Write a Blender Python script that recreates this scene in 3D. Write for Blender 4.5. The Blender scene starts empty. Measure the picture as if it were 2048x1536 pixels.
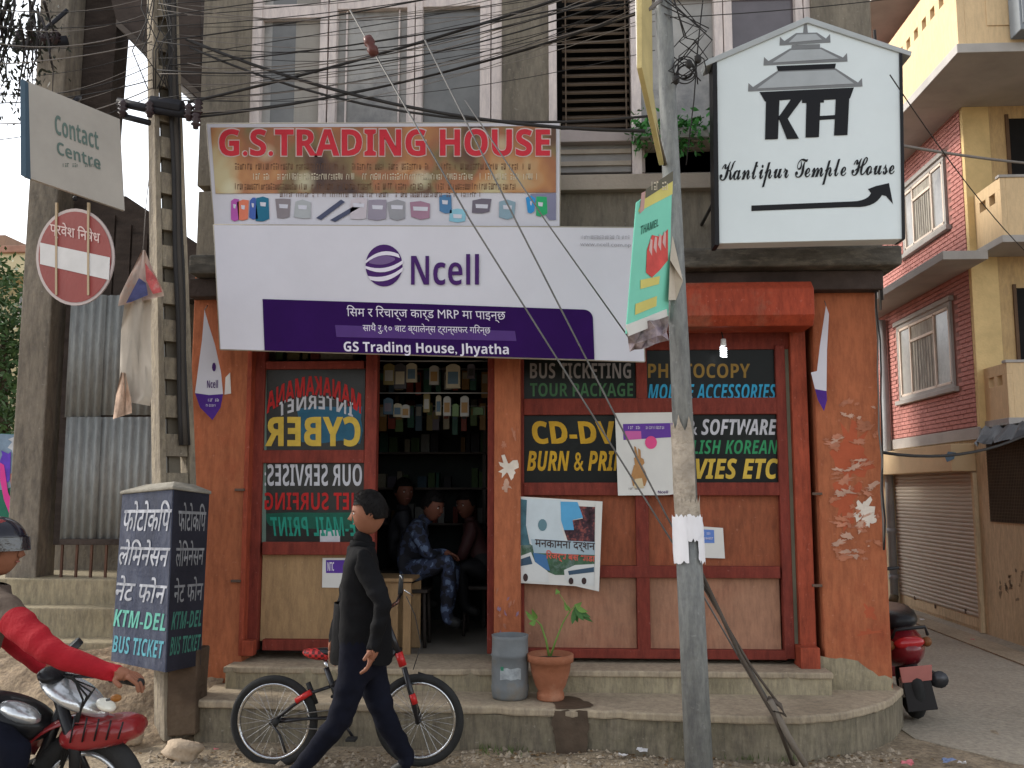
import bpy, bmesh, math, random
from mathutils import Vector, Matrix, Euler
R = math.radians
V = Vector
random.seed(7)
C = bpy.context.scene.collection
sc = bpy.context.scene

# ------------------------------------------------------------------ camera, light, exposure
FPX, TILT, YAW = 1850.0, R(6.6), R(3.0)
CAM = V((0, 0, 1.6))
cam = bpy.data.cameras.new('camera')
cam.sensor_width = 36; cam.lens = 36 * FPX / 2048; cam.clip_end = 400; cam.clip_start = 0.05
co = bpy.data.objects.new('camera', cam)
co.location = CAM; co.rotation_euler = (R(90) + TILT, 0, YAW)
C.objects.link(co); sc.camera = co
CR = Euler((R(90) + TILT, 0, YAW)).to_matrix()

SUN_EL, SUN_AZ = R(30), R(288)      # azimuth clockwise from +Y: to the left, just behind the shop front's plane
w = bpy.data.worlds.new('World'); sc.world = w; w.use_nodes = True
nt = w.node_tree; bg = nt.nodes['Background']
sky = nt.nodes.new('ShaderNodeTexSky'); sky.sky_type = 'NISHITA'; sky.sun_disc = False
sky.sun_elevation = SUN_EL; sky.sun_rotation = SUN_AZ
sky.air_density = 1.0; sky.dust_density = 1.2; sky.ozone_density = 1.0
hsv = nt.nodes.new('ShaderNodeHueSaturation'); hsv.inputs['Saturation'].default_value = 0.24
nt.links.new(sky.outputs[0], hsv.inputs['Color']); nt.links.new(hsv.outputs[0], bg.inputs[0])
bg.inputs[1].default_value = 0.15
sl = bpy.data.lights.new('sun', 'SUN'); sl.energy = 1.25; sl.angle = R(12); sl.color = (1.0, 0.93, 0.82)
so = bpy.data.objects.new('sun', sl); C.objects.link(so)
so.rotation_euler = V((-math.sin(SUN_AZ) * math.cos(SUN_EL), -math.cos(SUN_AZ) * math.cos(SUN_EL), -math.sin(SUN_EL))).to_track_quat('-Z', 'Y').to_euler()
sc.view_settings.view_transform = 'Standard'; sc.view_settings.look = 'None'
sc.view_settings.exposure = 1.2; sc.view_settings.gamma = 1
sc.cycles.max_bounces = 6; sc.cycles.diffuse_bounces = 4; sc.cycles.glossy_bounces = 3
sc.cycles.transparent_max_bounces = 12
sc.cycles.use_denoising = True

# ------------------------------------------------------------------ pixel -> place
def ray(px, py):
    return CR @ V(((px - 1024) / FPX, -(py - 768) / FPX, -1))
def at(px, py, Y):
    d = ray(px, py); return CAM + d * (Y / d.y)
def atx(px, py, X):
    d = ray(px, py); return CAM + d * (X / d.x)
def atz(px, py, Z):
    d = ray(px, py); return CAM + d * ((Z - 1.6) / d.z)
class Pl:
    """a real plane in the place; hit() is where the sight line of a photograph pixel meets it"""
    def __init__(s, p, n):
        s.p = V(p); s.n = V(n).normalized()
        if (CAM - s.p).dot(s.n) < 0: s.n = -s.n
    def hit(s, px, py, off=0.0):
        d = ray(px, py); q = s.p + s.n * off
        return CAM + d * ((q - CAM).dot(s.n) / d.dot(s.n))
def PY(Y): return Pl((0, Y, 0), (0, -1, 0))
def PX(X): return Pl((X, 0, 0), (-1, 0, 0))
def P3(a, b, c): return Pl(a, (b - a).cross(c - a))

# ------------------------------------------------------------------ materials
MATS = {}
def M(key, col, rough=0.8, var=0.18, scale=3.0, bump=0.15, bscale=40.0, metal=0.0, stain=None, samt=0.0, sscale=1.5,
      stretch=1.0, spec=0.2, coat=0.0, fine=0.0):
    """procedural surface: colour noise, a second stain colour, bump grain"""
    if key in MATS: return MATS[key]
    m = bpy.data.materials.new(key); m.use_nodes = True; n = m.node_tree; b = n.nodes['Principled BSDF']
    L = n.links.new
    tc = n.nodes.new('ShaderNodeTexCoord')
    mp = n.nodes.new('ShaderNodeMapping'); mp.inputs['Scale'].default_value = (1, 1, 1 / stretch); L(tc.outputs['Object'], mp.inputs[0])
    no = n.nodes.new('ShaderNodeTexNoise'); no.inputs['Scale'].default_value = scale; no.inputs['Detail'].default_value = 6; no.inputs['Roughness'].default_value = .62
    L(mp.outputs[0], no.inputs[0])
    rp = n.nodes.new('ShaderNodeValToRGB'); rp.color_ramp.elements[0].position = .3; rp.color_ramp.elements[1].position = .72
    c = V(col)
    rp.color_ramp.elements[0].color = (*[max(0, x * (1 - var)) for x in c], 1)
    rp.color_ramp.elements[1].color = (*[min(.92, x * (1 + var)) for x in c], 1)
    L(no.outputs[0], rp.inputs[0])
    out = rp.outputs[0]
    if stain:
        n2 = n.nodes.new('ShaderNodeTexNoise'); n2.inputs['Scale'].default_value = sscale; n2.inputs['Detail'].default_value = 8; n2.inputs['Roughness'].default_value = .7
        L(mp.outputs[0], n2.inputs[0])
        r2 = n.nodes.new('ShaderNodeValToRGB'); r2.color_ramp.elements[0].position = .5; r2.color_ramp.elements[1].position = .68
        L(n2.outputs[0], r2.inputs[0])
        mx = n.nodes.new('ShaderNodeMath'); mx.operation = 'MULTIPLY'; mx.inputs[1].default_value = samt; L(r2.outputs[0], mx.inputs[0])
        mi = n.nodes.new('ShaderNodeMixRGB'); mi.inputs[2].default_value = (*stain, 1); L(mx.outputs[0], mi.inputs[0]); L(out, mi.inputs[1]); out = mi.outputs[0]
    if fine:
        m2 = n.nodes.new('ShaderNodeMapping'); m2.inputs['Scale'].default_value = (1, 1, .22); L(tc.outputs['Object'], m2.inputs[0])
        n4 = n.nodes.new('ShaderNodeTexNoise'); n4.inputs['Scale'].default_value = 26; n4.inputs['Detail'].default_value = 9; n4.inputs['Roughness'].default_value = .75; L(m2.outputs[0], n4.inputs[0])
        r4 = n.nodes.new('ShaderNodeValToRGB'); r4.color_ramp.elements[0].position = .36; r4.color_ramp.elements[1].position = .60
        r4.color_ramp.elements[0].color = (1 - fine, 1 - fine, 1 - fine * .9, 1); r4.color_ramp.elements[1].color = (1.0, 1.0, 1.0, 1); L(n4.outputs[0], r4.inputs[0])
        m4 = n.nodes.new('ShaderNodeMixRGB'); m4.blend_type = 'MULTIPLY'; m4.inputs[0].default_value = 1; L(out, m4.inputs[1]); L(r4.outputs[0], m4.inputs[2]); out = m4.outputs[0]
        n5 = n.nodes.new('ShaderNodeTexNoise'); n5.inputs['Scale'].default_value = 38; n5.inputs['Detail'].default_value = 4; L(tc.outputs['Object'], n5.inputs[0])
        r5 = n.nodes.new('ShaderNodeValToRGB'); r5.color_ramp.elements[0].position = .66; r5.color_ramp.elements[1].position = .72; L(n5.outputs[0], r5.inputs[0])
        k5 = n.nodes.new('ShaderNodeMath'); k5.operation = 'MULTIPLY'; k5.inputs[1].default_value = fine * .9; L(r5.outputs[0], k5.inputs[0])
        m5 = n.nodes.new('ShaderNodeMixRGB'); m5.inputs[2].default_value = (*[min(.8, x * 1.1 + .10) for x in c], 1); L(k5.outputs[0], m5.inputs[0]); L(out, m5.inputs[1]); out = m5.outputs[0]
    L(out, b.inputs['Base Color'])
    b.inputs['Roughness'].default_value = rough; b.inputs['Metallic'].default_value = metal
    b.inputs['Specular IOR Level'].default_value = spec; b.inputs['Coat Weight'].default_value = coat
    if bump:
        n3 = n.nodes.new('ShaderNodeTexNoise'); n3.inputs['Scale'].default_value = bscale; n3.inputs['Detail'].default_value = 5
        L(tc.outputs['Object'], n3.inputs[0])
        bp = n.nodes.new('ShaderNodeBump'); bp.inputs['Strength'].default_value = bump; bp.inputs['Distance'].default_value = .02
        L(n3.outputs[0], bp.inputs['Height']); L(bp.outputs[0], b.inputs['Normal'])
    MATS[key] = m; return m
def flat(key, col, rough=.6, var=.08, bump=0.0, spec=.2, **k): return M(key, col, rough, var, 6, bump, spec=spec, **k)

plaster = M('plaster_upper', (.235, .205, .16), .9, .2, 2.2, .25, 30, stain=(.10, .09, .075), samt=.55, sscale=1.2, stretch=3, fine=0.35)
orange = M('orange_plaster', (.415, .135, .062), .85, .16, 1.6, .35, 22, stain=(.33, .068, .032), samt=.75, sscale=1.1, stretch=1.6, fine=0.30)
redpaint = M('red_brown_paint', (.225, .042, .028), .7, .2, 3, .12, 60, stain=(.12, .025, .018), samt=.5, stretch=3, fine=0.40)
redbright = M('orange_red_paint', (.36, .072, .036), .7, .2, 4, .12, 60, stain=(.20, .04, .025), samt=.4, fine=0.40)
woodup = M('painted_ply', (.31, .095, .044), .65, .22, 1.8, .12, 50, stain=(.27, .06, .03), samt=.6, sscale=2.0, fine=0.35)
woodlow = M('bare_ply', (.38, .20, .125), .72, .16, 2.0, .12, 50, stain=(.36, .15, .09), samt=.5, sscale=1.6, fine=0.30)
plyleft = M('pale_ply', (.40, .255, .13), .72, .14, 2.0, .1, 50, stain=(.36, .23, .11), samt=.5, sscale=2.5, stretch=5, fine=0.30)
rustmetal = M('weathered_red_metal', (.38, .062, .028), .55, .2, 2, .1, 40, metal=0.1, stain=(.33, .17, .11), samt=.8, sscale=1.6, fine=0.35)
slabm = M('sooty_concrete', (.10, .092, .08), .95, .45, 5, .6, 18, stain=(.25, .22, .18), samt=.6, sscale=6, stretch=.3)
concrete = M('platform_cement', (.44, .36, .255), .9, .14, 1.8, .3, 30, stain=(.26, .21, .145), samt=.6, sscale=1.0, fine=0.35)
kerbc = M('kerb_cement', (.24, .205, .145), .95, .25, 2.2, .5, 18, stain=(.11, .10, .065), samt=.7, sscale=1.7, fine=0.45)  # darker than the platform cement: shade and dirt put into the colour
stepc = M('step_cement', (.37, .315, .21), .9, .18, 2.2, .35, 24, stain=(.22, .19, .12), samt=.6, sscale=1.6, fine=0.40)
frameW = M('window_frame_paint', (.76, .67, .63), .55, .1, 3, .08, 60, stain=(.45, .38, .33), samt=.4, stretch=6, fine=0.25)
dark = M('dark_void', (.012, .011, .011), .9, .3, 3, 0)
black = flat('black_paint', (.012, .012, .014), .45)
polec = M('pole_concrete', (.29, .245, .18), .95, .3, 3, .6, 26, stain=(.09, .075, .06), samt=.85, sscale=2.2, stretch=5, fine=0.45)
steelp = M('pole_steel', (.275, .285, .275), .65, .22, 3, .25, 30, metal=.15, stain=(.13, .14, .13), samt=.6, sscale=3, stretch=3, fine=0.40)
cable = flat('cable_rubber', (.03, .028, .028), .6)
cableg = flat('cable_grey', (.18, .16, .145), .6)
skin = M('skin', (.40, .19, .12), .55, .1, 8, .05, 120)

# ------------------------------------------------------------------ mesh helper
def nth(k): return '%d%s' % (k, 'th' if 10 < k % 100 < 14 else {1: 'st', 2: 'nd', 3: 'rd'}.get(k % 10, 'th'))
ORI = {}
class MB:
    def __init__(s): s.v = []; s.f = []; s.s = []; s.bake = None
    def add(s, vs, fs, sm=False):
        k = len(s.v); s.v += [V(x) for x in vs]
        for q in fs: s.f.append([i + k for i in q]); s.s.append(sm)
        return s
    def box(s, a, b):
        x0, x1 = sorted((a[0], b[0])); y0, y1 = sorted((a[1], b[1])); z0, z1 = sorted((a[2], b[2]))
        return s.add([(x0, y0, z0), (x1, y0, z0), (x1, y1, z0), (x0, y1, z0), (x0, y0, z1), (x1, y0, z1), (x1, y1, z1), (x0, y1, z1)],
                     [(0, 3, 2, 1), (4, 5, 6, 7), (0, 1, 5, 4), (1, 2, 6, 5), (2, 3, 7, 6), (3, 0, 4, 7)])
    def prism(s, pts, vec, sm=False):
        n = len(pts); vec = V(vec); pts = [V(p) for p in pts]
        fs = [tuple(range(n)), tuple(range(2 * n - 1, n - 1, -1))] + [(i, i + n, (i + 1) % n + n, (i + 1) % n) for i in range(n)]
        return s.add(pts + [p + vec for p in pts], fs, sm)
    def tube(s, pts, rad, n=8, sm=True, caps=True):
        pts = [V(p) for p in pts]; m = len(pts)
        if not hasattr(rad, '__len__'): rad = [rad] * m
        up = None; vs = []
        for i, p in enumerate(pts):
            d = (pts[min(i + 1, m - 1)] - pts[max(i - 1, 0)]).normalized()
            if up is None:
                up = d.orthogonal().normalized()
            up = (up - d * up.dot(d))
            up = up.normalized() if up.length > 1e-6 else d.orthogonal().normalized()
            sd = d.cross(up)
            for k in range(n):
                a = 2 * math.pi * k / n; vs.append(p + (up * math.cos(a) + sd * math.sin(a)) * rad[i])
        fs = [(i * n + k, i * n + (k + 1) % n, (i + 1) * n + (k + 1) % n, (i + 1) * n + k) for i in range(m - 1) for k in range(n)]
        if caps: fs += [tuple(range(n - 1, -1, -1)), tuple(range((m - 1) * n, m * n))]
        return s.add(vs, fs, sm)
    def lathe(s, c, prof, n=20, axis=V((0, 0, 1)), sm=True):
        c = V(c); axis = V(axis).normalized(); u = axis.orthogonal().normalized(); q = axis.cross(u); vs = []
        for r, h in prof:
            for k in range(n):
                a = 2 * math.pi * k / n; vs.append(c + axis * h + (u * math.cos(a) + q * math.sin(a)) * r)
        m = len(prof)
        fs = [(i * n + k, i * n + (k + 1) % n, (i + 1) * n + (k + 1) % n, (i + 1) * n + k) for i in range(m - 1) for k in range(n)]
        return s.add(vs, fs, sm)
    def torus(s, c, axis, RR, r, n=40, k=8, squash=1.0):
        c = V(c); axis = V(axis).normalized(); u = axis.orthogonal().normalized(); q = axis.cross(u); vs = []
        for i in range(n):
            a = 2 * math.pi * i / n; d = u * math.cos(a) + q * math.sin(a)
            for j in range(k):
                b = 2 * math.pi * j / k; vs.append(c + d * (RR + r * math.cos(b)) + axis * r * squash * math.sin(b))
        fs = [(i * k + j, ((i + 1) % n) * k + j, ((i + 1) % n) * k + (j + 1) % k, i * k + (j + 1) % k) for i in range(n) for j in range(k)]
        return s.add(vs, fs, True)
    def ball(s, c, r, n=14, m=9, mat=None, warp=None):
        c = V(c)
        if not hasattr(r, '__len__'): r = (r, r, r)
        vs = []
        for i in range(m + 1):
            t = math.pi * i / m
            for k in range(n):
                a = 2 * math.pi * k / n
                p = V((math.sin(t) * math.cos(a), math.sin(t) * math.sin(a), math.cos(t)))
                if warp: p = warp(p)
                p = V((p.x * r[0], p.y * r[1], p.z * r[2]))
                if mat: p = mat @ p
                vs.append(c + p)
        fs = [(i * n + k, (i + 1) * n + k, (i + 1) * n + (k + 1) % n, i * n + (k + 1) % n) for i in range(m) for k in range(n)]
        return s.add(vs, fs, True)
    def build(s, name, mat, parent=None, bevel=0.0, norm=True, label=None, sub=0, origin=None):
        if parent is not None: o0 = ORI[parent.name]
        elif origin is not None: o0 = V(origin)
        else:
            xs = [p.x for p in s.v]; ys = [p.y for p in s.v]; zs = [p.z for p in s.v]
            o0 = V(((min(xs) + max(xs)) / 2, (min(ys) + max(ys)) / 2, min(zs)))
        me = bpy.data.meshes.new(name)
        me.from_pydata([p - o0 for p in s.v], [], s.f)
        me.polygons.foreach_set('use_smooth', s.s)
        if norm:
            bm = bmesh.new(); bm.from_mesh(me); bmesh.ops.remove_doubles(bm, verts=bm.verts, dist=1e-6)
            bmesh.ops.recalc_face_normals(bm, faces=bm.faces); bm.to_mesh(me); bm.free()
        me.materials.append(mat)
        o = bpy.data.objects.new(name, me); C.objects.link(o)
        if parent is not None: o.parent = parent
        else: o.location = o0
        ORI[o.name] = o0
        if bevel:
            b = o.modifiers.new('bevel', 'BEVEL'); b.width = bevel; b.segments = 2; b.limit_method = 'ANGLE'; b.angle_limit = R(40)
        if sub:
            b = o.modifiers.new('sub', 'SUBSURF'); b.levels = sub; b.render_levels = sub
        if label: o['label'] = label
        return o
def tag(o, label, cat=None, group=None, kind=None):
    o['label'] = label
    if cat: o['category'] = cat
    if group: o['group'] = group
    if kind: o['kind'] = kind
    return o
def thing(name, label, cat, loc, group=None):
    o = bpy.data.objects.new(name, None); C.objects.link(o); o.location = loc; o.empty_display_size = .1
    ORI[o.name] = V(loc); tag(o, label, cat, group); return o
def struct(o): o['kind'] = 'structure'; return o
def piece(name, mesh, parent, loc, scale=(1, 1, 1), rot=(0, 0, 0)):
    """a light repeat: shared mesh, own object"""
    o = bpy.data.objects.new(name, mesh); C.objects.link(o); o.parent = parent
    o.location = V(loc) - ORI[parent.name]; o.scale = scale; o.rotation_euler = rot; ORI[o.name] = V(loc); return o
def unit_box(mat, name='unit'):
    m = MB(); m.box((-.5, -.5, -.5), (.5, .5, .5))
    me = bpy.data.meshes.new(name); me.from_pydata(m.v, [], m.f); me.materials.append(mat); return me

def pbox(m, x0, y0, x1, y1, Y, t, back=0.0):
    """box whose street face covers that part of the photograph at depth Y; t = thickness away from the street"""
    xm, ym = (x0 + x1) / 2, (y0 + y1) / 2
    m.box((at(x0, ym, Y).x, Y, at(xm, y0, Y).z), (at(x1, ym, Y).x, Y + t, at(xm, y1, Y).z)); return m
def B(name, mat, parent, x0, y0, x1, y1, Y, t, bevel=0.004, label=None):
    return pbox(MB(), x0, y0, x1, y1, Y, t).build(name, mat, parent, bevel=bevel, label=label)
def slab(pts, pl, t, name, mat, parent=None, bevel=0.0, off=0.0, label=None):
    m = MB(); m.prism([pl.hit(x, y, off) for x, y in pts], -pl.n * t)
    return m.build(name, mat, parent, bevel=bevel, label=label)
def decal(pts, pl, off, name, mat, parent, wob=0.0):
    m = MB(); m.add([pl.hit(x, y, off) for x, y in pts], [tuple(range(len(pts)))])
    return m.build(name, mat, parent, norm=False)

# ------------------------------------------------------------------ lettering
def sty(t, st):
    out = ''
    base = {'bold': (0x1D5D4, 0x1D5EE), 'ital': (0x1D63C, 0x1D656), 'script': (0x1D4D0, 0x1D4EA), 'serif': (0x1D400, 0x1D41A)}.get(st)
    for ch in t:
        if base and 'A' <= ch <= 'Z': out += chr(base[0] + ord(ch) - 65)
        elif base and 'a' <= ch <= 'z': out += chr(base[1] + ord(ch) - 97)
        else: out += ch
    return out
TC = {}
def text2d(body, st=None, bold=0.0):
    key = (body, st, bold)
    if key in TC: return TC[key]
    cu = bpy.data.curves.new('t', 'FONT'); cu.body = sty(body, st); cu.offset = bold; cu.resolution_u = 2
    ob = bpy.data.objects.new('t', cu); me = bpy.data.meshes.new_from_object(ob)
    vs = [(v.co.x, v.co.y) for v in me.vertices]; fs = [tuple(p.vertices) for p in me.polygons if p.area > 1e-7]
    x0 = min(v[0] for v in vs); x1 = max(v[0] for v in vs); y0 = min(v[1] for v in vs); y1 = max(v[1] for v in vs)
    vs = [((x - x0) / (x1 - x0), (y - y0) / (y1 - y0)) for x, y in vs]
    bpy.data.objects.remove(ob); bpy.data.curves.remove(cu); bpy.data.meshes.remove(me)
    TC[key] = (vs, fs); return TC[key]
def write(parent, body, quad, pl, mat, off=.003, st=None, bold=0.0, mirror=False, grow=0, name='lettering', arc=0.0, shear=0.0):
    """quad: (x0,y0,x1,y1) or four corners TL,TR,BR,BL in the photograph; letters lie on plane pl"""
    if not hasattr(quad[0], '__len__'):
        x0, y0, x1, y1 = quad; quad = [(x0, y0), (x1, y0), (x1, y1), (x0, y1)]
    tl, tr, br, bl = [V((a, b)) for a, b in quad]
    if grow:
        tl += V((-grow, -grow)); tr += V((grow, -grow)); br += V((grow, grow)); bl += V((-grow, grow))
    vs, fs = text2d(body, st, bold); out = []
    for u, v in vs:
        u2 = u + shear * (v - .5)
        if mirror: u2 = 1 - u2
        p = (bl.lerp(br, u2)).lerp(tl.lerp(tr, u2), v)
        if arc: p.y += arc * (2 * u2 - 1) ** 2
        out.append(pl.hit(p.x, p.y, off))
    m = MB(); m.add(out, fs); return m.build(name, mat, parent, norm=False)
def strokes(parent, quad, pl, mat, n, off=.003, name='fine_print', seed=1, h=.8):
    """a line of print too small to read: rows of little strokes"""
    rnd = random.Random(seed); x0, y0, x1, y1 = quad; m = MB(); x = x0; st = (x1 - x0) / n
    while x < x1:
        if rnd.random() < .14: x += st * 1.3; continue
        k = rnd.choice((0, 1, 2, 3)); a, b = y0 + (y1 - y0) * rnd.uniform(0, .25), y1
        ww = st * .22
        for (p, q, r_, s_) in {0: [(x, a, x + ww, b)], 1: [(x, a, x + ww, b), (x, a, x + st * .7, a + (b - a) * .2)],
                               2: [(x, a, x + ww, b), (x + st * .5, a, x + st * .5 + ww, b), (x, b - (b - a) * .2, x + st * .6, b)],
                               3: [(x, a, x + st * .65, a + (b - a) * .2), (x, (a + b) / 2, x + st * .65, (a + b) / 2 + (b - a) * .18), (x, b - (b - a) * .18, x + st * .65, b)]}[k]:
            m.add([pl.hit(p, s_, off), pl.hit(r_, s_, off), pl.hit(r_, q, off), pl.hit(p, q, off)], [(0, 1, 2, 3)])
        x += st
    o = m.build(name, mat, parent, norm=False); o['kind'] = 'stuff'; return o

# ================================================================== THE SETTING
GZ = 0.0
# street: one sheet to the horizon with gentle unevenness near the camera
dirt = M('dusty_street', (.37, .295, .20), .97, .28, 5, .9, 30, stain=(.17, .13, .085), samt=.7, sscale=3.5, fine=0.50)
m = MB(); nx, ny = 90, 60
def gh(x, y):
    k = max(0, 1 - abs(y - 5.4) / 2.2) * max(0, 1 - abs(x - .3) / 4.5)
    return k * (.018 * math.sin(3.1 * x + 1) * math.cos(4.3 * y) + .012 * math.sin(9 * x + 2 * y) + .008 * math.sin(17 * x - 11 * y)) - .01
vs = []
for j in range(ny + 1):
    for i in range(nx + 1):
        x = -5 + 10 * i / nx; y = 2 + 6 * j / ny; vs.append((x, y, gh(x, y)))
m.add(vs, [(j * (nx + 1) + i, j * (nx + 1) + i + 1, (j + 1) * (nx + 1) + i + 1, (j + 1) * (nx + 1) + i) for j in range(ny) for i in range(nx)], True)
S = 150
for a, b in (((-S, -S), (S, 2)), ((-S, 8), (S, S)), ((-S, 2), (-5, 8)), ((5, 2), (S, 8))):
    m.add([(a[0], a[1], -.01), (b[0], a[1], -.01), (b[0], b[1], -.01), (a[0], b[1], -.01)], [(0, 1, 2, 3)])
struct(tag(m.build('street', dirt, origin=(0, 0, 0)), 'dusty unpaved street in front of the shop'))
alleym = M('alley_cement', (.42, .37, .29), .9, .14, 1.1, .35, 20, stain=(.25, .22, .165), samt=.6, sscale=.8, stretch=1, fine=0.35)
m = MB(); m.prism([(2.3, 6.4, .004), (2.9, 5.6, .004), (4.4, 4.6, .004), (9, 4.4, .004), (9, 9.9, .004), (4.8, 9.9, .004), (4.8, 30, .004), (2.2, 30, .004)], (0, 0, .012)); m.v = [p - V((0, 0, .021)) for p in m.v]
struct(tag(m.build('alley_paving', alleym), 'pale cement paving of the side alley'))
m = MB(); m.prism([(4.25, 8.2, .02), (4.55, 8.2, .02), (4.8, 30, .02), (4.5, 30, .02)], (0, 0, .012)); m.v = [p - V((0, 0, .022)) for p in m.v]
struct(tag(m.build('alley_edge_strip', concrete), 'raised cement strip along the yellow building'))

ah = thing('alley_end_house', 'plain plastered house closing the far end of the alley', 'building', (3.6, 24, 0))
MB().box((-1, 24, 0), (8, 28, 5.2)).build('wall', conc_far := M('far_plaster', (.40, .34, .26), .9, .2, 1, .2), ah)
MB().box((-1.2, 23.7, 5.2), (8.2, 28.2, 5.4)).build('roof', slabm, ah)
MB().box((2.9, 23.95, 0), (3.8, 24, 2.0)).build('door', M('far_door', (.10, .06, .04), .7), ah)
for x_ in (1.2, 4.4): f_ = MB().box((x_, 23.93, 3.2), (x_ + 1.0, 24, 4.4)).build('window', frameW, ah); MB().box((x_ + .1, 23.92, 3.3), (x_ + .9, 23.93, 4.3)).build('window_pane', dark, f_)
# ------------------------------------------------------------------ platform and steps
PZ = 0.256
plat = thing('shop_platform', 'long cement platform with a rounded end below the orange shop', 'platform', (0, 6.1, 0)); plat['kind'] = 'structure'
edge = [(388, 1400), (640, 1406), (960, 1413), (1240, 1423), (1480, 1432), (1600, 1433), (1690, 1425), (1750, 1411), (1786, 1396), (1806, 1376)]
ept = [atz(x, y, PZ) for x, y in edge]
ej = []; rj = random.Random(77)
for i in range(len(ept) - 1):
    for k in range(9):
        p = ept[i].lerp(ept[i + 1], k / 9); ej.append(p + V((rj.uniform(-.003, .003), rj.uniform(-.007, .007) + (.022 if rj.random() < .05 else 0), 0)))
ej.append(ept[-1]); poly = ej + [V((ept[-1].x, 7.2, PZ)), V((ept[0].x - .12, 7.2, PZ))]
m = MB(); m.prism([p - V((0, 0, .05)) for p in poly], (0, 0, .05)); m.build('platform_top', concrete, plat, bevel=.012)
m = MB(); m.prism([p + V((0, .022, -.35)) for p in ept + [V((ept[-1].x, 7.2, PZ)), V((ept[0].x - .12, 7.2, PZ))]], (0, 0, .298)); m.build('platform_kerb', kerbc, plat)
SZ = PZ + .135
steppl = PY(6.42)
step = thing('shop_step', 'narrow cement step running below the timber shop front', 'step', (0, 6.5, PZ)); step['kind'] = 'structure'
xl = at(450, 1330, 6.42).x; xr = at(1665, 1365, 6.42).x
MB().box((xl, 6.42, PZ - .02), (xr, 7.0, SZ)).build('step_block', stepc, step, bevel=.015)
m = MB(); ns = [V((xl - .01 + (xr - xl + .015) * k / 70, 6.405 + rj.uniform(-.005, .006) + (.02 if rj.random() < .06 else 0), SZ - .03)) for k in range(71)]; m.prism(ns + [V((xr + .005, 7.0, SZ - .03)), V((xl - .01, 7.0, SZ - .03))], (0, 0, .042)); m.build('step_nosing', concrete, step, bevel=.01)
wet = M('wet_cement', (.085, .06, .042), .55, .3, 8, .3, 20)
def blob(pts, n=3, j=.5, seed=0):
    rnd = random.Random(seed); out = []
    for i in range(len(pts)):
        a, b = V(pts[i]), V(pts[(i + 1) % len(pts)])
        for k in range(n):
            p = a.lerp(b, k / n); out.append((p.x + rnd.uniform(-1, 1) * j, p.y + rnd.uniform(-1, 1) * j))
    return out
m = MB(); pts = blob([(1098, 1392), (1150, 1393), (1186, 1408), (1178, 1416), (1112, 1416), (1106, 1404)], 4, 2)
m.add([atz(x, y, PZ + .0035) for x, y in pts], [tuple(range(len(pts)))]); m.build('water_stain', wet, plat, norm=False)
kA, kB = atz(960, 1413, PZ), atz(1240, 1423, PZ); kpl = P3(kA + V((0, -.002, 0)), kB + V((0, -.002, 0)), kA + V((0, -.002, -1)))
pts = blob([(1110, 1421), (1172, 1422), (1178, 1450), (1172, 1500), (1164, 1530), (1112, 1530), (1108, 1480), (1104, 1440)], 5, 3, 3)
m = MB(); m.add([kpl.hit(x, y) for x, y in pts], [tuple(range(len(pts)))]); m.build('water_stain', wet, plat, norm=False)

# ================================================================== THE SHOP BUILDING
YF = 6.72    # timber front
YP = 6.60    # orange piers
shop = thing('shop_building', 'orange shop with red timber front, grey upper storey and dark doorway', 'building', (0, 7.5, 0))
wl = at(372, 1000, YP).x; wr = at(1787, 1380, YP).x
# piers
zp = at(1000, 545, YP).z
MB().box((wl, YP, PZ - .1), (at(493, 1000, YP).x, YP + .3, zp)).build('pier', orange, shop, bevel=.008, label='orange pier left of the shop front')
MB().box((at(988, 1000, YP).x, YP, PZ), (at(1041, 1000, YP).x, YP + .25, zp)).build('pier', orange, shop, bevel=.008, label='orange pier beside the doorway, scuffed near its foot')
MB().box((at(1638, 1000, YP).x, YP, PZ - .1), (wr, YP + .3, zp)).build('pier', orange, shop, bevel=.012, label='wide orange pier at the alley corner with peeling patches')
# side wall along the alley, left side wall, back and roof
MB().box((wr - .22, YP + .3, 0), (wr - .002, 15.4, zp)).build('side_wall', orange, shop)  # unseen rear depth chosen to keep the alley in shade
MB().box((wl + .002, YP + .3, 0), (wl + .2, 15.4, zp)).build('side_wall', plaster, shop)
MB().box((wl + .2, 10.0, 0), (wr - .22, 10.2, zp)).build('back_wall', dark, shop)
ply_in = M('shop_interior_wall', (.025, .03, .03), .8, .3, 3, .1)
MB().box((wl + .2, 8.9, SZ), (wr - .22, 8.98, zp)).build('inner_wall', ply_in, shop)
MB().box((wl + .2, 7.0, 0), (wr - .22, 10.0, SZ - .005)).build('shop_floor', M('shop_floor', (.27, .245, .21), .7, .15, 2, .1), shop)
# floor slab ledge
sx0 = at(300, 520, 6.35).x; sx1 = at(1806, 520, 6.35).x; slz0, slz1 = at(1590, 532, 6.35).z, at(1590, 492, 6.35).z
MB().box((at(376, 520, 6.35).x, 6.35, slz0), (sx1, YP + .2, slz1)).build('floor_slab', slabm, shop, bevel=.02)
MB().box((wl, YP - .12, slz0 - .14), (wr + .02, YP + .3, slz0 - .002)).build('beam', M('dark_beam', (.06, .045, .04), .9, .4, 4, .4), shop, bevel=.01)  # beam darker than the piers below it
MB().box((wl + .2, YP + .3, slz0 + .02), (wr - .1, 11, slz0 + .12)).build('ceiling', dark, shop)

def frame_bar(x0, y0, x1, y1, Y=YF - .04, t=.09, mat=redpaint, name='frame_bar'): return B(name, mat, shop, x0, y0, x1, y1, Y, t, .005)
def bar(x0, y0, x1, y1, name, Y=None, t=.09, mat=None):
    return B(name, mat or redpaint, shop, x0, y0, x1, y1, YF - .04 if Y is None else Y, t, .005)
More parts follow.
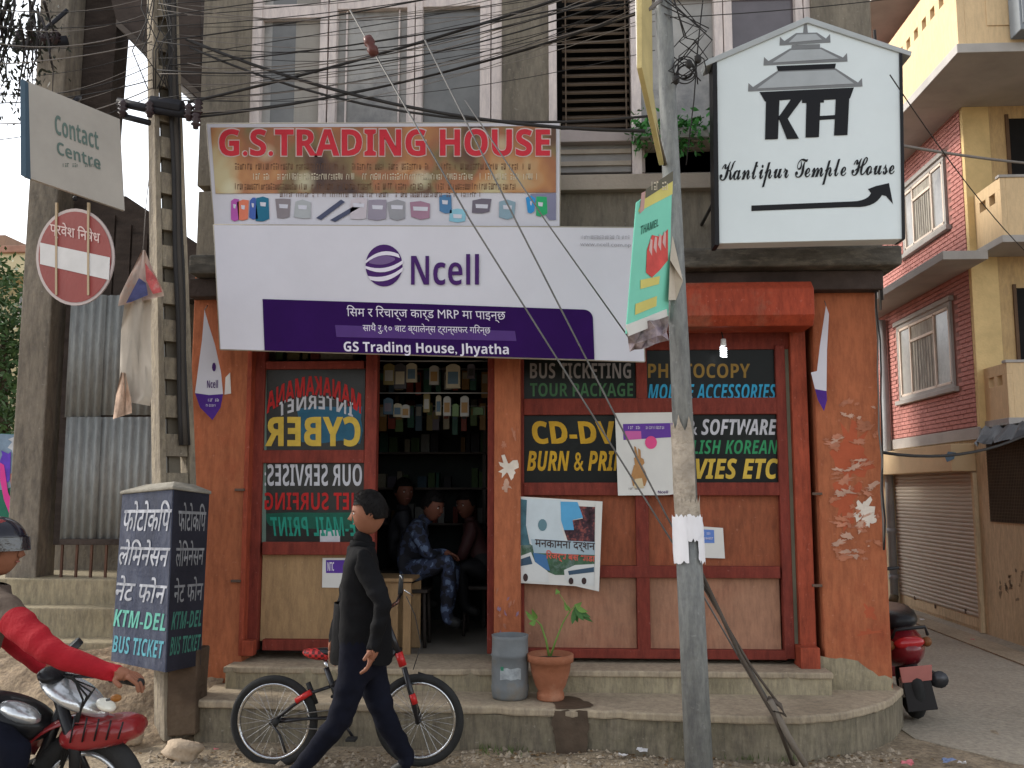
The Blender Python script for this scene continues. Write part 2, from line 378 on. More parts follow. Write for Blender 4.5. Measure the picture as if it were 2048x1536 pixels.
# left bay
bar(496, 560, 524, 1302, 'post'); bar(488, 560, 497, 1312, 'door_guide', YP - .01, .1, redbright)
B('guide_foot', redbright, shop, 484, 1282, 506, 1312, YP - .03, .08)
bar(728, 560, 752, 1290, 'post'); bar(524, 900, 728, 926, 'rail', YF - .035); bar(524, 1084, 728, 1110, 'rail', YF - .035)
bar(524, 1280, 752, 1302, 'rail', YF - .035)
bar(524, 722, 728, 738, 'rail', YF - .03)
B('panel', plyleft, shop, 522, 1108, 730, 1283, YF + .02, .03, label='pale varnished plywood panel under the left window')
# right bay
bar(975, 560, 989, 1308, 'post', YF - .02, .12)
bar(1040, 560, 1048, 1310, 'post', YF - .03); bar(1560, 690, 1580, 1318, 'post')
bar(1272, 700, 1294, 800, 'mullion', YF - .03); bar(1272, 828, 1298, 1302, 'mullion', YF - .032)
bar(1047, 796, 1561, 829, 'rail', YF - .036); bar(1047, 965, 1561, 991, 'rail', YF - .036); bar(1047, 1132, 1561, 1156, 'rail', YF - .036)
bar(1047, 1299, 1575, 1318, 'rail', YF - .036)
B('shutter_channel', M('channel_grey', (.22, .22, .16), .6, .2, 4, .1), shop, 1579, 690, 1591, 1322, YF - .01, .05)
bar(1590, 655, 1622, 1300, 'door_guide', YF - .07, .16, redbright)
B('guide_foot', redbright, shop, 1602, 1296, 1641, 1340, YP - .06, .2)
for x0, x1 in ((1047, 1273), (1297, 1561)):
    B('panel', woodup, shop, x0, 989, x1, 1133, YF + .015, .03)
    B('panel', woodlow, shop, x0, 1155, x1, 1300, YF + .015, .03)
# roller shutter housing and lintel
hb = thing
m = MB(); ya, yb = 6.30, YP + .02
z0, z1 = at(1500, 650, ya).z, at(1500, 560, ya).z
x0, x1 = at(1290, 600, ya).x, at(1629, 600, ya).x
prof = [(yb, z1), (ya + .06, z1), (ya, z1 - .06), (ya, z0 + .07), (ya + .05, z0), (yb, z0)]
m.prism([V((x0, a, b)) for a, b in prof], (x1 - x0, 0, 0)); m.build('shutter_housing', rustmetal, shop, bevel=.008)
MB().box((x0 - 2.6, ya + .12, z0 + .05), (x0, yb, z1)).build('shutter_housing', rustmetal, shop, bevel=.008)
B('lintel', redpaint, shop, 1048, 655, 1592, 700, YF - .02, .1)
# bulb over the right window
bulb = thing('light_bulb', 'small white spiral bulb hanging under the red shutter housing', 'light bulb', at(1447, 712, 6.5))
ps = []
for k in range(40):
    a = k * .75; c = at(1447, 705, 6.5); ps.append(c + V((math.cos(a) * .02, math.sin(a) * .02, -.03 + k * .0018)))
em = bpy.data.materials.new('bulb_glass'); em.use_nodes = True; b_ = em.node_tree.nodes['Principled BSDF']
b_.inputs['Base Color'].default_value = (.9, .9, .9, 1); b_.inputs['Emission Color'].default_value = (.9, .95, 1, 1); b_.inputs['Emission Strength'].default_value = 1.6
MB().tube(ps, .0055, 6).build('spiral', em, bulb)
MB().lathe(at(1447, 692, 6.5), [(0, 0.05), (.018, .05), (.02, 0), (.0, 0)], 12).build('socket', flat('socket_white', (.6, .6, .58)), bulb)
MB().tube([at(1447, 692, 6.5) + V((0, 0, .05)), V((at(1447, 660, 6.5).x, 6.6, z0 + .02))], .005, 6).build('cord', cable, bulb)

# windows of the shop front: glass with painted words
glassd = M('painted_black_glass', (.007, .009, .009), .3, .4, 2, 0, stain=(.02, .026, .022), samt=.6, spec=.15)
glasst = M('dusty_shop_glass', (.022, .022, .021), .25, .5, 3, .0, stain=(.05, .03, .026), samt=.7, spec=.22)
Yg = YF - .005; pg = PY(Yg)
yel = M('letter_yellow', (.58, .40, .06), .5, .15, 12, 0); whi = M('letter_white', (.50, .50, .54), .5, .15, 12, 0)
redl = M('letter_red', (.42, .015, .015), .5, .2, 12, 0); grn = M('letter_green', (.03, .25, .10), .5, .2, 12, 0)
teal = M('letter_teal', (.02, .26, .19), .5, .2, 12, 0); blu = M('letter_blue', (.03, .30, .50), .5, .2, 12, 0)
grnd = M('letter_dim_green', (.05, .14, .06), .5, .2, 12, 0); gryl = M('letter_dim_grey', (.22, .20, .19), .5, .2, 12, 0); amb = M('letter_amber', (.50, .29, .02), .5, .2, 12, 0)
def pane(x0, y0, x1, y1, mat, label):
    return B('window_pane', mat, shop, x0, y0, x1, y1, Yg, .012, 0, label)
w1 = pane(523, 737, 729, 902, glasst, 'upper left pane with CYBER painted backwards')
w2 = pane(523, 925, 729, 1086, glasst, 'lower left pane with services painted backwards')
edgeg = M('glass_edge_green', (.13, .19, .16), .3, .1)
decal([(524, 738), (533, 738), (533, 901), (524, 901)], pg, .002, 'glass_edge', edgeg, w1); decal([(524, 926), (532, 926), (532, 1084), (524, 1084)], pg, .002, 'glass_edge', edgeg, w2)
patchb = M('painted_blue_patch', (.02, .10, .17), .5, .2, 10, 0)
decal(blob([(590, 815), (722, 815), (722, 885), (600, 880)], 3, 5), pg, .002, 'painted_patch', patchb, w1)
write(w1, 'MANAKAMANA', (533, 752, 722, 792), pg, redl, .004, 'bold', .012, True, arc=36)
write(w1, 'INTERNET', (556, 790, 706, 818), pg, whi, .004, 'bold', 0, True, arc=16)
write(w1, 'CYBER', (530, 833, 721, 893), pg, yel, .006, 'bold', .015, True)
write(w2, 'OUR SERVISES:', (529, 928, 724, 972), pg, whi, .004, 'bold', 0, True)
write(w2, 'NET SURFING', (529, 985, 722, 1020), pg, redl, .004, 'bold', 0, True)
decal(blob([(525, 1026), (700, 1026), (720, 1045), (700, 1058), (540, 1054)], 3, 3), pg, .0015, 'painted_patch', M('painted_green_patch', (.01, .09, .06), .5, .2, 10, 0), w2)
write(w2, 'E-MAIL PRINT', (540, 1034, 712, 1072), pg, teal, .004, 'ital', 0, True)
decal([(640, 1060), (680, 1060), (680, 1084), (640, 1084)], pg, .003, 'paper_label', whi, w2)
w3 = pane(1046, 700, 1274, 798, glassd, 'dim top pane with bus ticketing painted on it')
w4 = pane(1292, 700, 1562, 798, glassd, 'top pane with blue words about accessories')
w5 = pane(1046, 827, 1274, 967, glassd, 'black pane with yellow words about discs and printing')
w6 = pane(1296, 827, 1562, 967, glassd, 'black pane with words in white, green and yellow')
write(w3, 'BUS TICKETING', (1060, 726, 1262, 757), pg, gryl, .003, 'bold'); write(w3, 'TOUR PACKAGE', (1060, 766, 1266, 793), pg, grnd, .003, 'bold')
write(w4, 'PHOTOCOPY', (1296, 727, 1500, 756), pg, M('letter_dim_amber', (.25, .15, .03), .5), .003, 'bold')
write(w4, 'MOBILE ACCESSORIES', (1296, 768, 1552, 799), pg, blu, .003, 'ital')
write(w5, 'CD-DVD', (1064, 842, 1268, 888), pg, amb, .003, 'bold', .02, shear=-.03); write(w5, 'BURN & PRINT', (1054, 902, 1270, 942), pg, amb, .003, 'ital', .01)
write(w6, '& SOFTWARE', (1376, 838, 1554, 870), pg, whi, .003, 'ital', .008); write(w6, 'ENGLISH KOREAN', (1330, 880, 1556, 908), pg, grn, .003, 'ital')
write(w6, 'MOVIES ETC.', (1322, 917, 1562, 958), pg, yel, .003, 'ital', .012)

# peeled patches on the piers
peel = M('bare_plaster_patch', (.50, .31, .23), .9, .25, 8, .2); scuff = M('scuffed_pink', (.44, .185, .115), .9, .3, 8, .2)
pp = PY(YP); PN = [0]
def patch(px, py, rx, ry, seed, mat=peel, off=.002):
    rnd = random.Random(seed); n = 22; pts = []; th = rnd.uniform(-.5, .5)
    for i in range(n):
        a = 2 * math.pi * i / n; k = rnd.uniform(.35, 1.15); u, v = rx * k * math.cos(a), ry * k * math.sin(a)
        pts.append((px + u * math.cos(th) - v * math.sin(th), py + u * math.sin(th) + v * math.cos(th)))
    PN[0] += 1; m = MB(); o_ = off + PN[0] * .00006 if off > .0015 else off; m.add([pp.hit(px, py, o_)] + [pp.hit(x, y, o_) for x, y in pts], [(0, 1 + (i + 1) % n, 1 + i) for i in range(n)])
    return m.build('peeled_patch', mat, shop, norm=False)
patch(1016, 936, 22, 26, 1, M('bare_white_plaster', (.68, .60, .52), .9, .15, 8, .2)); patch(1013, 972, 11, 14, 2); patch(1008, 890, 6, 9, 3, scuff); patch(1028, 868, 5, 14, 4, scuff)
patch(1727, 1018, 24, 28, 5, MATS['bare_white_plaster']); patch(1738, 1040, 15, 18, 6, MATS['bare_white_plaster']); patch(1700, 1032, 16, 7, 7, scuff); patch(1690, 960, 22, 12, 8, scuff)
pale2 = M('scuffed_rose', (.42, .165, .095), .9, .25, 10, .2)
for k in range(80):
    rnd = random.Random(100 + k); bx_ = rnd.gauss(1705, 26); by_ = rnd.uniform(800, 1120)
    patch(min(max(bx_, 1652), 1756), by_, rnd.uniform(3, 20), rnd.uniform(1.5, 8), 200 + k, (pale2, scuff, pale2, peel)[k % 4] if k % 9 else peel, .0025)
for k in range(12):
    rnd = random.Random(300 + k); patch(rnd.uniform(992, 1036), rnd.uniform(1180, 1270), rnd.uniform(1, 5), rnd.uniform(3, 10), 320 + k, scuff if k % 2 else M('violet_scuff', (.25, .16, .22), .9), .0025)
redp = M('fresh_red_paint', (.42, .095, .042), .7, .15, 4)
patch(1705, 900, 46, 70, 41, redp, .0006); patch(1690, 1000, 40, 60, 42, redp, .0009); patch(1740, 1225, 12, 22, 43, redp, .0006); patch(1738, 1265, 26, 8, 44, redp, .0009)
decal(blob([(1640, 1310), (1700, 1318), (1750, 1345), (1786, 1362), (1790, 1398), (1640, 1398)], 4, 4, 5), pp, .0015, 'peeled_patch', stepc, shop)
for (x, y) in ((478, 980), (470, 1163), (1635, 988), (1635, 1172)):
    B('hinge_pin', M('rusty_iron', (.12, .08, .06), .8, .3), shop, x - 9, y - 3, x + 10, y + 2, YP - .03, .03, .002)

# ------------------------------------------------------------------ upper storey
YU = 6.75; pu = PY(YU)
ux0, ux1 = at(400, 300, YU).x, at(1746, 100, YU).x
def uz(y, x=1000): return at(x, y, YU).z
def ubox(name, mat, x0, y0, x1, y1, Y=YU, t=.25, bevel=.006, parent=None): return B(name, mat, parent or shop, x0, y0, x1, y1, Y, t, bevel)
TOP = -130
MB().box((ux0, YU, slz1 - .02), (ux1, YU + .22, uz(372))).build('upper_wall', plaster, shop, bevel=.01)
ubox('upper_wall', plaster, 404, TOP, 500, 371)
ubox('upper_wall', plaster, 1004, TOP, 1098, 371)
ubox('upper_wall', plaster, 1626, TOP, 1746, 371)
ubox('upper_wall', plaster, 500, 268, 1004, 371, YU + .001)
MB().box((ux0 - .12, YU - .25, uz(TOP)), (ux1 + .15, 13.7, uz(TOP) + .15)).build('roof_slab', slabm, shop)  # unseen roof and upper walls reach back far enough to shade the alley
MB().box((ux0 + .01, YU + .22, slz1), (ux0 + .2, 13.6, uz(TOP))).build('side_wall', plaster, shop)
MB().box((ux1 - .2, YU + .22, slz1), (ux1 - .01, 13.6, uz(TOP))).build('side_wall', plaster, shop)
MB().box((ux0 + .2, 9.2, slz1), (ux1 - .2, 9.3, uz(TOP))).build('back_wall', dark, shop)
ubox('sill_band', M('pale_sill', (.36, .31, .26), .85, .2, 3, .2, stain=(.18, .15, .12), samt=.4), 1118, 345, 1640, 376, YU - .08, .3)
ubox('sill_band', MATS['pale_sill'], 490, 258, 1118, 268, YU - .05, .25)
up_glass = M('hazy_window_glass', (.34, .33, .31), .25, .3, 1.6, 0, stain=(.09, .09, .10), samt=.8, sscale=1.3, spec=.5)
up_glass2 = M('hazy_dark_glass', (.13, .13, .125), .25, .4, 1.5, 0, spec=.8)
curtain = M('pale_curtain', (.33, .31, .28), .9, .15, 4, .1, stretch=8)
def window(name, x0, x1, y0, y1, posts, panes, rails=()):
    """posts: list of (x0,x1); panes: list of (x0,x1,mat)"""
    f = MB()
    for a, b in posts: pbox(f, a, y0, b, y1, YU + .03, .1)
    for a, b in rails: pbox(f, x0, a, x1, b, YU + .045, .07)
    o = f.build(name, frameW, shop, bevel=.004)
    for a, b, mt in panes: pbox(MB(), a, y0, b, y1, YU + .1, .012).build('window_pane', mt, o)
    return o
window('window', 500, 673, TOP, 262, [(500, 523), (640, 655), (658, 673)], [(523, 545, up_glass), (545, 592, up_glass2), (592, 640, curtain)], [(8, 36)])
window('window', 673, 1004, TOP, 262, [(814, 829), (831, 845), (960, 981), (983, 1004)], [(673, 814, up_glass), (845, 960, up_glass2)], [(-6, 14)])
for x in (692, 797): pbox(MB(), x, TOP, x + 3, 262, YU + .075, .02).build('glazing_bar', frameW, shop)
# louvred window
lv = pbox(pbox(MB(), 1097, TOP, 1113, 262, YU - .03, .2), 1262, TOP, 1281, 362, YU - .03, .2).build('louvre_frame', frameW, shop, bevel=.004)
louv = M('louvre_timber', (.115, .085, .062), .75, .25, 4, .1)
lbox = unit_box(louv, 'louvre_slat')
pbox(MB(), 1113, -60, 1262, 262, YU + .2, .02).build('louvre_back', dark, lv)
xa, xb = at(1124, 100, YU).x, at(1258, 100, YU).x
k = 0; y = -12
while y < 254:
    piece('slat', lbox, lv, ((xa + xb) / 2, YU + .09, uz(y, 1190)), (xb - xa, .09, .014), (R(35), 0, 0)); y += 16.9
for x in (1130, 1250): pbox(MB(), x, -20, x + 2.5, 262, YU + .02, .02).build('louvre_rod', louv, lv)
ubox('sill', M('lilac_grey_sill', (.36, .31, .30), .8, .15, 3, .1), 1112, 258, 1264, 283, YU - .05, .2)
ubox('lower_panel', M('grey_lower_panel', (.27, .26, .255), .5, .2, 3, .05), 1114, 284, 1263, 345, YU + .03, .05)
for a in (298, 322): ubox('panel_rail', MATS['pale_sill'], 1114, a, 1263, a + 9, YU + .01, .03, .002)
window('window', 1281, 1626, TOP, 345, [(1430, 1447), (1449, 1466), (1594, 1609), (1611, 1626)],
       [(1281, 1430, up_glass), (1466, 1594, M('purplish_dark_glass', (.10, .085, .095), .13, .3, 2, 0, spec=.8))], [(-40, -10)])
window('window', 1281, 1430, 282, 345, [(1281, 1290), (1345, 1352)], [(1290, 1345, up_glass2), (1352, 1430, M('grey_box_pane', (.2, .19, .2), .4))])
ubox('window_ledge', MATS['pale_sill'], 1281, 268, 1430, 283, YU - .12, .3)

# ------------------------------------------------------------------ plants on the upper ledge
def leaf_cluster(m, c, ext, n, ls, seed, droop=0.4):
    rnd = random.Random(seed)
    for _ in range(n):
        p = V(c) + V((rnd.gauss(0, 1) * ext[0], rnd.gauss(0, 1) * ext[1], rnd.gauss(0, 1) * ext[2]))
        d = V((rnd.uniform(-1, 1), rnd.uniform(-1, 1), rnd.uniform(-1, .5) - droop)).normalized(); s = d.orthogonal().normalized()
        s = (Matrix.Rotation(rnd.uniform(0, 6.28), 3, d) @ s); l = ls * rnd.uniform(.6, 1.3)
        m.add([p, p + d * l * .5 + s * l * .22, p + d * l, p + d * l * .5 - s * l * .22], [(0, 1, 2, 3)])
leafg = M('leaf_green', (.05, .19, .045), .6, .45, 9, 0); leafd = M('leaf_dark', (.065, .12, .042), .6, .5, 5, 0)
for px, sx, seed, lab in ((1362, .16, 1, 'trailing green plant in a grey tub on the ledge behind the steel pole'), (1283, .05, 2, 'small green plant on the ledge beside the louvred window')):
    base = at(px, 275, YU - .1)
    pt = thing('ledge_plant', lab, 'plant', base)
    m = MB(); leaf_cluster(m, base + V((0, -.03, .04)), (sx * .75, .05, .055), 620 if sx > .1 else 170, .06, seed, .2); m.build('foliage', leafg, pt, norm=False)
    MB().box((base.x - sx * 1.2, YU - .18, base.z - .03), (base.x + sx * 1.2, YU - .02, base.z + .05)).build('planter', flat('grey_tub', (.3, .3, .28)), pt, bevel=.006)

# ================================================================== INSIDE THE SHOP
shelf = thing('shop_shelves', 'dark shelf unit at the back of the shop, seen through the doorway', 'shelf', (at(860, 1000, 8.6).x, 8.7, SZ))
sxa, sxb = at(700, 900, 8.6).x, at(1240, 900, 8.6).x
shm = M('shelf_board', (.05, .04, .035), .6, .3)
shelf_z = [at(860, y, 8.6).z for y in (835, 905, 975, 1045, 775, 725)]
for z in shelf_z: MB().box((sxa, 8.45, z - .02), (sxb, 8.85, z)).build('shelf_board', shm, shelf, bevel=.003)
for x in (sxa, (sxa + sxb) / 2, sxb - .03): MB().box((x, 8.45, SZ), (x + .03, 8.87, max(shelf_z) + .3)).build('upright', shm, shelf)
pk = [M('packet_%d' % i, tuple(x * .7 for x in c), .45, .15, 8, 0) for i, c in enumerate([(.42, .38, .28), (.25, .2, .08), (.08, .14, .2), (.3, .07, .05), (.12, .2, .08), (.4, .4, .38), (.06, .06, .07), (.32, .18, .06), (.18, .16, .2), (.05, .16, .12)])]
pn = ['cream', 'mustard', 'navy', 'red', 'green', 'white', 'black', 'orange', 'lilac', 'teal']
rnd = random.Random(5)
pk_shaded = [M('shelf_%s' % pn[i], tuple(x * .3 for x in c), .6, .25, 8, 0, spec=.1) for i, c in enumerate([(.42, .38, .28), (.25, .2, .08), (.08, .14, .2), (.3, .07, .05), (.12, .2, .08), (.4, .4, .38), (.06, .06, .07), (.32, .18, .06), (.18, .16, .2), (.05, .16, .12)])]  # same packet colours darkened, painting in the dimness of the shop interior
ubs = [unit_box(p, 'packet') for p in pk_shaded]
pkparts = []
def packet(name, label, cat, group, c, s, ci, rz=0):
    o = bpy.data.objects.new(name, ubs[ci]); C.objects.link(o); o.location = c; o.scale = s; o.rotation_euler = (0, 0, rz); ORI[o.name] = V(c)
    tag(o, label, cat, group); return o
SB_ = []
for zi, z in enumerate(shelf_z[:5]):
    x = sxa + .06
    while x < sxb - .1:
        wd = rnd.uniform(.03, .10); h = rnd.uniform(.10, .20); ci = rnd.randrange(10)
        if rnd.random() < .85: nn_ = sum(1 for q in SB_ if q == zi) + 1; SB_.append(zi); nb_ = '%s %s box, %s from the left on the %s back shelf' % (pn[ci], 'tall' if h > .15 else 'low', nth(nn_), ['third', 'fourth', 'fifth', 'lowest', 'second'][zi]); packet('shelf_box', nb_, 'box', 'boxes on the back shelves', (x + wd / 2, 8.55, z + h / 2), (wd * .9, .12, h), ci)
        x += wd + .006
# goods hanging in the doorway: name by look and by neighbours
hang = [(778, 748, 24, 44, 1, 6.98, 'mustard packet hanging top left in the doorway'), (800, 752, 26, 52, 6, 6.98, 'black packet hanging beside the mustard one in the doorway'),
        (823, 745, 22, 40, 0, 6.98, 'cream card packet hanging over the doorway, third from the left'), (868, 750, 20, 40, 5, 7.1, 'white pear shaped packet hanging in the middle of the doorway'),
        (906, 752, 30, 50, 0, 6.98, 'large cream packet hanging top right in the doorway'), (942, 742, 16, 30, 8, 7.2, 'lilac packet hanging at the dark right end of the doorway'),
        (776, 812, 20, 34, 2, 7.05, 'navy packet in the lower hanging row, left end'), (795, 820, 18, 28, 0, 7.05, 'cream packet below the black one in the hanging row'),
        (811, 822, 17, 27, 5, 7.05, 'white packet in the lower hanging row'), (853, 805, 14, 40, 1, 7.15, 'narrow mustard packet in the lower hanging row'),
        (877, 810, 12, 42, 0, 7.15, 'narrow cream packet in the lower hanging row'), (894, 812, 16, 40, 5, 7.1, 'pale packet with dark print in the lower row, under the large cream one'),
        (911, 820, 14, 26, 4, 7.1, 'green packet in the lower hanging row'), (929, 812, 18, 42, 5, 7.1, 'white packet at the right of the lower hanging row'), (956, 822, 22, 16, 4, 7.2, 'wide green packet low at the right of the doorway')]
rail = thing('hanging_rail', 'thin metal rails across the doorway that goods hang from', 'rail', at(860, 722, 7.0))
for yy, Y in ((722, 6.98), (786, 7.05), (786, 7.2), (722, 7.2)): MB().tube([at(745, yy, Y), at(990, yy, Y)], .005, 6).build('rod', flat('rod_steel', (.3, .3, .3), .4), rail)
for i, (px, py, wp, hp, ci, Y, lab) in enumerate(hang):
    k = 1850 / Y; c = at(px, py, Y)
    o = thing('hanging_packet', lab, 'packet', c - V((0, 0, hp / k / 2)), 'goods hanging in the doorway')
    ww, hh = wp / k / 2, hp / k / 2
    MB().prism([c + V((-ww, 0, -hh)), c + V((ww, 0, -hh)), c + V((ww * .96, 0, hh * .8)), c + V((ww * .3, 0, hh)), c + V((-ww * .3, 0, hh)), c + V((-ww * .96, 0, hh * .8))], (0, .03, 0)).build('card', pk[ci], o, bevel=.004)
    q = PY(Y); MB().add([c + V((a * ww * .7, -.002, b * hh * .5 - hh * .15)) for a, b in ((-1, -1), (1, -1), (1, 1), (-1, 1))], [(0, 1, 2, 3)]).build('printed_label', pk[(ci * 3 + 2) % 10], o, norm=False)
ordw = ['first', 'second', 'third', 'fourth', 'fifth', 'sixth', 'seventh', 'eighth', 'ninth', 'tenth', 'eleventh', 'last']
for ri, (py0, Yr) in enumerate(((764, 7.6), (838, 7.9))):
    for k in range(12):
        rn = random.Random(ri * 50 + k); ci = rn.randrange(10); c = at(764 + k * 18.5 + rn.uniform(-3, 3), py0 + rn.uniform(-8, 8), Yr); hh = rn.uniform(.07, .12); ww = rn.uniform(.022, .036)
        o = thing('hanging_packet', '%s %s card of goods, %s from the left in the %s rear hanging row' % ('long' if hh > .095 else 'short', pn[ci], ordw[k], ('upper', 'lower')[ri]), 'packet', c - V((0, 0, hh)), 'goods hanging behind the doorway')
        MB().box(c - V((ww, .01, hh)), c + V((ww, .01, hh))).build('card', pk[ci], o, bevel=.003)
        MB().add([c + V((a * ww * .75, -.012, b * hh * .35 + hh * .45)) for a, b in ((-1, -1), (1, -1), (1, 1), (-1, 1))], [(0, 1, 2, 3)]).build('printed_label', pk[(ci + 3) % 10], o, norm=False)
    MB().tube([at(750, py0 - 26, Yr), at(990, py0 - 26, Yr)], .004, 5).build('rod', MATS['rod_steel'], rail)
# transom goods over the left window
for i, (a, b, ci) in enumerate(((552, 566, 4), (576, 600, 1), (606, 616, 1), (622, 640, 3), (642, 706, 0))):
    z_ = at(600, 722, 6.86).z; z2 = at(600, 690, 6.86).z; xa_, xb_ = at(a, 705, 6.86).x, at(b, 705, 6.86).x
    lab = ['green carton above the backwards CYBER window', 'mustard carton next to the green one above the window', 'narrow mustard carton above the window', 'red carton above the window', 'long cream carton above the window, widest of its row'][i]
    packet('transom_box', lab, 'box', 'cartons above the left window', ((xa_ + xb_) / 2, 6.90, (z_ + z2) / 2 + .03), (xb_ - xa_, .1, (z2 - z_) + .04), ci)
B('transom_shelf', shm, shop, 524, 722, 728, 726, 6.8, .25)
# plywood counter leaf by the door
ct = thing('plywood_counter', 'pale plywood counter end standing inside the doorway', 'counter', at(790, 1290, 6.95))
za = SZ; zb = at(800, 1163, 6.95).z
MB().box((at(740, 1200, 6.95).x, 6.95, za), (at(796, 1200, 6.95).x, 6.97, zb)).build('side_panel', plyleft, ct, bevel=.003)
MB().box((at(806, 1200, 6.95).x, 6.95, za), (at(822, 1200, 6.95).x, 6.99, zb - .01)).build('post', plyleft, ct, bevel=.003)
MB().box((at(738, 1200, 6.95).x, 6.92, zb), (at(826, 1200, 6.95).x, 7.35, zb + .025)).build('counter_top', plyleft, ct, bevel=.003)
MB().box((at(738, 1200, 6.95).x, 7.33, za), (at(826, 1200, 6.95).x, 7.35, zb)).build('back_panel', plyleft, ct)

# ================================================================== BANNERS ON THE SHOP
vinylw = M('banner_vinyl_white', (.61, .60, .66), .6, .06, 1.2, .45, 2.2, spec=.15)
purple = M('banner_purple', (.026, .004, .075), .6, .12, 3, .03, 8, spec=.08)
def banner(name, label, quad, Y, mat, tilt=0.0, seed=0, amp=.004, nx=36, ny=10):
    """a sheet of vinyl, gently rippled, 4 mm thick, with its own plane for the print"""
    tl, tr, br, bl = [V(p) for p in quad]
    pl = Pl((0, Y, at(900, (tl.y + bl.y) / 2, Y).z), (0, -math.cos(tilt), math.sin(tilt)))
    root = thing(name, label, 'banner', pl.hit((bl.x + br.x) / 2, (bl.y + br.y) / 2))
    m = MB(); vs = []
    for side in (0, 1):
        for j in range(ny + 1):
            for i in range(nx + 1):
                u, v = i / nx, j / ny; p = tl.lerp(tr, u).lerp(bl.lerp(br, u), v)
                vs.append(pl.hit(p.x, p.y, -.004 - side * .004 - amp * (1 + math.sin(u * 17 + seed + v * 2) * math.cos(v * 3 + u * 5)) * .5))
    N = (nx + 1) * (ny + 1); fs = []
    for j in range(ny):
        for i in range(nx):
            a = j * (nx + 1) + i; q = (a, a + 1, a + nx + 2, a + nx + 1); fs += [q, tuple(N + k for k in reversed(q))]
    m.add(vs, fs, True); m.build('vinyl_sheet', mat, root, norm=False)
    fr = MB(); c = [pl.hit(p[0], p[1], -.016) for p in (tl, tr, br, bl)]
    for a, b in ((0, 1), (1, 2), (2, 3), (3, 0)): fr.tube([c[a], c[b]], .008, 6)
    fr.build('batten_frame', flat('batten', (.4, .36, .3)), root)
    return root, pl
# trading banner
def art_mat():
    m = bpy.data.materials.new('banner_printed_lights'); m.use_nodes = True; n = m.node_tree; b = n.nodes['Principled BSDF']; L = n.links.new
    tc = n.nodes.new('ShaderNodeTexCoord'); no = n.nodes.new('ShaderNodeTexNoise'); no.inputs['Scale'].default_value = 1.7; no.inputs['Detail'].default_value = 3
    mp = n.nodes.new('ShaderNodeMapping'); mp.inputs['Scale'].default_value = (1.3, 1, .9); L(tc.outputs['Object'], mp.inputs[0]); L(mp.outputs[0], no.inputs[0])
    rp = n.nodes.new('ShaderNodeValToRGB'); e = rp.color_ramp.elements
    e[0].position = .34; e[0].color = (.035, .012, .010, 1); e[1].position = .70; e[1].color = (.50, .42, .24, 1)
    for p, c in ((.41, (.12, .055, .025)), (.46, (.20, .14, .055)), (.51, (.32, .12, .05)), (.58, (.44, .20, .07))):
        q = e.new(p); q.color = (*c, 1)
    L(no.outputs[0], rp.inputs[0])
    vo = n.nodes.new('ShaderNodeTexVoronoi'); vo.inputs['Scale'].default_value = 2.6; L(tc.outputs['Object'], vo.inputs[0])
    r2 = n.nodes.new('ShaderNodeValToRGB'); r2.color_ramp.elements[0].position = .03; r2.color_ramp.elements[0].color = (1, 1, 1, 1); r2.color_ramp.elements[1].position = .26; r2.color_ramp.elements[1].color = (0, 0, 0, 1)
    L(vo.outputs['Distance'], r2.inputs[0]); mi = n.nodes.new('ShaderNodeMixRGB'); L(r2.outputs[0], mi.inputs[0]); L(rp.outputs[0], mi.inputs[1]); mi.inputs[2].default_value = (.62, .60, .42, 1)
    L(mi.outputs[0], b.inputs['Base Color']); b.inputs['Roughness'].default_value = .5; return m
gs, gp = banner('trading_banner', 'colourful trading house banner with big red letters, above the white and purple one', [(414, 248), (1119, 246), (1119, 452), (429, 450)], 6.34, vinylw, 0, 3)
decal([(421, 255), (1112, 252), (1112, 385), (431, 387)], gp, .000, 'printed_picture', art_mat(), gs)
write(gs, 'G.S.TRADING HOUSE', (438, 258, 1100, 312), gp, flat('print_pale_outline', (.62, .50, .48)), .002, 'bold', .035, grow=2.5)
write(gs, 'G.S.TRADING HOUSE', (438, 258, 1100, 312), gp, flat('print_red', (.58, .035, .055)), .0045, 'bold', .01)
inkd = flat('print_ink', (.05, .03, .03)); inkb = flat('print_brown_ink', (.14, .07, .04)); inkw = flat('print_cream', (.62, .55, .42))
for k, (a, b, y) in enumerate(((470, 1060, 326), (500, 1075, 346), (470, 1030, 366))):
    strokes(gs, (a, y, b, y + 13), gp, inkb if k != 1 else inkw, 118, .002, seed=k)
strokes(gs, (560, 384, 960, 394), gp, inkb, 90, .002, seed=9)
prods = [((460, 400, 478, 440), (.45, .1, .4)), ((476, 402, 496, 438), (.7, .2, .12)), ((497, 398, 514, 436), (.06, .12, .4)), ((514, 396, 538, 440), (.02, .15, .25)), ((552, 400, 582, 434), (.25, .22, .24)),
         ((590, 402, 620, 434), (.4, .42, .44)), ((700, 398, 735, 436), (.55, .5, .55)), ((738, 402, 772, 438), (.3, .27, .34)), ((776, 402, 812, 438), (.3, .3, .33)), ((820, 405, 862, 436), (.35, .2, .28)),
         ((878, 392, 902, 424), (.08, .2, .38)), ((900, 420, 930, 442), (.25, .5, .62)), ((945, 400, 982, 424), (.16, .14, .18)), ((1000, 402, 1030, 436), (.25, .36, .44)), ((1054, 394, 1070, 424), (.04, .28, .62)), ((1070, 396, 1092, 430), (.03, .38, .15))]
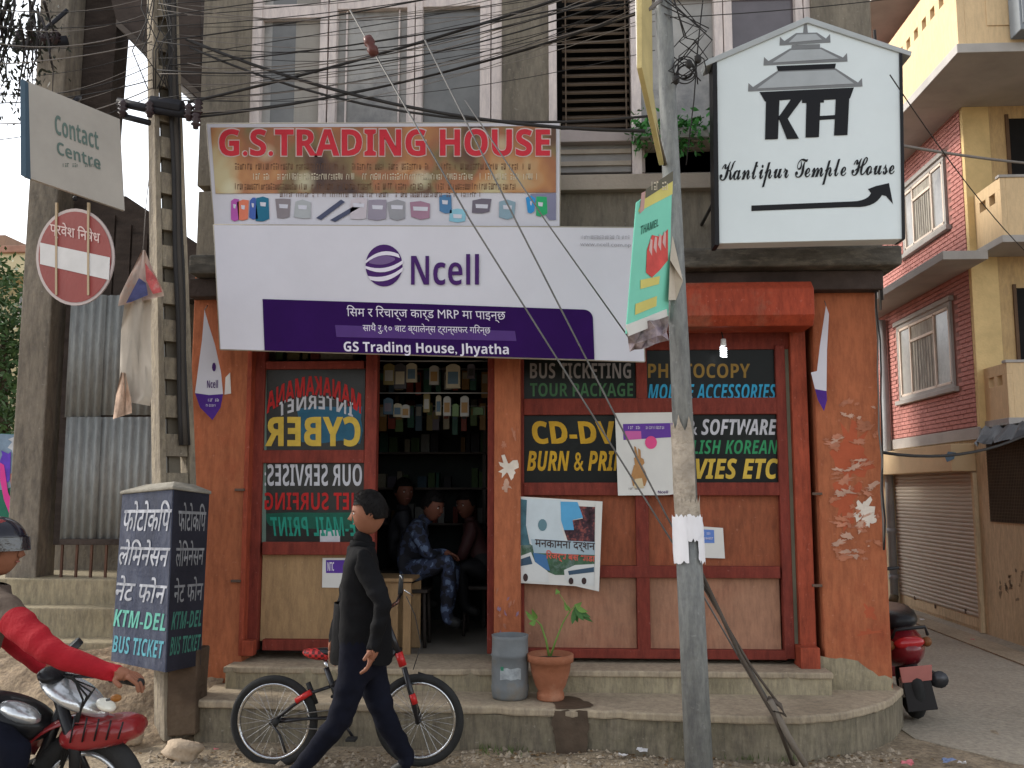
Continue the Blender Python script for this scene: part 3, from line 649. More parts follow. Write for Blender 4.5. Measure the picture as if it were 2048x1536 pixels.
for i, ((a, b, c_, d_), col) in enumerate(prods):
    rn = random.Random(i); j = lambda: rn.uniform(-3, 3)
    mt = flat('product_print_%d' % i, col)
    decal([(a + j(), b + j()), ((a + c_) / 2, b - 3), (c_ + j(), b + j()), (c_ + j(), d_ + j()), ((a + c_) / 2, d_ + 3), (a + j(), d_ + j())], gp, .001, 'product_picture', mt, gs)
    decal([(a + 6, b + 8), (c_ - 6, b + 9), (c_ - 7, b + 17), (a + 7, b + 16)], gp, .0025, 'product_picture', flat('product_print_pale', (.6, .6, .68)), gs)
for a, b in (((632, 436), (682, 402)), ((660, 440), (720, 408))):
    decal([(a[0], a[1]), (b[0], b[1] - 3), (b[0] + 8, b[1] + 2), (a[0] + 10, a[1] + 4)], gp, .001, 'product_picture', flat('product_print_pen', (.07, .08, .14)), gs)
decal([(1060, 388), (1112, 386), (1112, 440), (1098, 440)], gp, .0005, 'product_picture', flat('product_print_slate', (.22, .22, .33)), gs)

# phone shop banner
nb, np_ = banner('phone_card_banner', 'large white banner with a purple box and swirl emblem over the shop door', [(428, 450), (1278, 456), (1289, 723), (441, 698)], 6.22, vinylw, R(2), 0, .006)
def arcp(cx, cy, rx, ry, a0, a1, n=10): return [(cx + rx * math.cos(R(a0 + (a1 - a0) * i / n)), cy + ry * math.sin(R(a0 + (a1 - a0) * i / n))) for i in range(n + 1)]
decal([(525, 598), (850, 608), (1165, 619)] + arcp(1167, 638, 19, 19, -90, 0, 6) + [(1189, 719), (529, 701)], np_, .0, 'purple_box', purple, nb)
decal([(670, 650), (1030, 662), (1033, 682), (673, 674)], np_, .002, 'violet_strip', flat('banner_violet', (.075, .03, .17)), nb)
plw = flat('print_white', (.70, .66, .76))
write(nb, 'सिम र रिचार्ज कार्ड MRP मा पाइन्छ'.replace('सि', 'िस').replace('रि', 'िर'), [(693, 610), (1010, 617), (1012, 646), (694, 639)], np_, plw, .0025)
write(nb, 'साथै रु.१० बाट ब्यालेन्स ट्रान्सफर गरिन्छ'.replace('रि', 'िर'), [(725, 645), (980, 650), (982, 672), (726, 667)], np_, plw, .0045)
write(nb, 'GS Trading House, Jhyatha', [(687, 682), (1017, 688), (1018, 715), (688, 709)], np_, plw, .0045, 'bold')
plg = flat('emblem_purple', (.055, .012, .12)); plm = flat('emblem_mid_purple', (.16, .10, .24))
decal(arcp(768, 531, 37, 42, 0, 350, 34), np_, .0, 'emblem_disc', plg, nb)
def band(pts_a, pts_b, off, mt, nm='emblem_band'): decal(pts_a + list(reversed(pts_b)), np_, off, nm, mt, nb)
def curve(p0, p1, p2, n=8): return [tuple((V(p0) * (1 - t) ** 2 + V(p1) * 2 * t * (1 - t) + V(p2) * t * t)) for t in [i / n for i in range(n + 1)]]
band(curve((731, 522), (762, 492), (797, 508)), curve((731, 527), (762, 500), (800, 516)), .002, plw)
band(curve((731, 532), (770, 545), (806, 520)), curve((731, 537), (770, 556), (806, 527)), .002, plw)
band(curve((736, 552), (775, 560), (806, 534)), curve((741, 560), (775, 570), (805, 542)), .002, plw)
band(curve((740, 518), (765, 505), (790, 516)), curve((738, 526), (768, 535), (790, 520)), .0015, plm)
write(nb, 'Ncell', (822, 508, 958, 570), np_, plg, .0025, 'bold', -.004)
write(nb, 'www.ncell.com.np', [(1160, 484), (1262, 486), (1262, 496), (1160, 494)], np_, flat('print_grey', (.33, .32, .35)), .0025)
strokes(nb, (1162, 470, 1258, 478), np_, MATS['print_grey'], 30, .002, seed=4)

# ================================================================== KTH SIGN
YK = 5.95; kp = PY(YK)
kt = thing('hotel_sign', 'white gabled hotel sign with black temple drawing and curved arrow', 'sign', at(1620, 485, YK))
signw = M('sign_face_white', (.70, .77, .79), .35, .05, 1.5, .03, 5)
out = [(1433, 118), (1615, 44), (1800, 100), (1806, 478), (1438, 487)]
slab(out, kp, .14, 'lightbox', signw, kt, .004)
slab([(1425, 112), (1434, 115), (1439, 490), (1430, 490)], kp, .15, 'side_trim', black, kt, .002, off=.012)
slab([(1799, 98), (1805, 98), (1811, 478), (1805, 478)], kp, .15, 'side_trim', black, kt, .002, off=.012)
slab([(1408, 122), (1614, 33), (1824, 103), (1822, 112), (1615, 45), (1412, 132)], kp, .16, 'roof_trim', flat('trim_pale', (.42, .45, .46), .4), kt, .003, off=.015)
MB().tube([V((at(1440, 380, YK).x, YK + .14, at(1440, 380, YK).z)), V((at(1440, 380, YK).x, YU, at(1440, 380, YK).z))], .012, 6).build('bracket', cable, kt)
MB().tube([V((at(1780, 380, YK).x, YK + .14, at(1780, 380, YK).z)), V((at(1740, 380, YK).x, YU, at(1740, 380, YK).z))], .012, 6).build('bracket', cable, kt)
MB().tube([V((at(1620, 120, YK).x, YK + .14, at(1620, 120, YK).z)), V((at(1620, 120, YK).x, YU, at(1620, 120, YK).z))], .012, 6).build('bracket', cable, kt)
ink = flat('sign_ink', (.006, .006, .008), .4); greyp = flat('sign_grey', (.40, .43, .45)); greyd = flat('sign_mid_grey', (.2, .21, .22))
def art(pts, mt=ink, off=.003, nm='emblem_shape'): decal(pts, kp, off, nm, mt, kt)
art([(1609, 40), (1613, 40), (1616, 68), (1606, 68)], greyd)
def tier(a, b, c_, d_, yl, yr):
    # roof: upper edge a-b, eave c_-d_, upturned tips, dark line under
    art([a, b, (d_[0] - 8, d_[1] - 3), (d_[0], d_[1] - 12), (d_[0] + 1, d_[1] + 5), (c_[0] - 1, c_[1] + 7), (c_[0], c_[1] - 10), (c_[0] + 9, c_[1] - 2)], greyd, .002)
    art([(a[0] + 2, a[1] + 3), (b[0] - 2, b[1] + 3), (d_[0] - 16, d_[1] - 1), (c_[0] + 17, c_[1] + 1)], greyp, .004)
tier((1592, 66), (1634, 65), (1560, 84), (1660, 80), 0, 0); art([(1584, 90), (1640, 88), (1640, 97), (1582, 99)], greyd, .003)
tier((1580, 97), (1643, 95), (1528, 124), (1694, 118), 0, 0); art([(1553, 132), (1672, 127), (1670, 137), (1556, 142)], ink, .003)
tier((1556, 141), (1672, 137), (1497, 176), (1724, 168), 0, 0)
art([(1519, 184), (1708, 175), (1700, 197), (1648, 200), (1648, 205), (1604, 206), (1604, 197), (1530, 203)], ink)
art([(1532, 201), (1559, 200), (1556, 278), (1530, 279)], ink, .0045); art([(1556, 236), (1583, 197), (1606, 196), (1566, 250)], ink, .0045); art([(1556, 232), (1570, 228), (1598, 277), (1574, 278)], ink, .006)
art([(1613, 200), (1641, 199), (1638, 274), (1611, 275)], ink, .0045); art([(1672, 190), (1699, 188), (1695, 270), (1668, 271)], ink, .0045); art([(1638, 232), (1670, 230), (1670, 238), (1638, 240)], ink, .003)
write(kt, 'Kantipur Temple House', [(1438, 322), (1788, 312), (1790, 364), (1440, 378)], kp, ink, .004, 'script', .006)
art([(1503, 411), (1700, 403)] + curve((1715, 402), (1738, 398), (1742, 386), 5) + [(1736, 378), (1752, 372), (1778, 366), (1783, 392), (1786, 408), (1772, 392), (1764, 390)] + curve((1760, 396), (1748, 412), (1720, 414), 5) + [(1700, 414), (1503, 422)], ink)

# ================================================================== PENNANTS, POSTERS, PAPERS
paperw = M('paper_white', (.66, .65, .62), .7, .07, 3, .05, 20)
def pennant(label, pts_w, pts_p, Y, twist):
    pl = Pl(at(pts_w[0][0], pts_w[0][1], Y), (math.sin(twist), -math.cos(twist), 0)); r_ = thing('pennant', label, 'pennant', pl.hit(*pts_p[len(pts_p) // 2]), 'white and purple pennants on the shop piers')
    slab(pts_w, pl, .002, 'white_cloth', vinylw, r_); slab(pts_p, pl, .002, 'purple_tip', M('pennant_purple', (.07, .02, .22), .6), r_)
    MB().tube([pl.hit(*pts_w[0]), pl.hit(pts_w[0][0] + 1, pts_w[0][1] - 12) + V((0, .05, 0))], .003, 5).build('string', cableg, r_)
    return r_, pl
pe, pel = pennant('long white pennant with purple tip hanging on the pier left of the shop', [(409, 620), (416, 645), (430, 690), (442, 745), (446, 788), (418, 790), (390, 786), (396, 740), (404, 680)], [(390, 786), (418, 790), (446, 788), (441, 815), (425, 840), (400, 815)], 6.5, R(10))
write(pe, 'Ncell', (414, 760, 436, 776), pel, plg, .003, 'bold'); decal(arcp(428, 734, 4, 9, 0, 340, 10), pel, .003, 'emblem', plg, pe); strokes(pe, (412, 797, 438, 803), pel, plw, 8, .003); strokes(pe, (412, 808, 436, 813), pel, plw, 8, .003, seed=3)
pe2, pel2 = pennant('folded white pennant with purple tip on the pier beside the alley', [(1652, 611), (1658, 628), (1654, 700), (1653, 782), (1630, 778), (1622, 745), (1634, 742), (1640, 690), (1649, 630)], [(1630, 778), (1653, 782), (1654, 800), (1648, 822), (1636, 800)], 6.5, R(-8))
tagp = thing('paper_tag', 'small cream paper tag stuck on the left orange pier', 'paper', at(458, 790, YP - .01)); slab([(451, 755), (460, 745), (462, 787), (449, 789)], PY(YP - .006), .003, 'tag_sheet', paperw, tagp)

def poster(name, label, quad, Y, mat=None, cat='poster'):
    pl = PY(Y); r_ = thing(name, label, cat, pl.hit((quad[2][0] + quad[3][0]) / 2, (quad[2][1] + quad[3][1]) / 2)); slab(quad, pl, .003, 'paper_sheet', mat or paperw, r_); return r_, pl
po, pl_ = poster('rabbit_poster', 'white poster with purple heading and brown rabbit on the shop window', [(1230, 826), (1386, 824), (1384, 984), (1335, 990), (1236, 991)], YF - .06)
decal([(1246, 848), (1384, 845), (1384, 872), (1247, 880)], pl_, .002, 'purple_heading', flat('poster_purple', (.13, .05, .32)), po)
decal([(1250, 862), (1282, 862), (1283, 878), (1252, 880)], pl_, .003, 'pink_patch', flat('poster_pink', (.55, .12, .35)), po); decal(arcp(1302, 885, 12, 13, 0, 345, 16), pl_, .0035, 'pink_dot', flat('poster_hot_pink', (.72, .08, .25)), po)
strokes(po, (1252, 852, 1330, 858), pl_, plw, 22, .0045)
rb = flat('rabbit_brown', (.42, .22, .09), .8, .25)
for k_, pts_ in enumerate(([(1268, 892), (1272, 894), (1277, 918), (1271, 920)], [(1276, 896), (1281, 900), (1282, 920), (1277, 919)], [(1268, 916), (1276, 912), (1287, 918), (1289, 926), (1284, 932), (1270, 931)],
                          [(1268, 930), (1284, 930), (1291, 944), (1294, 960), (1290, 972), (1266, 972), (1262, 952)])): decal(pts_, pl_, .003 + k_ * .0004, 'rabbit', rb, po)
decal([(1270, 958), (1284, 956), (1288, 976), (1268, 976)], pl_, .0055, 'rabbit', flat('rabbit_cream', (.60, .50, .33)), po)
write(po, 'Ncell', (1316, 981, 1336, 987), pl_, plg, .003, 'bold'); strokes(po, (1254, 975, 1282, 979), pl_, inkd, 10, .003)
# bus poster: curled sheet
bp, bpl = poster('bus_trip_poster', 'blue and white travel poster with white buses below the window', [(1041, 993), (1205, 1003), (1198, 1183), (1150, 1172), (1041, 1166)], YF - .09)
decal([(1042, 996), (1122, 1000), (1124, 1060), (1135, 1095), (1062, 1090), (1050, 1040)], bpl, .001, 'picture_sky', flat('poster_ice', (.55, .62, .66)), bp)
decal([(1040, 998), (1054, 1000), (1052, 1050), (1060, 1090), (1041, 1090)], bpl, .0015, 'picture_tree', flat('poster_deep_blue', (.07, .16, .2), var=.5), bp)
decal([(1121, 1003), (1155, 1004), (1166, 1035), (1145, 1040), (1148, 1060), (1128, 1060), (1122, 1040)], bpl, .0025, 'picture_star', flat('poster_blue', (.10, .36, .62)), bp)
decal([(1150, 1012), (1190, 1014), (1189, 1090), (1136, 1084), (1128, 1060), (1146, 1060), (1144, 1041), (1166, 1037)], bpl, .0018, 'picture_street', M('poster_night', (.06, .03, .04), .6, .8, 14, 0, stain=(.5, .12, .08), samt=.9, sscale=14), bp)
decal(arcp(1085, 1050, 9, 12, 0, 340, 12), bpl, .0035, 'picture_star', flat('poster_teal_dot', (.12, .22, .26)), bp)
decal([(1042, 1086), (1075, 1090), (1190, 1092), (1189, 1150), (1110, 1150), (1042, 1120)], bpl, .0008, 'picture_hill', M('poster_green', (.06, .12, .07), .6, .5, 12, 0, stain=(.3, .35, .38), samt=.6, sscale=8), bp)
busw = flat('poster_bus_white', (.62, .63, .62)); busb = flat('poster_bus_glass', (.05, .09, .14))
decal([(1041, 1112), (1062, 1104), (1070, 1124), (1095, 1142), (1098, 1165), (1042, 1163)], bpl, .003, 'picture_bus', busw, bp); decal([(1042, 1118), (1060, 1112), (1065, 1128), (1042, 1132)], bpl, .0045, 'picture_glass', busb, bp)
decal(arcp(1051, 1155, 5, 8, 0, 330, 10), bpl, .0045, 'picture_wheel', inkd, bp)
decal([(1066, 1105), (1092, 1110), (1100, 1142), (1072, 1132)], bpl, .002, 'picture_bus', flat('poster_bus_blue', (.06, .16, .34)), bp)
decal([(1128, 1140), (1150, 1130), (1189, 1128), (1189, 1172), (1150, 1168), (1130, 1160)], bpl, .003, 'picture_bus', busw, bp); decal([(1136, 1142), (1188, 1134), (1188, 1144), (1138, 1150)], bpl, .0045, 'picture_glass', busb, bp)
for x in (1142, 1168): decal(arcp(x, 1162, 5, 7, 0, 330, 10), bpl, .0045, 'picture_wheel', inkd, bp)
decal([(1062, 1078), (1190, 1084), (1190, 1110), (1068, 1106)], bpl, .0022, 'picture_mist', flat('poster_mist', (.36, .46, .52)), bp)
write(bp, 'मनकामना दर्शन', [(1070, 1078), (1190, 1086), (1190, 1106), (1070, 1100)], bpl, inkd, .005, None, .01)
write(bp, 'रिजर्भ बस भाडा'.replace('रि', 'िर'), [(1092, 1100), (1190, 1108), (1190, 1128), (1092, 1122)], bpl, flat('print_scarlet', (.62, .12, .09)), .005, None, .02)
decal([(1191, 1004), (1205, 1004), (1198, 1182), (1189, 1180)], bpl, .006, 'curled_edge', paperw, bp)
n1, n1p = poster('notice_sheet', 'small white notice with a blue block to the right of the steel pole', [(1392, 1052), (1446, 1056), (1450, 1117), (1392, 1115)], YF - .01, cat='notice'); decal([(1393, 1058), (1428, 1060), (1429, 1086), (1393, 1086)], n1p, .002, 'blue_block', flat('notice_blue', (.12, .22, .55)), n1)
strokes(n1, (1396, 1064, 1424, 1069), n1p, plw, 9, .004); strokes(n1, (1396, 1074, 1424, 1079), n1p, plw, 9, .004, seed=2)
n2, n2p = poster('recharge_notice', 'white notice with purple block on the pale plywood panel', [(645, 1116), (700, 1116), (700, 1176), (644, 1175)], YF + .012, cat='notice'); decal([(652, 1120), (690, 1120), (690, 1146), (652, 1146)], n2p, .002, 'purple_block', flat('notice_purple', (.10, .04, .3)), n2)
write(n2, 'NTC', (655, 1124, 668, 1142), n2p, plw, .004, 'bold')
# ================================================================== UTILITY POLES
def taper_pole(m, a, b, wa, wb, n=16): m.tube([a.lerp(b, t) for t in (0, .25, .5, .75, 1)], [wa + (wb - wa) * t for t in (0, .25, .5, .75, 1)], n)
# steel pole, right
sp = thing('steel_pole', 'grey steel pole with scraps of old bills, in front of the shop', 'pole', atz(1396, 1536, 0) + V((0, 0, 0)))
p0 = at(1397, 1560, 5.5); p0 = p0 + (p0 - at(1325, -40, 5.5)).normalized() * (p0.z / ((at(1325, -40, 5.5) - p0).normalized().z)) * 1.0
p1 = at(1316, -220, 5.5)
def sp_at(py):
    t = (py + 220) / (1560 + 220); return p1.lerp(at(1399, 1560, 5.5), t)
m = MB(); dirp = (at(1399, 1560, 5.5) - p1).normalized()
m.tube([at(1399, 1560, 5.5) + dirp * .12, sp_at(1180), sp_at(1100)], [.080, .076, .072], 18); m.build('lower_tube', steelp, sp)
MB().tube([sp_at(1101), sp_at(640), sp_at(100), p1], [.066, .056, .052, .050], 18).build('upper_tube', steelp, sp)
MB().tube([sp_at(1104), sp_at(1092)], [.080, .075], 18).build('joint_collar', steelp, sp, bevel=.003)
# bills wrapped on the pole
def wrap(py0, py1, a0, a1, rad, name, mat, rag=.02, seed=0):
    rnd = random.Random(seed); m = MB(); n = 14; vs = []
    A, Bp = sp_at(py0), sp_at(py1)
    for j in range(6):
        c = A.lerp(Bp, j / 5)
        for i in range(n + 1):
            a = R(a0 + (a1 - a0) * i / n); rr = rad + rnd.uniform(0, .006); jz = rnd.uniform(-rag, rag) if j in (0, 5) else 0
            vs.append(c + V((math.cos(a) * rr, math.sin(a) * rr, jz)))
    m.add(vs, [(j * (n + 1) + i, j * (n + 1) + i + 1, (j + 1) * (n + 1) + i + 1, (j + 1) * (n + 1) + i) for j in range(5) for i in range(n)], True)
    return m.build(name, mat, sp, norm=False)
billg = M('torn_bill_layers', (.42, .36, .29), .95, .35, 18, .8, 30, stain=(.22, .19, .16), samt=.6, sscale=9)
wrap(895, 1085, 175, 310, .070, 'torn_bills', billg, .05, 2); wrap(1040, 1098, 230, 330, .078, 'torn_bills', billg, .03, 3)
billw = M('white_bill', (.80, .79, .82), .6, .04, 4, .1)
wrap(1072, 1160, 170, 262, .086, 'white_bill', billw, .012, 4); wrap(1072, 1118, 262, 350, .086, 'white_bill', billw, .012, 5); wrap(1110, 1160, 300, 352, .087, 'white_bill', billw, .02, 7)
# teal poster board tied to the pole, seen at an angle
ta = thing('teal_poster_board', 'turquoise and yellow poster board tied edge-on to the steel pole', 'poster', at(1300, 690, 5.4))
pa, pb, pc = at(1272, 520, 5.15), at(1342, 480, 5.42), at(1252, 690, 5.15)
tp = P3(pa, pb, pc)
tealm = M('teal_vinyl', (.20, .62, .47), .5, .08, 3, .1, 8)
slab([(1274, 405), (1345, 352), (1337, 640), (1253, 668)], tp, .01, 'board', tealm, ta, .003)
decal([(1290, 386), (1346, 350), (1345, 388), (1276, 424)], tp, .002, 'yellow_heading', flat('poster_yellow', (.62, .55, .16)), ta)
decal([(1292, 378), (1346, 342), (1346, 362), (1291, 397)], tp, .004, 'dark_heading', flat('poster_dark_heading', (.12, .11, .08)), ta)
decal([(1283, 386), (1291, 382), (1288, 420), (1279, 428)], tp, .004, 'pink_figure', flat('poster_skin_pink', (.5, .3, .28)), ta)
strokes(ta, (1297, 362, 1341, 380), tp, inkw, 9, .006)
write(ta, 'THAMEL', [(1282, 452), (1318, 437), (1317, 452), (1281, 470)], tp, flat('poster_dark_green', (.03, .14, .10)), .003, 'bold')
decal([(1292, 545), (1294, 500), (1304, 470), (1322, 474), (1336, 458), (1336, 520), (1320, 540), (1304, 555)], tp, .003, 'red_flower', flat('poster_coral', (.62, .08, .07), var=.3), ta)
for i in range(4): decal([(1298 + i * 9, 500 - i * 5), (1301 + i * 9, 478 - i * 5), (1305 + i * 9, 480 - i * 5), (1304 + i * 9, 512 - i * 5)], tp, .005, 'pale_letters', flat('poster_pale_pink', (.62, .4, .38)), ta)
decal([(1281, 560), (1320, 552), (1318, 568), (1281, 578)], tp, .003, 'yellow_words', MATS['poster_yellow'], ta); decal([(1271, 608), (1314, 592), (1313, 612), (1270, 630)], tp, .003, 'yellow_words', MATS['poster_yellow'], ta)
slab([(1253, 650), (1334, 618), (1336, 642), (1300, 655), (1258, 672)], tp, .008, 'white_hem', paperw, ta, 0, .006)
m = MB(); rnd = random.Random(11)
g = [[at(1258 + 13 * i + rnd.uniform(-3, 3), 655 - 4 * i + 17 * j + rnd.uniform(-3, 3), 5.3 + rnd.uniform(-.05, .05)) for i in range(7)] for j in range(4)]
m.add([p for r_ in g for p in r_], [(j * 7 + i, j * 7 + i + 1, (j + 1) * 7 + i + 1, (j + 1) * 7 + i) for j in range(3) for i in range(6)])
m.build('crumpled_sheet', M('faded_crumpled_print', (.30, .24, .24), .7, .6, 9, .3, stain=(.12, .10, .2), samt=.6, sscale=6), ta, norm=False)
m = MB(); m.add([at(1345, 470, 5.45), at(1340, 520, 5.4), at(1366, 562, 5.42), at(1352, 600, 5.44), at(1337, 600, 5.4)], [(0, 1, 2), (0, 2, 3), (0, 3, 4), (0, 4, 1)]); m.build('loose_flap', M('vinyl_back', (.5, .44, .36), .7), ta, norm=False)
# yellow signboard seen almost edge on, above
yb_ = thing('edge_on_signboard', 'narrow yellow signboard seen edge-on at the top of the steel pole', 'sign', at(1310, 330, 5.4))
q = [at(1283, -150, 5.1), at(1306, -150, 5.42), at(1310, 150, 5.44), at(1330, 328, 5.46), at(1283, 130, 5.1)]
ypl = P3(q[0], q[1], q[3])
slab([(1284, -150), (1302, -150), (1306, 180), (1328, 330), (1284, 135)], ypl, .03, 'board_face', M('board_yellow', (.47, .38, .17), .6, .2, 4), yb_, .003)
slab([(1268, -150), (1284, -150), (1284, 132), (1274, 130)], PY(5.08), .03, 'board_edge', flat('board_white_edge', (.8, .78, .72)), yb_, .003)
m = MB(); m.tube([at(1282, 140, 5.08), at(1306, 240, 5.25), at(1330, 330, 5.45)], .014, 6); m.build('diagonal_strut', M('strut_brown', (.13, .10, .07), .8), yb_)
MB().tube([at(1296, 20, 5.2), sp_at(20)], .012, 6).build('bracket', cableg, yb_)

# concrete pole, centre left
cp = thing('concrete_pole', 'weathered ladder-type concrete pole with black insulator arms', 'pole', atz(362, 1465, 0))
YC = 6.18
A0, A1 = at(360, 1470, YC), at(321, -160, YC)
def cpp(py): return A1.lerp(A0, (py + 160) / (1470 + 160))
m = MB()
def ring(c, wx, wy): return [c + V((-wx, -wy, 0)), c + V((wx, -wy, 0)), c + V((wx, wy, 0)), c + V((-wx, wy, 0))]
rot = Matrix.Rotation(R(40), 3, 'Z')
def rp(c, x, y): return c + rot @ V((x, y, 0))
n = 40; hw = .127; hd = .108
for sgn in (-1, 1):   # two flanges
    vs = []
    for j in range(2):
        c = A0 if j == 0 else A1; s_ = 1.05 if j == 0 else .66
        vs += [rp(c, sgn * hw * s_, -hd * s_), rp(c, sgn * (hw - .045) * s_, -hd * s_), rp(c, sgn * (hw - .045) * s_, hd * s_), rp(c, sgn * hw * s_, hd * s_)]
    m.add(vs, [(0, 1, 2, 3), (4, 7, 6, 5), (0, 4, 5, 1), (1, 5, 6, 2), (2, 6, 7, 3), (3, 7, 4, 0)])
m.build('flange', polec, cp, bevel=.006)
for k in range(22):
    t0 = k / 22; t1 = t0 + .026
    c0, c1 = A0.lerp(A1, t0), A0.lerp(A1, t1); s0 = 1.05 - .39 * t0
    mm = MB(); mm.add([rp(c0, -.076 * s0, -hd * .8 * s0), rp(c0, .076 * s0, -hd * .8 * s0), rp(c0, .076 * s0, hd * .8 * s0), rp(c0, -.076 * s0, hd * .8 * s0),
                       rp(c1, -.076 * s0, -hd * .8 * s0), rp(c1, .076 * s0, -hd * .8 * s0), rp(c1, .076 * s0, hd * .8 * s0), rp(c1, -.076 * s0, hd * .8 * s0)],
                      [(0, 3, 2, 1), (4, 5, 6, 7), (0, 1, 5, 4), (1, 2, 6, 5), (2, 3, 7, 6), (3, 0, 4, 7)])
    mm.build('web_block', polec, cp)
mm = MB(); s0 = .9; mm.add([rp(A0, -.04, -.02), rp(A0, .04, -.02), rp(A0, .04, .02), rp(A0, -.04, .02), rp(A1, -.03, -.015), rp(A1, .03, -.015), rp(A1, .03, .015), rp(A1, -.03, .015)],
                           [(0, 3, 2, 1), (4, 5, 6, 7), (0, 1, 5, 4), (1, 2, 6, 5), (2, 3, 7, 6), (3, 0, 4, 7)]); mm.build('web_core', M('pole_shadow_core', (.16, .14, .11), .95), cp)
for k_, (dx_, r__) in enumerate(((.085, .016), (.10, .022), (.118, .013))):  # added dark tubes standing in for the pole's dirty, shaded right side
    MB().tube([cpp(y_) + V((dx_ * (1.05 - .28 * (1 - (y_ + 160) / 1622)) + .004 * math.sin(y_ * .02 + k_), -.06 + .02 * k_, 0)) for y_ in range(-150, 960, 60)], r__, 8).build('dark_side_tube', cable if k_ != 1 else M('dark_side_tone', (.06, .052, .045), .7), cp)
pf = MB(); pf.prism([PY(6.02).hit(x_, y_) for x_, y_ in ((335, 1300), (398, 1300), (392, 1380), (391, 1470), (328, 1475), (334, 1380))], (0, .2, 0)); pf.build('pole_foot', M('muddy_foot', (.085, .058, .04), .95, .35, 5, .7, 20, stain=(.16, .12, .08), samt=.6), cp, bevel=.012)
ironb = M('black_iron', (.02, .02, .025), .6, .3)
m = MB(); m.tube([at(236, 204, 6.04), at(300, 218, 6.05), at(398, 232, 6.06)], .032, 8); m.tube([at(245, 232, 6.04), at(300, 246, 6.05)], .021, 6); m.build('cross_arm', ironb, cp)
def insul(c, par, r_=.035):
    return MB().lathe(c, [(0, -.07), (r_ * .5, -.07), (r_ * .6, -.045), (r_, -.04), (r_ * .5, -.02), (r_, -.01), (r_ * .5, .01), (r_, .02), (r_ * .4, .05), (0, .06)], 12).build('insulator', M('insulator_glaze', (.05, .035, .04), .25, .2), par)
for x, y in ((246, 215), (300, 215), (392, 238), (378, 222), (396, 212)): insul(at(x, y, 6.02), cp)
m = MB(); m.tube([at(303, 205, 6.05), at(365, 215, 6.05)], .05, 8); m.build('clamp_band', ironb, cp, bevel=.004)

# painted sheet-metal box around the pole foot
bx = thing('painted_pole_box', 'dark blue boxed sign round the concrete pole with white Nepali words', 'sign', atz(330, 1380, .1))
mt_box = M('box_blue_paint', (.035, .045, .085), .6, .35, 3, .15, 30, stain=(.12, .13, .16), samt=.6, sscale=3, stretch=2, fine=0.40); mt_box2 = M('box_shaded_side', (.02, .02, .03), .6, .35, 3, .15)  # second paint repeats the box colour darker, shade put into the colour
tA, tB, tC = at(245, 985, 6.10), at(346, 975, 5.80), at(419, 985, 6.08)
bB = at(331, 1345, 5.80); bA, bC = P3(tA, tB, bB).hit(222, 1322), P3(tB, tC, bB).hit(401, 1330)
tD, bD = V((tA.x * .4 + tC.x * .6, 6.42, tA.z)), V((bA.x * .4 + bC.x * .6, 6.42, bA.z))
lf, rf = P3(tA, tB, bB), P3(tB, tC, bC)
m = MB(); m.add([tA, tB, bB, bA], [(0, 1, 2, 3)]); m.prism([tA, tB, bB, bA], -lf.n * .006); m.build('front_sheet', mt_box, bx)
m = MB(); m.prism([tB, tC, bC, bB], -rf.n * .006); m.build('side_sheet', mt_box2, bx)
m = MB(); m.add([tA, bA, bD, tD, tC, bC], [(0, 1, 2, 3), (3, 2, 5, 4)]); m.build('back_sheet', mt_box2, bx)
mid = (tA + tB + tC + tD) / 4
m = MB(); up = V((0, 0, .05)); g_ = 1.06
rim = [mid + (p - mid) * g_ for p in (tA, tB, tC, tD)]; top4 = [mid + (p - mid) * .55 + up for p in (tA, tB, tC, tD)]
m.add([p - V((0, 0, .012)) for p in rim] + [p + V((0, 0, .008)) for p in rim] + top4, [(0, 3, 2, 1), (8, 9, 10, 11)] + [(i, (i + 1) % 4, (i + 1) % 4 + 4, i + 4) for i in range(4)] + [(i + 4, (i + 1) % 4 + 4, (i + 1) % 4 + 8, i + 8) for i in range(4)])
m.build('cement_cap', M('cap_cement', (.26, .24, .20), .9, .3, 5, .4), bx, bevel=.006)
wb = M('brushed_white', (.40, .41, .45), .8, .45, 14, 0, stain=(.10, .11, .15), samt=.7, sscale=9); wd = M('brushed_white_shaded', (.22, .22, .23), .7, .3, 20, 0); tg = M('brushed_teal', (.13, .42, .34), .7, .3, 20, 0); tb_ = M('brushed_blue', (.10, .33, .40), .7, .3, 20, 0); td = M('brushed_teal_shaded', (.05, .17, .13), .7, .3, 20, 0)  # grey and dim teal are the front lettering darkened for the shaded side
L1, L2, L3 = 'फोटोकपि'.replace('पि', 'िप'), 'लेमिनेसन'.replace('मि', 'िम'), 'नेट फोन'
write(bx, L1, [(249, 1002), (343, 1000), (341, 1062), (246, 1062)], lf, wb, .003, None, .012, shear=.08); write(bx, L2, [(241, 1078), (340, 1080), (337, 1134), (237, 1130)], lf, wb, .003, None, .012, shear=.08)
write(bx, L3, [(234, 1150), (334, 1156), (331, 1208), (230, 1200)], lf, wb, .003, None, .012, shear=.08)
write(bx, 'KTM-DEL', [(228, 1218), (332, 1228), (330, 1262), (226, 1252)], lf, tg, .003, 'ital'); write(bx, 'BUS TICKET', [(226, 1270), (328, 1282), (326, 1318), (224, 1304)], lf, tb_, .003, 'ital')
write(bx, L1, [(358, 1004), (414, 1008), (410, 1062), (356, 1062)], rf, wd, .003, None, .01); write(bx, L2, [(354, 1080), (410, 1082), (406, 1130), (350, 1134)], rf, wd, .003, None, .01)
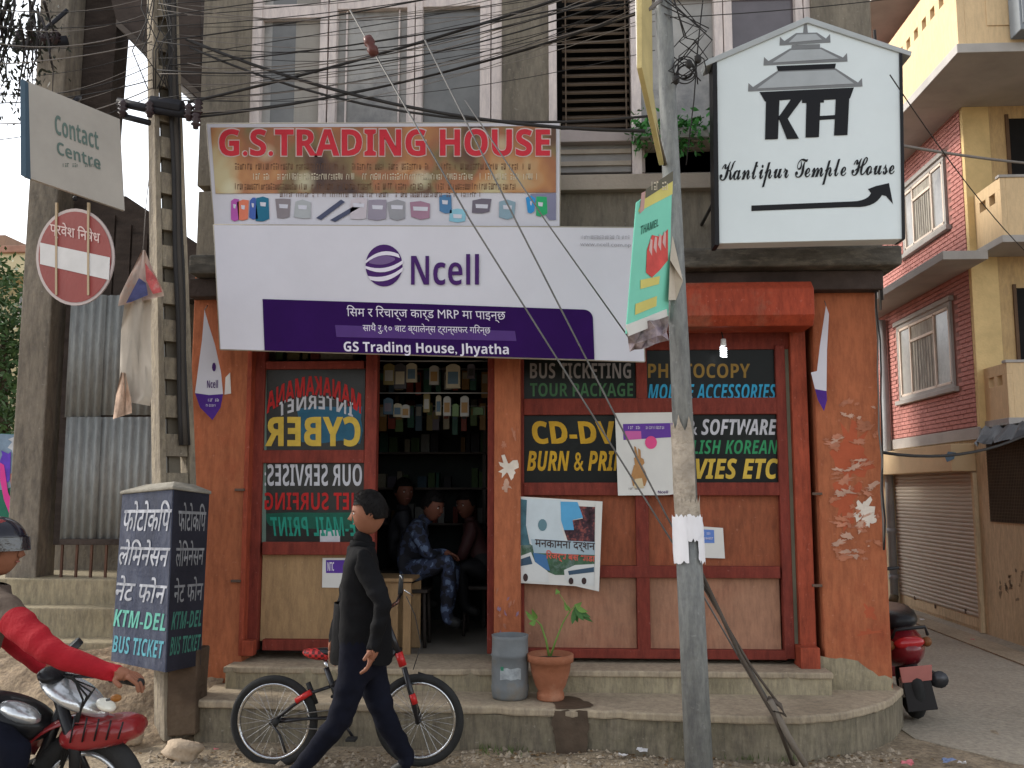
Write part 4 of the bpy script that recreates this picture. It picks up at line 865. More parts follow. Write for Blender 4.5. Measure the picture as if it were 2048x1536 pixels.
write(bx, L3, [(350, 1156), (408, 1152), (404, 1200), (347, 1206)], rf, wd, .003, None, .01); write(bx, 'KTM-DEL', [(345, 1224), (404, 1220), (402, 1252), (342, 1260)], rf, td, .003, 'ital'); write(bx, 'BUS TICKET', [(342, 1274), (402, 1268), (400, 1300), (339, 1312)], rf, td, .003, 'ital')
# bank of earth behind and around the pole foot
m = MB(); rnd = random.Random(3); gx, gy_ = 46, 26; xa_, xb_ = at(-200, 1400, 6.2).x, ept[0].x + .0; vs = []
for j in range(gy_ + 1):
    for i in range(gx + 1):
        x = xa_ + (xb_ - xa_) * i / gx; y = 5.75 + 1.6 * j / gy_; t = max(0, min(1, (y - 5.85 - .12 * math.sin(2.3 * x)) / .95)); h = .40 * t * t * (3 - 2 * t)
        vs.append((x, y, h - .03 + .018 * math.sin(7 * x + 3 * y) * math.cos(9 * y) + .012 * math.sin(19 * x - 7 * y) + rnd.uniform(-.007, .007)))
m.add(vs, [(j * (gx + 1) + i, j * (gx + 1) + i + 1, (j + 1) * (gx + 1) + i + 1, (j + 1) * (gx + 1) + i) for j in range(gy_) for i in range(gx)], True)
tag(m.build('earth_bank', M('loose_earth', (.33, .25, .165), .98, .28, 6, .9, 24, stain=(.18, .125, .08), samt=.7, sscale=3, fine=0.50)), 'sloping bank of brown earth around the foot of the concrete pole', kind='structure')

# ================================================================== SIGNS ON THE LEFT
# contact board
cs = thing('contact_board', 'grey rectangular board with faint green words hanging at an angle', 'sign', at(150, 400, 5.2))
a_, b_2, c_2 = at(48, 165, 4.9), at(243, 240, 5.5), at(48, 352, 4.9)
cpn = P3(a_, b_2, c_2)
slab([(50, 160), (240, 238), (250, 422), (52, 354)], cpn, .02, 'board_face', M('board_grey_white', (.40, .37, .33), .6, .1, 3, .05), cs, .003)
slab([(40, 158), (50, 160), (52, 354), (41, 350)], PY(4.89), .05, 'board_edge', flat('edge_blue_grey', (.06, .10, .14)), cs, .002)
gg = flat('faded_green_ink', (.12, .17, .15))
write(cs, 'Contact', [(109, 228), (196, 262), (198, 300), (111, 268)], cpn, gg, .003, 'bold'); write(cs, 'Centre', [(113, 282), (200, 314), (202, 340), (115, 308)], cpn, gg, .003, 'bold')
strokes(cs, (120, 326, 200, 334), cpn, gg, 18, .003)
MB().tube([at(150, 200, 5.25), at(160, 195, 7.0)], .015, 6).build('bracket', ironb, cs); MB().tube([at(150, 398, 5.25), at(150, 395, 7.0)], .015, 6).build('bracket', ironb, cs)
# no entry
ne = thing('no_entry_sign', 'round red no-entry sign with a white bar and Nepali words above it', 'road sign', at(150, 610, 5.3))
npl = Pl(at(150, 513, 5.3), (.45, -1, .03)); npl.n = V((-.42, -1, .03)).normalized()
cx, cy = 150, 514
signr = M('sign_red_faded', (.20, .026, .022), .6, .15, 3, .05, stain=(.15, .03, .025), samt=.4, spec=.15); rimw = flat('sign_rim_grey', (.36, .30, .29))
slab(arcp(cx, cy, 78, 97, 0, 352, 44), npl, .008, 'sign_plate', rimw, ne); decal(arcp(cx, cy, 73, 91, 0, 352, 44), npl, .002, 'red_disc', signr, ne)
decal([(80, 485), (220, 515), (218, 560), (80, 528)], npl, .004, 'white_bar', flat('sign_bar_white', (.46, .45, .45), var=.1), ne)
write(ne, 'प्रवेश निषेध'.replace('नि', 'िन'), [(100, 440), (200, 460), (200, 494), (100, 474)], npl, flat('sign_words_pink', (.5, .36, .34)), .004, None, .01)
for x in (112, 176): slab([(x - 2, 405), (x + 2, 405), (x + 2, 590), (x - 2, 590)], npl, .01, 'fixing_wire', flat('wire_tan', (.3, .22, .13)), ne, off=.006)
MB().tube([npl.hit(cx, cy - 30, -.02), at(95, 480, 7.9)], .012, 6).build('bracket', ironb, ne)
MB().tube([npl.hit(cx, cy + 40, -.02), at(95, 560, 7.9)], .012, 6).build('bracket', ironb, ne)
# torn banner hanging on the pole
tbn = thing('torn_hanging_banner', 'crumpled strip of old banner hanging beside the concrete pole', 'banner', at(270, 835, 5.5))
rnd = random.Random(21)
def ribbon(pts_l, pts_r, Y, mat, name, par, amp=.03, n=5):
    m = MB(); vs = []
    for j, (l, r_) in enumerate(zip(pts_l, pts_r)):
        for i in range(n + 1):
            p = V(l).lerp(V(r_), i / n); vs.append(at(p.x, p.y, Y + amp * math.sin(i * 1.9 + j * 1.3) + rnd.uniform(-.006, .006)))
    m.add(vs, [(j * (n + 1) + i, j * (n + 1) + i + 1, (j + 1) * (n + 1) + i + 1, (j + 1) * (n + 1) + i) for j in range(len(pts_l) - 1) for i in range(n)], True)
    return m.build(name, mat, par, norm=False)
ribbon([(284, 500), (262, 545), (240, 590), (236, 612)], [(290, 500), (306, 540), (326, 580), (328, 592)], 5.5, M('torn_print_mix', (.56, .44, .38), .7, .35, 3.5, .3, 10, stain=(.50, .20, .10), samt=.8, sscale=7), 'printed_top', tbn)
decal([(290, 525), (312, 556), (324, 584), (306, 588), (292, 560)], PY(5.44), 0, 'red_print', M('torn_red', (.50, .11, .11), .7, .5, 14, stain=(.6, .45, .4), samt=.8, sscale=12), tbn)
decal([(278, 556), (292, 566), (296, 590), (262, 604), (252, 606)], PY(5.437), 0, 'blue_print', M('torn_blue', (.10, .11, .26), .7, .4, 12), tbn)
ribbon([(250, 600), (242, 660), (240, 730), (238, 790), (236, 800)], [(304, 590), (302, 660), (303, 730), (304, 790), (300, 812)], 5.52, M('torn_vinyl_back', (.50, .44, .37), .75, .12, 3, .15, 12), 'plain_strip', tbn, .04)
ribbon([(242, 745), (232, 790), (226, 838)], [(250, 745), (262, 795), (264, 826)], 5.48, M('torn_print_low', (.55, .38, .28), .7, .5, 9), 'printed_tail', tbn)
MB().tube([at(286, 502, 5.5), at(292, 410, 5.55), at(300, 340, 5.6)], .003, 5).build('string', cableg, tbn)

# ================================================================== LEFT NEIGHBOUR
nbh = thing('left_neighbour_building', 'grey unfinished building with corrugated shutter and dark timber above', 'building', (at(180, 1200, 8).x, 8.5, 0))
YN = 7.95
conc2 = M('neighbour_concrete', (.25, .215, .17), .95, .25, 2.2, .5, 20, stain=(.10, .09, .075), samt=.8, sscale=1.4, stretch=3, fine=0.40)
tim = M('dark_timber_wall', (.055, .042, .036), .85, .35, 4, .3, stretch=.3)
zn = at(150, 1158, YN).z
for i, (yy, Yf) in enumerate(((1158, 7.85), (1216, 7.6), (1285, 7.32))):
    z = at(140, yy, Yf).z; MB().box((at(-260, yy, Yf).x, Yf, -.1), (wl - .06, Yf + .5 if i else 9.4, z)).build('entrance_step', stepc, nbh, bevel=.012)
B('pillar', conc2, nbh, 60, -500, 119, 1160, YN, .3, .012)
# far-left extension so the place goes on
m = MB(); m.prism([PY(YN + .32).hit(*p) for p in ((150, -300), (250, -300), (233, 60), (222, 200), (205, 430), (110, 600), (110, 300), (140, 0))], (0, .25, 0)); m.build('corner_post', tim, nbh)
B('door_edge', tim, nbh, 119, 600, 139, 1090, YN + .12, .1)
corr = M('galvanised_sheet', (.27, .28, .27), .6, .16, 2.0, .05, metal=.1, stain=(.20, .17, .13), samt=.4, sscale=1.8, stretch=4, fine=0.30)
def corr_sheet(x0, y0, x1, y1, Y):
    m = MB(); xa_, xb_ = at(x0, (y0 + y1) / 2, Y).x, at(x1, (y0 + y1) / 2, Y).x; za_, zb_ = at((x0 + x1) / 2, y1, Y).z, at((x0 + x1) / 2, y0, Y).z
    n = int((xb_ - xa_) / .076 * 8); vs = []
    for i in range(n + 1):
        x = xa_ + (xb_ - xa_) * i / n; yy = Y + .011 * math.sin(2 * math.pi * (x - xa_) / .076); vs += [(x, yy, za_), (x, yy, zb_), (x, yy + .003, za_), (x, yy + .003, zb_)]
    fs = []
    for i in range(n): a = i * 4; b = a + 4; fs += [(a, b, b + 1, a + 1), (b + 2, a + 2, a + 3, b + 3), (a, a + 2, b + 2, b), (a + 1, b + 1, b + 3, a + 3)]
    m.add(vs, fs, True); return m.build('corrugated_sheet', corr, nbh, norm=False)
corr_sheet(136, 590, 206, 834, YN + .06); corr_sheet(205, 590, 345, 830, YN + .075)
corr_sheet(126, 834, 196, 1082, YN + .05); corr_sheet(195, 834, 345, 1080, YN + .066)
B('gate_rail', tim, nbh, 119, 1078, 345, 1090, YN + .03, .06); B('gate_rail', tim, nbh, 124, 828, 345, 836, YN + .1, .03)
for k in range(7): B('grille_bar', M('rust_bar', (.12, .065, .045), .8, .3), nbh, 120 + k * 29.5, 1088, 124.5 + k * 29.5, 1158, YN + .04, .02, .002)
MB().box((at(100, 1100, YN + .8).x, YN + .8, zn - .1), (wl - .1, YN + .9, at(200, 560, YN + .8).z)).build('inner_wall', conc2, nbh)
# timber wall above the gate: top follows a roof that falls away along the yard
tw = [(120, 402), (252, 392), (395, 487), (395, 600), (120, 600)]
m = MB(); pw = PY(YN + .28); m.prism([pw.hit(*p) for p in tw], (0, .2, 0)); m.build('timber_wall', tim, nbh)
for k in range(6):  # boards
    x = 196 + k * 33; B('board', tim, nbh, x, 430 + k * 19, x + 30, 598, YN + .255, .02, .003)
m = MB(); pr = PY(YN + .1); m.prism([pr.hit(*p) for p in ((190, -120), (236, 56), (300, 110), (402, 205), (402, 80), (402, -300), (190, -300))], (0, .5, 0)); m.build('upper_eave', tim, nbh, bevel=.01)
m = MB(); m.prism([PY(YN + .05).hit(*p) for p in ((232, 52), (402, 200), (402, 186), (232, 38))], (0, 1.2, 0)); m.build('eave_board', M('eave_grey', (.09, .075, .065), .9, .3), nbh)

# ================================================================== FAR LEFT
fb = thing('far_cream_building', 'cream house with flat roof and white windows far down the street', 'building', at(40, 1000, 22))
cream = M('cream_wall', (.52, .45, .27), .85, .12, .6, .1); YB = 22
B('wall', cream, fb, -500, 548, 76, 990, YB, 5, .02); B('parapet', M('cream_parapet', (.60, .52, .33), .85, .12, .6), fb, -520, 506, 74, 552, YB - .8, 6, .02); B('roof_lip', M('brick_coping', (.40, .22, .16), .9, .2), fb, -520, 494, 74, 508, YB - .9, 6.2, .02)
B('roof_tank', M('tank_brown', (.3, .2, .14), .8), fb, -30, 470, 10, 494, YB, 1)
wf = B('window', frameW, fb, 36, 582, 80, 650, YB - .05, .1); B('window_pane', up_glass2, wf, 39, 586, 54, 646, YB - .08, .02, 0); B('window_pane', up_glass2, wf, 58, 586, 78, 646, YB - .08, .02, 0)
wf = B('window', frameW, fb, -80, 582, -36, 650, YB - .05, .1); B('window_pane', up_glass2, wf, -77, 586, -39, 646, YB - .08, .02, 0)
tr = thing('street_tree', 'bushy dark green tree at the left edge in front of the cream house', 'tree', atz(8, 1150, 0))
tb0 = at(5, 1100, 14); tb0.z = 0
MB().tube([tb0, tb0 + V((.05, 0, 1.6)), at(5, 800, 14), at(8, 640, 14)], [.12, .1, .08, .03], 10).build('trunk', M('bark', (.10, .075, .05), .95, .3, 8, .6), tr)
m = MB()
for px, py, ex, ez, n_ in ((2, 560, .12, .22, 420), (8, 650, .20, .28, 700), (6, 740, .30, .33, 900), (-40, 700, .5, .6, 1400), (22, 820, .22, .25, 500), (-5, 860, .3, .2, 400)):
    leaf_cluster(m, at(px, py, 14), (ex, .35, ez), n_, .13, int(px + py), .1)
m.build('crown', leafd, tr, norm=False)
# market stall colours and green sheet
st = thing('painted_hoarding', 'green hoarding with pink and blue painted shapes at the left edge', 'hoarding', at(20, 1080, 9.5))
sp9 = PY(9.5); hg = M('hoarding_green', (.03, .17, .11), .7, .2, 2)
slab([(-300, 862), (58, 868), (54, 1120), (-300, 1120)], sp9, .04, 'board', hg, st)
hc = [((-20, 870, 50, 975), (.22, .30, .40)), ((20, 875, 46, 905), (.55, .56, .6)), ((0, 905, 20, 960), (.14, .06, .5))]
for i, ((a, b, c_, d_), col) in enumerate(hc): decal(blob([(a, b), (c_, b), (c_, d_), (a, d_)], 3, 5, i), sp9, .003 + i * .003, 'painted_shape', flat('hoard_%d' % i, col, .7, .3), st)
decal([(0, 925), (8, 930), (16, 985), (32, 1020), (46, 1010), (50, 1022), (28, 1052), (8, 1000), (0, 960)], sp9, .013, 'pink_shape', flat('hoard_pink', (.75, .06, .32)), st)
decal(blob([(22, 945), (36, 945), (36, 985), (22, 985)], 3, 3, 8), sp9, .014, 'orange_shape', flat('hoard_orange', (.4, .14, .1)), st)
# tangle of branches over the left pole
tt = thing('overhanging_branches', 'bare leafy branches against the white sky in the top left corner', 'tree', at(20, 150, 7.0))
m = MB(); rnd = random.Random(8)
for k in range(26):
    x = rnd.uniform(-30, 95); y = rnd.uniform(-30, 40); pts = [at(x, y, 7 + rnd.uniform(-.3, .3))]
    for s_ in range(5): x += rnd.uniform(-14, 10); y += rnd.uniform(12, 42); pts.append(at(x, y, 7 + rnd.uniform(-.3, .3)))
    m.tube(pts, [.014, .011, .009, .007, .005, .003], 5)
m.build('trunk', M('branch_bark', (.045, .04, .04), .9), tt)
m = MB()
for px, py, n_ in ((10, 20, 200), (40, 70, 130), (5, 120, 190), (60, 20, 120), (-5, 190, 120), (20, 160, 70)): leaf_cluster(m, at(px, py, 7), (.09, .25, .13), n_, .055, px + py, .5)
m.build('crown', M('branch_leaf', (.035, .04, .03), .7, .4), tt, norm=False)
tf = thing('pole_arm_bracket', 'black cross arm with insulators jutting from the top of the left concrete pillar', 'bracket', at(80, 90, 7.7))
m = MB(); m.tube([at(28, 92, 7.7), at(135, 82, 7.8)], .05, 8); m.tube([at(60, 84, 7.7), at(135, 20, 7.8)], .02, 6); m.build('arm', ironb, tf)
for x in (38, 62, 88, 110): insul(at(x, 72, 7.7), tf, .05)

# ================================================================== RIGHT: BRICK AND YELLOW BUILDING
XA = 4.8; ax = PX(XA)
bb = thing('brick_and_yellow_building', 'tall pink brick and yellow building with balconies across the alley', 'building', (XA + 2, 11, 0))
YC2 = atx(1960, 860, XA).y
yelw = M('yellow_plaster', (.55, .38, .19), .85, .1, 1.0, .15, 20, stain=(.50, .33, .13), samt=.4, sscale=1.2, fine=0.25)
crm = M('cream_plaster', (.66, .53, .34), .85, .12, 1.2, .2, 20, stain=(.42, .34, .21), samt=.5, sscale=1.4, stretch=2, fine=0.30)
mort = M('brick_mortar', (.31, .16, .135), .9, .15, 4, .2); brickm = M('pink_brick', (.52, .235, .205), .9, .22, 5, .2, 50)
greyb = M('grey_band_paint', (.40, .375, .35), .85, .15, 2, .1)
def zx(px, py): return atx(px, py, XA).z
z_g = zx(1900, 866); z_s = zx(1945, 520); z_t = zx(1935, 203); ZTOP = z_t + 4.5
YB1 = 17.5
MB().box((XA, YC2, z_g), (XA + .3, YB1, ZTOP)).build('brick_backing', mort, bb)
MB().box((XA, 9.0, -.1), (XA + .3, YB1, z_g - .002)).build('ground_floor_wall', crm, bb)
MB().box((XA + .3, YC2 - .02, z_g), (12, YC2 + .25, ZTOP)).build('yellow_wall', yelw, bb)
MB().box((XA - .004, YC2 - .02, z_g), (XA + .3, YC2 + .05, ZTOP)).build('corner_strip', M('pale_yellow', (.68, .5, .24), .8), bb)
MB().box((XA, 9.0, z_g - .12), (12, YC2 - .02, z_g)).build('floor_slab', greyb, bb)
MB().box((XA + .3, 8.98, -.1), (12, 9.2, z_g - .12)).build('ground_floor_wall', crm, bb)
# windows: holes for bricks
def yat(px, py): return atx(px, py, XA).y
wins = []
for (l, r_, tl_, bl_, tr_, br_) in ((1803, 1904, 655, 800, 613, 764), (1812, 1889, 405, 508, 300, 445)):
    ya_, yb_b = yat(r_, (tr_ + br_) / 2), yat(l, (tl_ + bl_) / 2); z0_, z1_ = (zx(l, bl_) + zx(r_, br_)) / 2, (zx(l, tl_) + zx(r_, tr_)) / 2
    wins.append((ya_, yb_b, z0_, z1_))
wins.append((wins[1][0], wins[1][1], wins[1][2] + (wins[1][2] - wins[0][2]) * 1.0, wins[1][3] + (wins[1][3] - wins[0][3]) * 1.0))
bmesh_b = unit_box(brickm, 'brick')
rows = []
zz = z_g + .03
cand = []
PITCH, BL = .0555, .165
r = 0
while zz < ZTOP - .05:
    y = YC2 + .06 - (BL / 2 if r % 2 else 0)
    while y < YB1:
        a0, a1 = max(y, YC2 + .055), min(y + BL - .01, YB1)
        ok = a1 - a0 > .03
        for (wa, wb_, wc, wd_) in wins:
            if a1 > wa - .09 and a0 < wb_ + .09 and zz + PITCH > wc - .1 and zz < wd_ + .14: ok = False
        if ok: cand.append(((a0 + a1) / 2, zz + PITCH / 2, a1 - a0))
        y += BL
    zz += PITCH; r += 1
def proj_ok(y, z):
    d = CR.transposed() @ (V((XA, y, z)) - CAM); px = 1024 + FPX * d.x / -d.z; py = 768 - FPX * d.y / -d.z
    return 1775 < px < 1950 and -5 < py < 900
vis = sorted([c for c in cand if proj_ok(c[0], c[1])], key=lambda c: (c[0] ** 2 + (c[1] - 1.6) ** 2))
for (y, z, l) in vis[:290]:
    piece('brick', bmesh_b, bb, (XA - .002, y, z), (.018 + random.uniform(0, .004), l, PITCH - .011))
rest = set(vis[290:]) | {c for c in cand if c not in set(vis) and c[0] < 15.5}
m = MB()
for (y, z, l) in rest: m.box((XA - .010, y - l / 2, z - PITCH / 2 + .0055), (XA + .01, y + l / 2, z + PITCH / 2 - .0055))
o = m.build('brickwork', brickm, bb, norm=False); o['kind'] = 'stuff'
grill = M('window_lace', (.36, .33, .28), .8, .5, 12, .3, stretch=4)
for i, (wa, wb_, wc, wd_) in enumerate(wins):
    f = MB(); t = .06
    f.box((XA - .03, wa - t, wc - t), (XA + .02, wb_ + t, wc)); f.box((XA - .03, wa - t, wd_), (XA + .02, wb_ + t, wd_ + t)); f.box((XA - .03, wa - t, wc), (XA + .02, wa, wd_)); f.box((XA - .03, wb_, wc), (XA + .02, wb_ + t, wd_))
    f.box((XA - .07, wa - .14, wc - t - .045), (XA + .02, wb_ + .14, wc - t + .015)); f.box((XA - .06, wa - .12, wd_ + t - .01), (XA + .02, wb_ + .12, wd_ + t + .05))
    o = f.build('window', greyb, bb, bevel=.006)
    W = wb_ - wa; H = wd_ - wc; f = MB(); q = .035
    ys = [wa + .28 * W, wa + .76 * W]
    for a0, a1, b0, b1 in ((wa, wb_, wc, wc + q), (wa, wb_, wd_ - q, wd_), (wa, wa + q, wc, wd_), (wb_ - q, wb_, wc, wd_), (ys[0] - q / 2, ys[0] + q / 2, wc, wd_), (ys[1] - q / 2, ys[1] + q / 2, wc, wd_), (ys[0], ys[1], wc + .74 * H, wc + .74 * H + q)):
        f.box((XA - .026, a0, b0), (XA + .012, a1, b1))
    f.build('window_frame', M('beige_frame', (.74, .62, .52), .6), o, bevel=.003)
    MB().box((XA - .006, ys[0], wc), (XA - .001, ys[1], wd_)).build('window_pane', grill, o)
    MB().box((XA - .007, wa, wc), (XA - .001, ys[0], wd_)).build('window_pane', up_glass, o); MB().box((XA - .007, ys[1], wc), (XA - .001, wb_, wd_)).build('window_pane', up_glass, o)
    for k in range(9): y_ = ys[0] + (ys[1] - ys[0]) * (k + .5) / 9; MB().box((XA - .014, y_ - .004, wc), (XA - .009, y_ + .004, wc + .74 * H)).build('grille_bar', M('grille_grey', (.3, .28, .25), .6), o)
# bands and slabs
MB().box((XA - .03, YC2 - .03, z_g - .12), (XA - .001, YB1, z_g + .02)).build('grey_band', greyb, bb, bevel=.006)
zsl = atx(1940, 538, XA).z
pS = atz(1886, 519, zsl)
MB().box((pS.x, pS.y, zsl), (XA - .001, YB1, zsl + .10)).build('ledge_slab', greyb, bb, bevel=.006)
# upper balcony with openings, wraps the corner
zt = atx(1936, 203, XA).z; pT = atz(1918, 108, zt)
bx0, by0 = pT.x, pT.y
hB = 1.0
MB().box((bx0 - .03, by0 - .03, zt), (12, YC2 - .02, zt + .1)).build('balcony_slab', greyb, bb, bevel=.006)
MB().box((bx0 - .03, YC2 - .02, zt), (XA - .001, YB1, zt + .1)).build('balcony_slab', greyb, bb, bevel=.006)
byel = M('balcony_yellow', (.72, .53, .31), .8, .07, 1.2, .1, fine=0.15)
hz0, hz1 = zt + .1, zt + .1 + hB
# alley face with square openings near the top
zo0, zo1 = hz0 + .62, hz0 + .74
MB().box((bx0, by0, hz0), (bx0 + .08, YB1, zo0)).build('balcony_wall', byel, bb, bevel=.004); MB().box((bx0, by0, zo1), (bx0 + .08, YB1, hz1)).build('balcony_wall', byel, bb, bevel=.004)
y = by0
k = 0
while y < YB1 - .2:
    MB().box((bx0, y, zo0), (bx0 + .08, y + (.3 if k == 0 else .12), zo1)).build('balcony_baluster', byel, bb); y += .24 + (.18 if k == 0 else 0); k += 1
MB().box((bx0 + .08, by0, hz0), (12, by0 + .08, hz1)).build('balcony_wall', byel, bb, bevel=.004)
MB().box((bx0 + .3, by0 - .012, hz0 + .2), (7, by0, hz1 - .25)).build('balcony_panel', byel, bb, bevel=.004)
zt9 = atx(1812, 38, XA).z
MB().box((bx0 - .03, by0 + 1.2, zt9), (XA - .001, YB1, zt9 + .12)).build('upper_balcony_slab', greyb, bb, bevel=.006)
MB().box((bx0 - .03, by0 + 1.2, zt9 + .12), (bx0 + .05, YB1, zt9 + 1.1)).build('balcony_wall', byel, bb)
# small balconies on the yellow face
def small_balc(pc_low, ztop_px, zlow):
    c = atz(pc_low[0], pc_low[1], zlow); zt2 = at(ztop_px[0], ztop_px[1], c.y).z
    h = zt2 - zlow
    MB().box((c.x - .02, c.y - .02, zlow), (12, YC2 - .02, zlow + .08)).build('balcony_slab', greyb, bb, bevel=.004)
    zA = zlow + .08; zo_0, zo_1 = zlow + h * .66, zlow + h * .82
    y1_ = YC2 - .02
    MB().box((c.x, c.y, zA), (c.x + .06, y1_, zo_0)).build('balcony_wall', byel, bb, bevel=.003); MB().box((c.x, c.y, zo_1), (c.x + .06, y1_, zt2)).build('balcony_wall', byel, bb, bevel=.003)
    L_ = y1_ - c.y
    for f0, f1 in ((0, .2), (.42, .56), (.8, 1)): MB().box((c.x, c.y + L_ * f0, zo_0), (c.x + .06, c.y + L_ * f1, zo_1)).build('balcony_baluster', byel, bb)
    MB().box((c.x + .06, c.y, zA), (12, c.y + .06, zt2)).build('balcony_wall', byel, bb, bevel=.003)
    MB().box((c.x - .015, c.y - .015, zt2), (12, c.y + .075, zt2 + .03)).build('coping', greyb, bb, bevel=.003)
    MB().box((c.x + .3, c.y - .008, zlow + h * .62), (12, c.y, zlow + h * .84)).build('balcony_panel', byel, bb)
small_balc((2007, 485), (2007, 355), atx(1958, 505, XA).z)
small_balc((2020, 850), (2018, 725), z_g)
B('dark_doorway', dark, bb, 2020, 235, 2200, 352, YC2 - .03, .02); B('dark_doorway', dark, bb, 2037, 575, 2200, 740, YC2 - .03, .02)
B('doorway_frame', M('door_brown', (.12, .07, .04), .7), bb, 2014, 228, 2021, 354, YC2 - .04, .03); B('doorway_frame', MATS['door_brown'], bb, 2031, 568, 2038, 740, YC2 - .04, .03)
for i_, (px_, py_) in enumerate(((2036, -30),)):
    pass
# roller shutter in the ground floor
ys0, ys1 = yat(1958, 1100), yat(1796, 1080); zs0, zs1 = (zx(1800, 1188) + zx(1958, 1235)) / 2, (zx(1800, 952) + zx(1958, 945)) / 2
rs = MB().box((XA - .012, ys0 - .05, zs0 - .12), (XA - .001, ys1 + .05, zs0 - .01)).build('shutter_sill', crm, bb, bevel=.004)
sh = MB().box((XA - .004, ys0, zs0), (XA - .001, ys1, zs1 + .05)).build('roller_shutter', M('shutter_grey_beige', (.50, .45, .38), .6, .1, 2, .05), bb)
nsl = 34; slm = MB(); hsl = (zs1 - zs0) / nsl
smesh = bpy.data.meshes.new('shutter_slat')
pr_ = [(0, -.5), (-.35, -.42), (-.9, -.1), (-1, .15), (-.6, .36), (0, .42)]
tmp = MB(); tmp.prism([V((a, -.5, b)) for a, b in pr_], (0, 1, 0)); smesh.from_pydata(tmp.v, [], tmp.f); smesh.materials.append(MATS['shutter_grey_beige'])
for k in range(nsl): piece('slat', smesh, sh, (XA - .004, (ys0 + ys1) / 2, zs0 + hsl * (k + .5)), (.016, ys1 - ys0, hsl))
for y_ in (ys0 - .06, ys1 + .0): MB().box((XA - .05, y_, zs0 - .15), (XA - .001, y_ + .06, zs1)).build('shutter_guide', crm, bb, bevel=.004)
zh0, zh1 = zx(1900, 945), zx(1900, 893)
MB().box((XA - .28, yat(1952, 920), zh0), (XA - .001, yat(1770, 930) + .8, zh1)).build('shutter_housing', M('housing_cream', (.60, .45, .27), .75, .12, 2), bb, bevel=.01)
decal([(1890, 915), (1896, 903), (1912, 905), (1908, 918), (1894, 924)], PX(XA - .28), .002, 'blue_sticker', flat('sticker_blue', (.1, .22, .34)), bb)
for k, (x, y) in enumerate(((1832, 1195), (1873, 1212), (1934, 1222), (1962, 1236))): MB().box((XA - .02, yat(x, y) - .02, zx(x, y) - .03), (XA - .012, yat(x, y) + .02, zx(x, y) + .02)).build('bolt_plate', M('rusty_iron', (.12, .08, .06)), bb)
# mesh window right
wz0, wz1 = zx(2010, 1045), zx(2010, 873)
MB().box((XA - .006, 9.0, wz0), (XA - .001, yat(1977, 960), wz1)).build('dark_window', M('window_dark_brown', (.05, .035, .022), .8, .4, 4), bb)
gm = MB()
y_ = 9.0
while y_ < yat(1977, 960): gm.box((XA - .012, y_, wz0), (XA - .007, y_ + .004, wz1)); y_ += .035
z_ = wz0
while z_ < wz1: gm.box((XA - .012, 9.0, z_), (XA - .007, yat(1977, 960), z_ + .004)); z_ += .035
o = gm.build('window_mesh', M('mesh_wire', (.12, .09, .06), .7), bb, norm=False); o['kind'] = 'stuff'
tp_ = thing('black_tarpaulin', 'sagging black plastic sheet over the mesh window of the yellow building', 'tarpaulin', (XA - .1, 9.8, wz1))
m = MB(); rnd = random.Random(4); nn = 18; vs = []
for j in range(4):
    for i in range(nn + 1):
        yy = 8.9 + (yat(1968, 880) - 8.9) * i / nn; vs.append((XA - .02 - .12 * j / 3 * (1 + .3 * math.sin(i * 1.7)), yy, wz1 + .12 - .06 * j + .025 * math.sin(i * 2.3 + j) + rnd.uniform(-.01, .01)))
m.add(vs, [(j * (nn + 1) + i, j * (nn + 1) + i + 1, (j + 1) * (nn + 1) + i + 1, (j + 1) * (nn + 1) + i) for j in range(3) for i in range(nn)], True)
m.build('plastic_sheet', M('black_plastic', (.03, .03, .035), .35, .3), tp_, norm=False)
# stain drawings on the wall
for k in range(16):
    rn = random.Random(60 + k); x, y = rn.uniform(1995, 2045), rn.uniform(1130, 1200)
    decal(blob([(x, y), (x + rn.uniform(2, 6), y), (x + rn.uniform(2, 6), y + rn.uniform(4, 16)), (x, y + 6)], 2, 1.5, k), PX(XA), .003, 'mould_stain', M('mould_grey', (.27, .22, .15), .9), bb)
# ac / grey box at the top right
gb = thing('grey_meter_box', 'grey box cut off by the top right corner, on the yellow balcony', 'box', at(2050, 60, by0 - .2)); B('casing', flat('box_grey', (.22, .24, .26)), gb, 2037, -60, 2110, 58, by0 - .25, .22, .01); B('box_lid', flat('box_grey_lid', (.28, .3, .32)), gb, 2043, -50, 2104, 44, by0 - .262, .012, .004)
# downpipe at the shop's alley corner
dp = thing('grey_downpipe', 'grey plastic drainpipe running down the alley wall beside the shop corner', 'pipe', atx(1783, 1215, XA - .1))
pipe = M('pvc_grey', (.33, .34, .35), .5, .15, 3)
yp_ = atx(1780, 1000, XA - .08).y
MB().tube([(XA - .08, yp_, .1), (XA - .08, yp_, zx(1776, 640))], .055, 12).build('pipe_run', pipe, dp)
for zq in (.35, 1.0, 2.1): MB().tube([(XA - .08, yp_, zq), (XA - .08, yp_, zq + .07)], .066, 12).build('pipe_collar', pipe, dp)
MB().tube([(XA - .08, yp_, .12), (XA - .12, yp_ - .05, .05)], .06, 12).build('pipe_foot', M('pipe_foot_rust', (.14, .11, .07), .8), dp)
# conduit and cables at shop corner
cc = thing('corner_cables', 'bundle of loose cables running down the alley edge of the shop', 'cable', at(1762, 900, 6.5))
rnd = random.Random(14)
for k in range(6):
    x = 1746 + k * 3.0; pts = [at(x + rnd.uniform(-3, 3) + (yy - 400) * .030, yy, 6.55 + rnd.uniform(-.04, .04)) for yy in range(60 if k > 3 else 500, 1150 if k < 2 else 660, 60)]
    MB().tube(pts, .006, 6).build('strand', cable if k % 2 else cableg, cc)

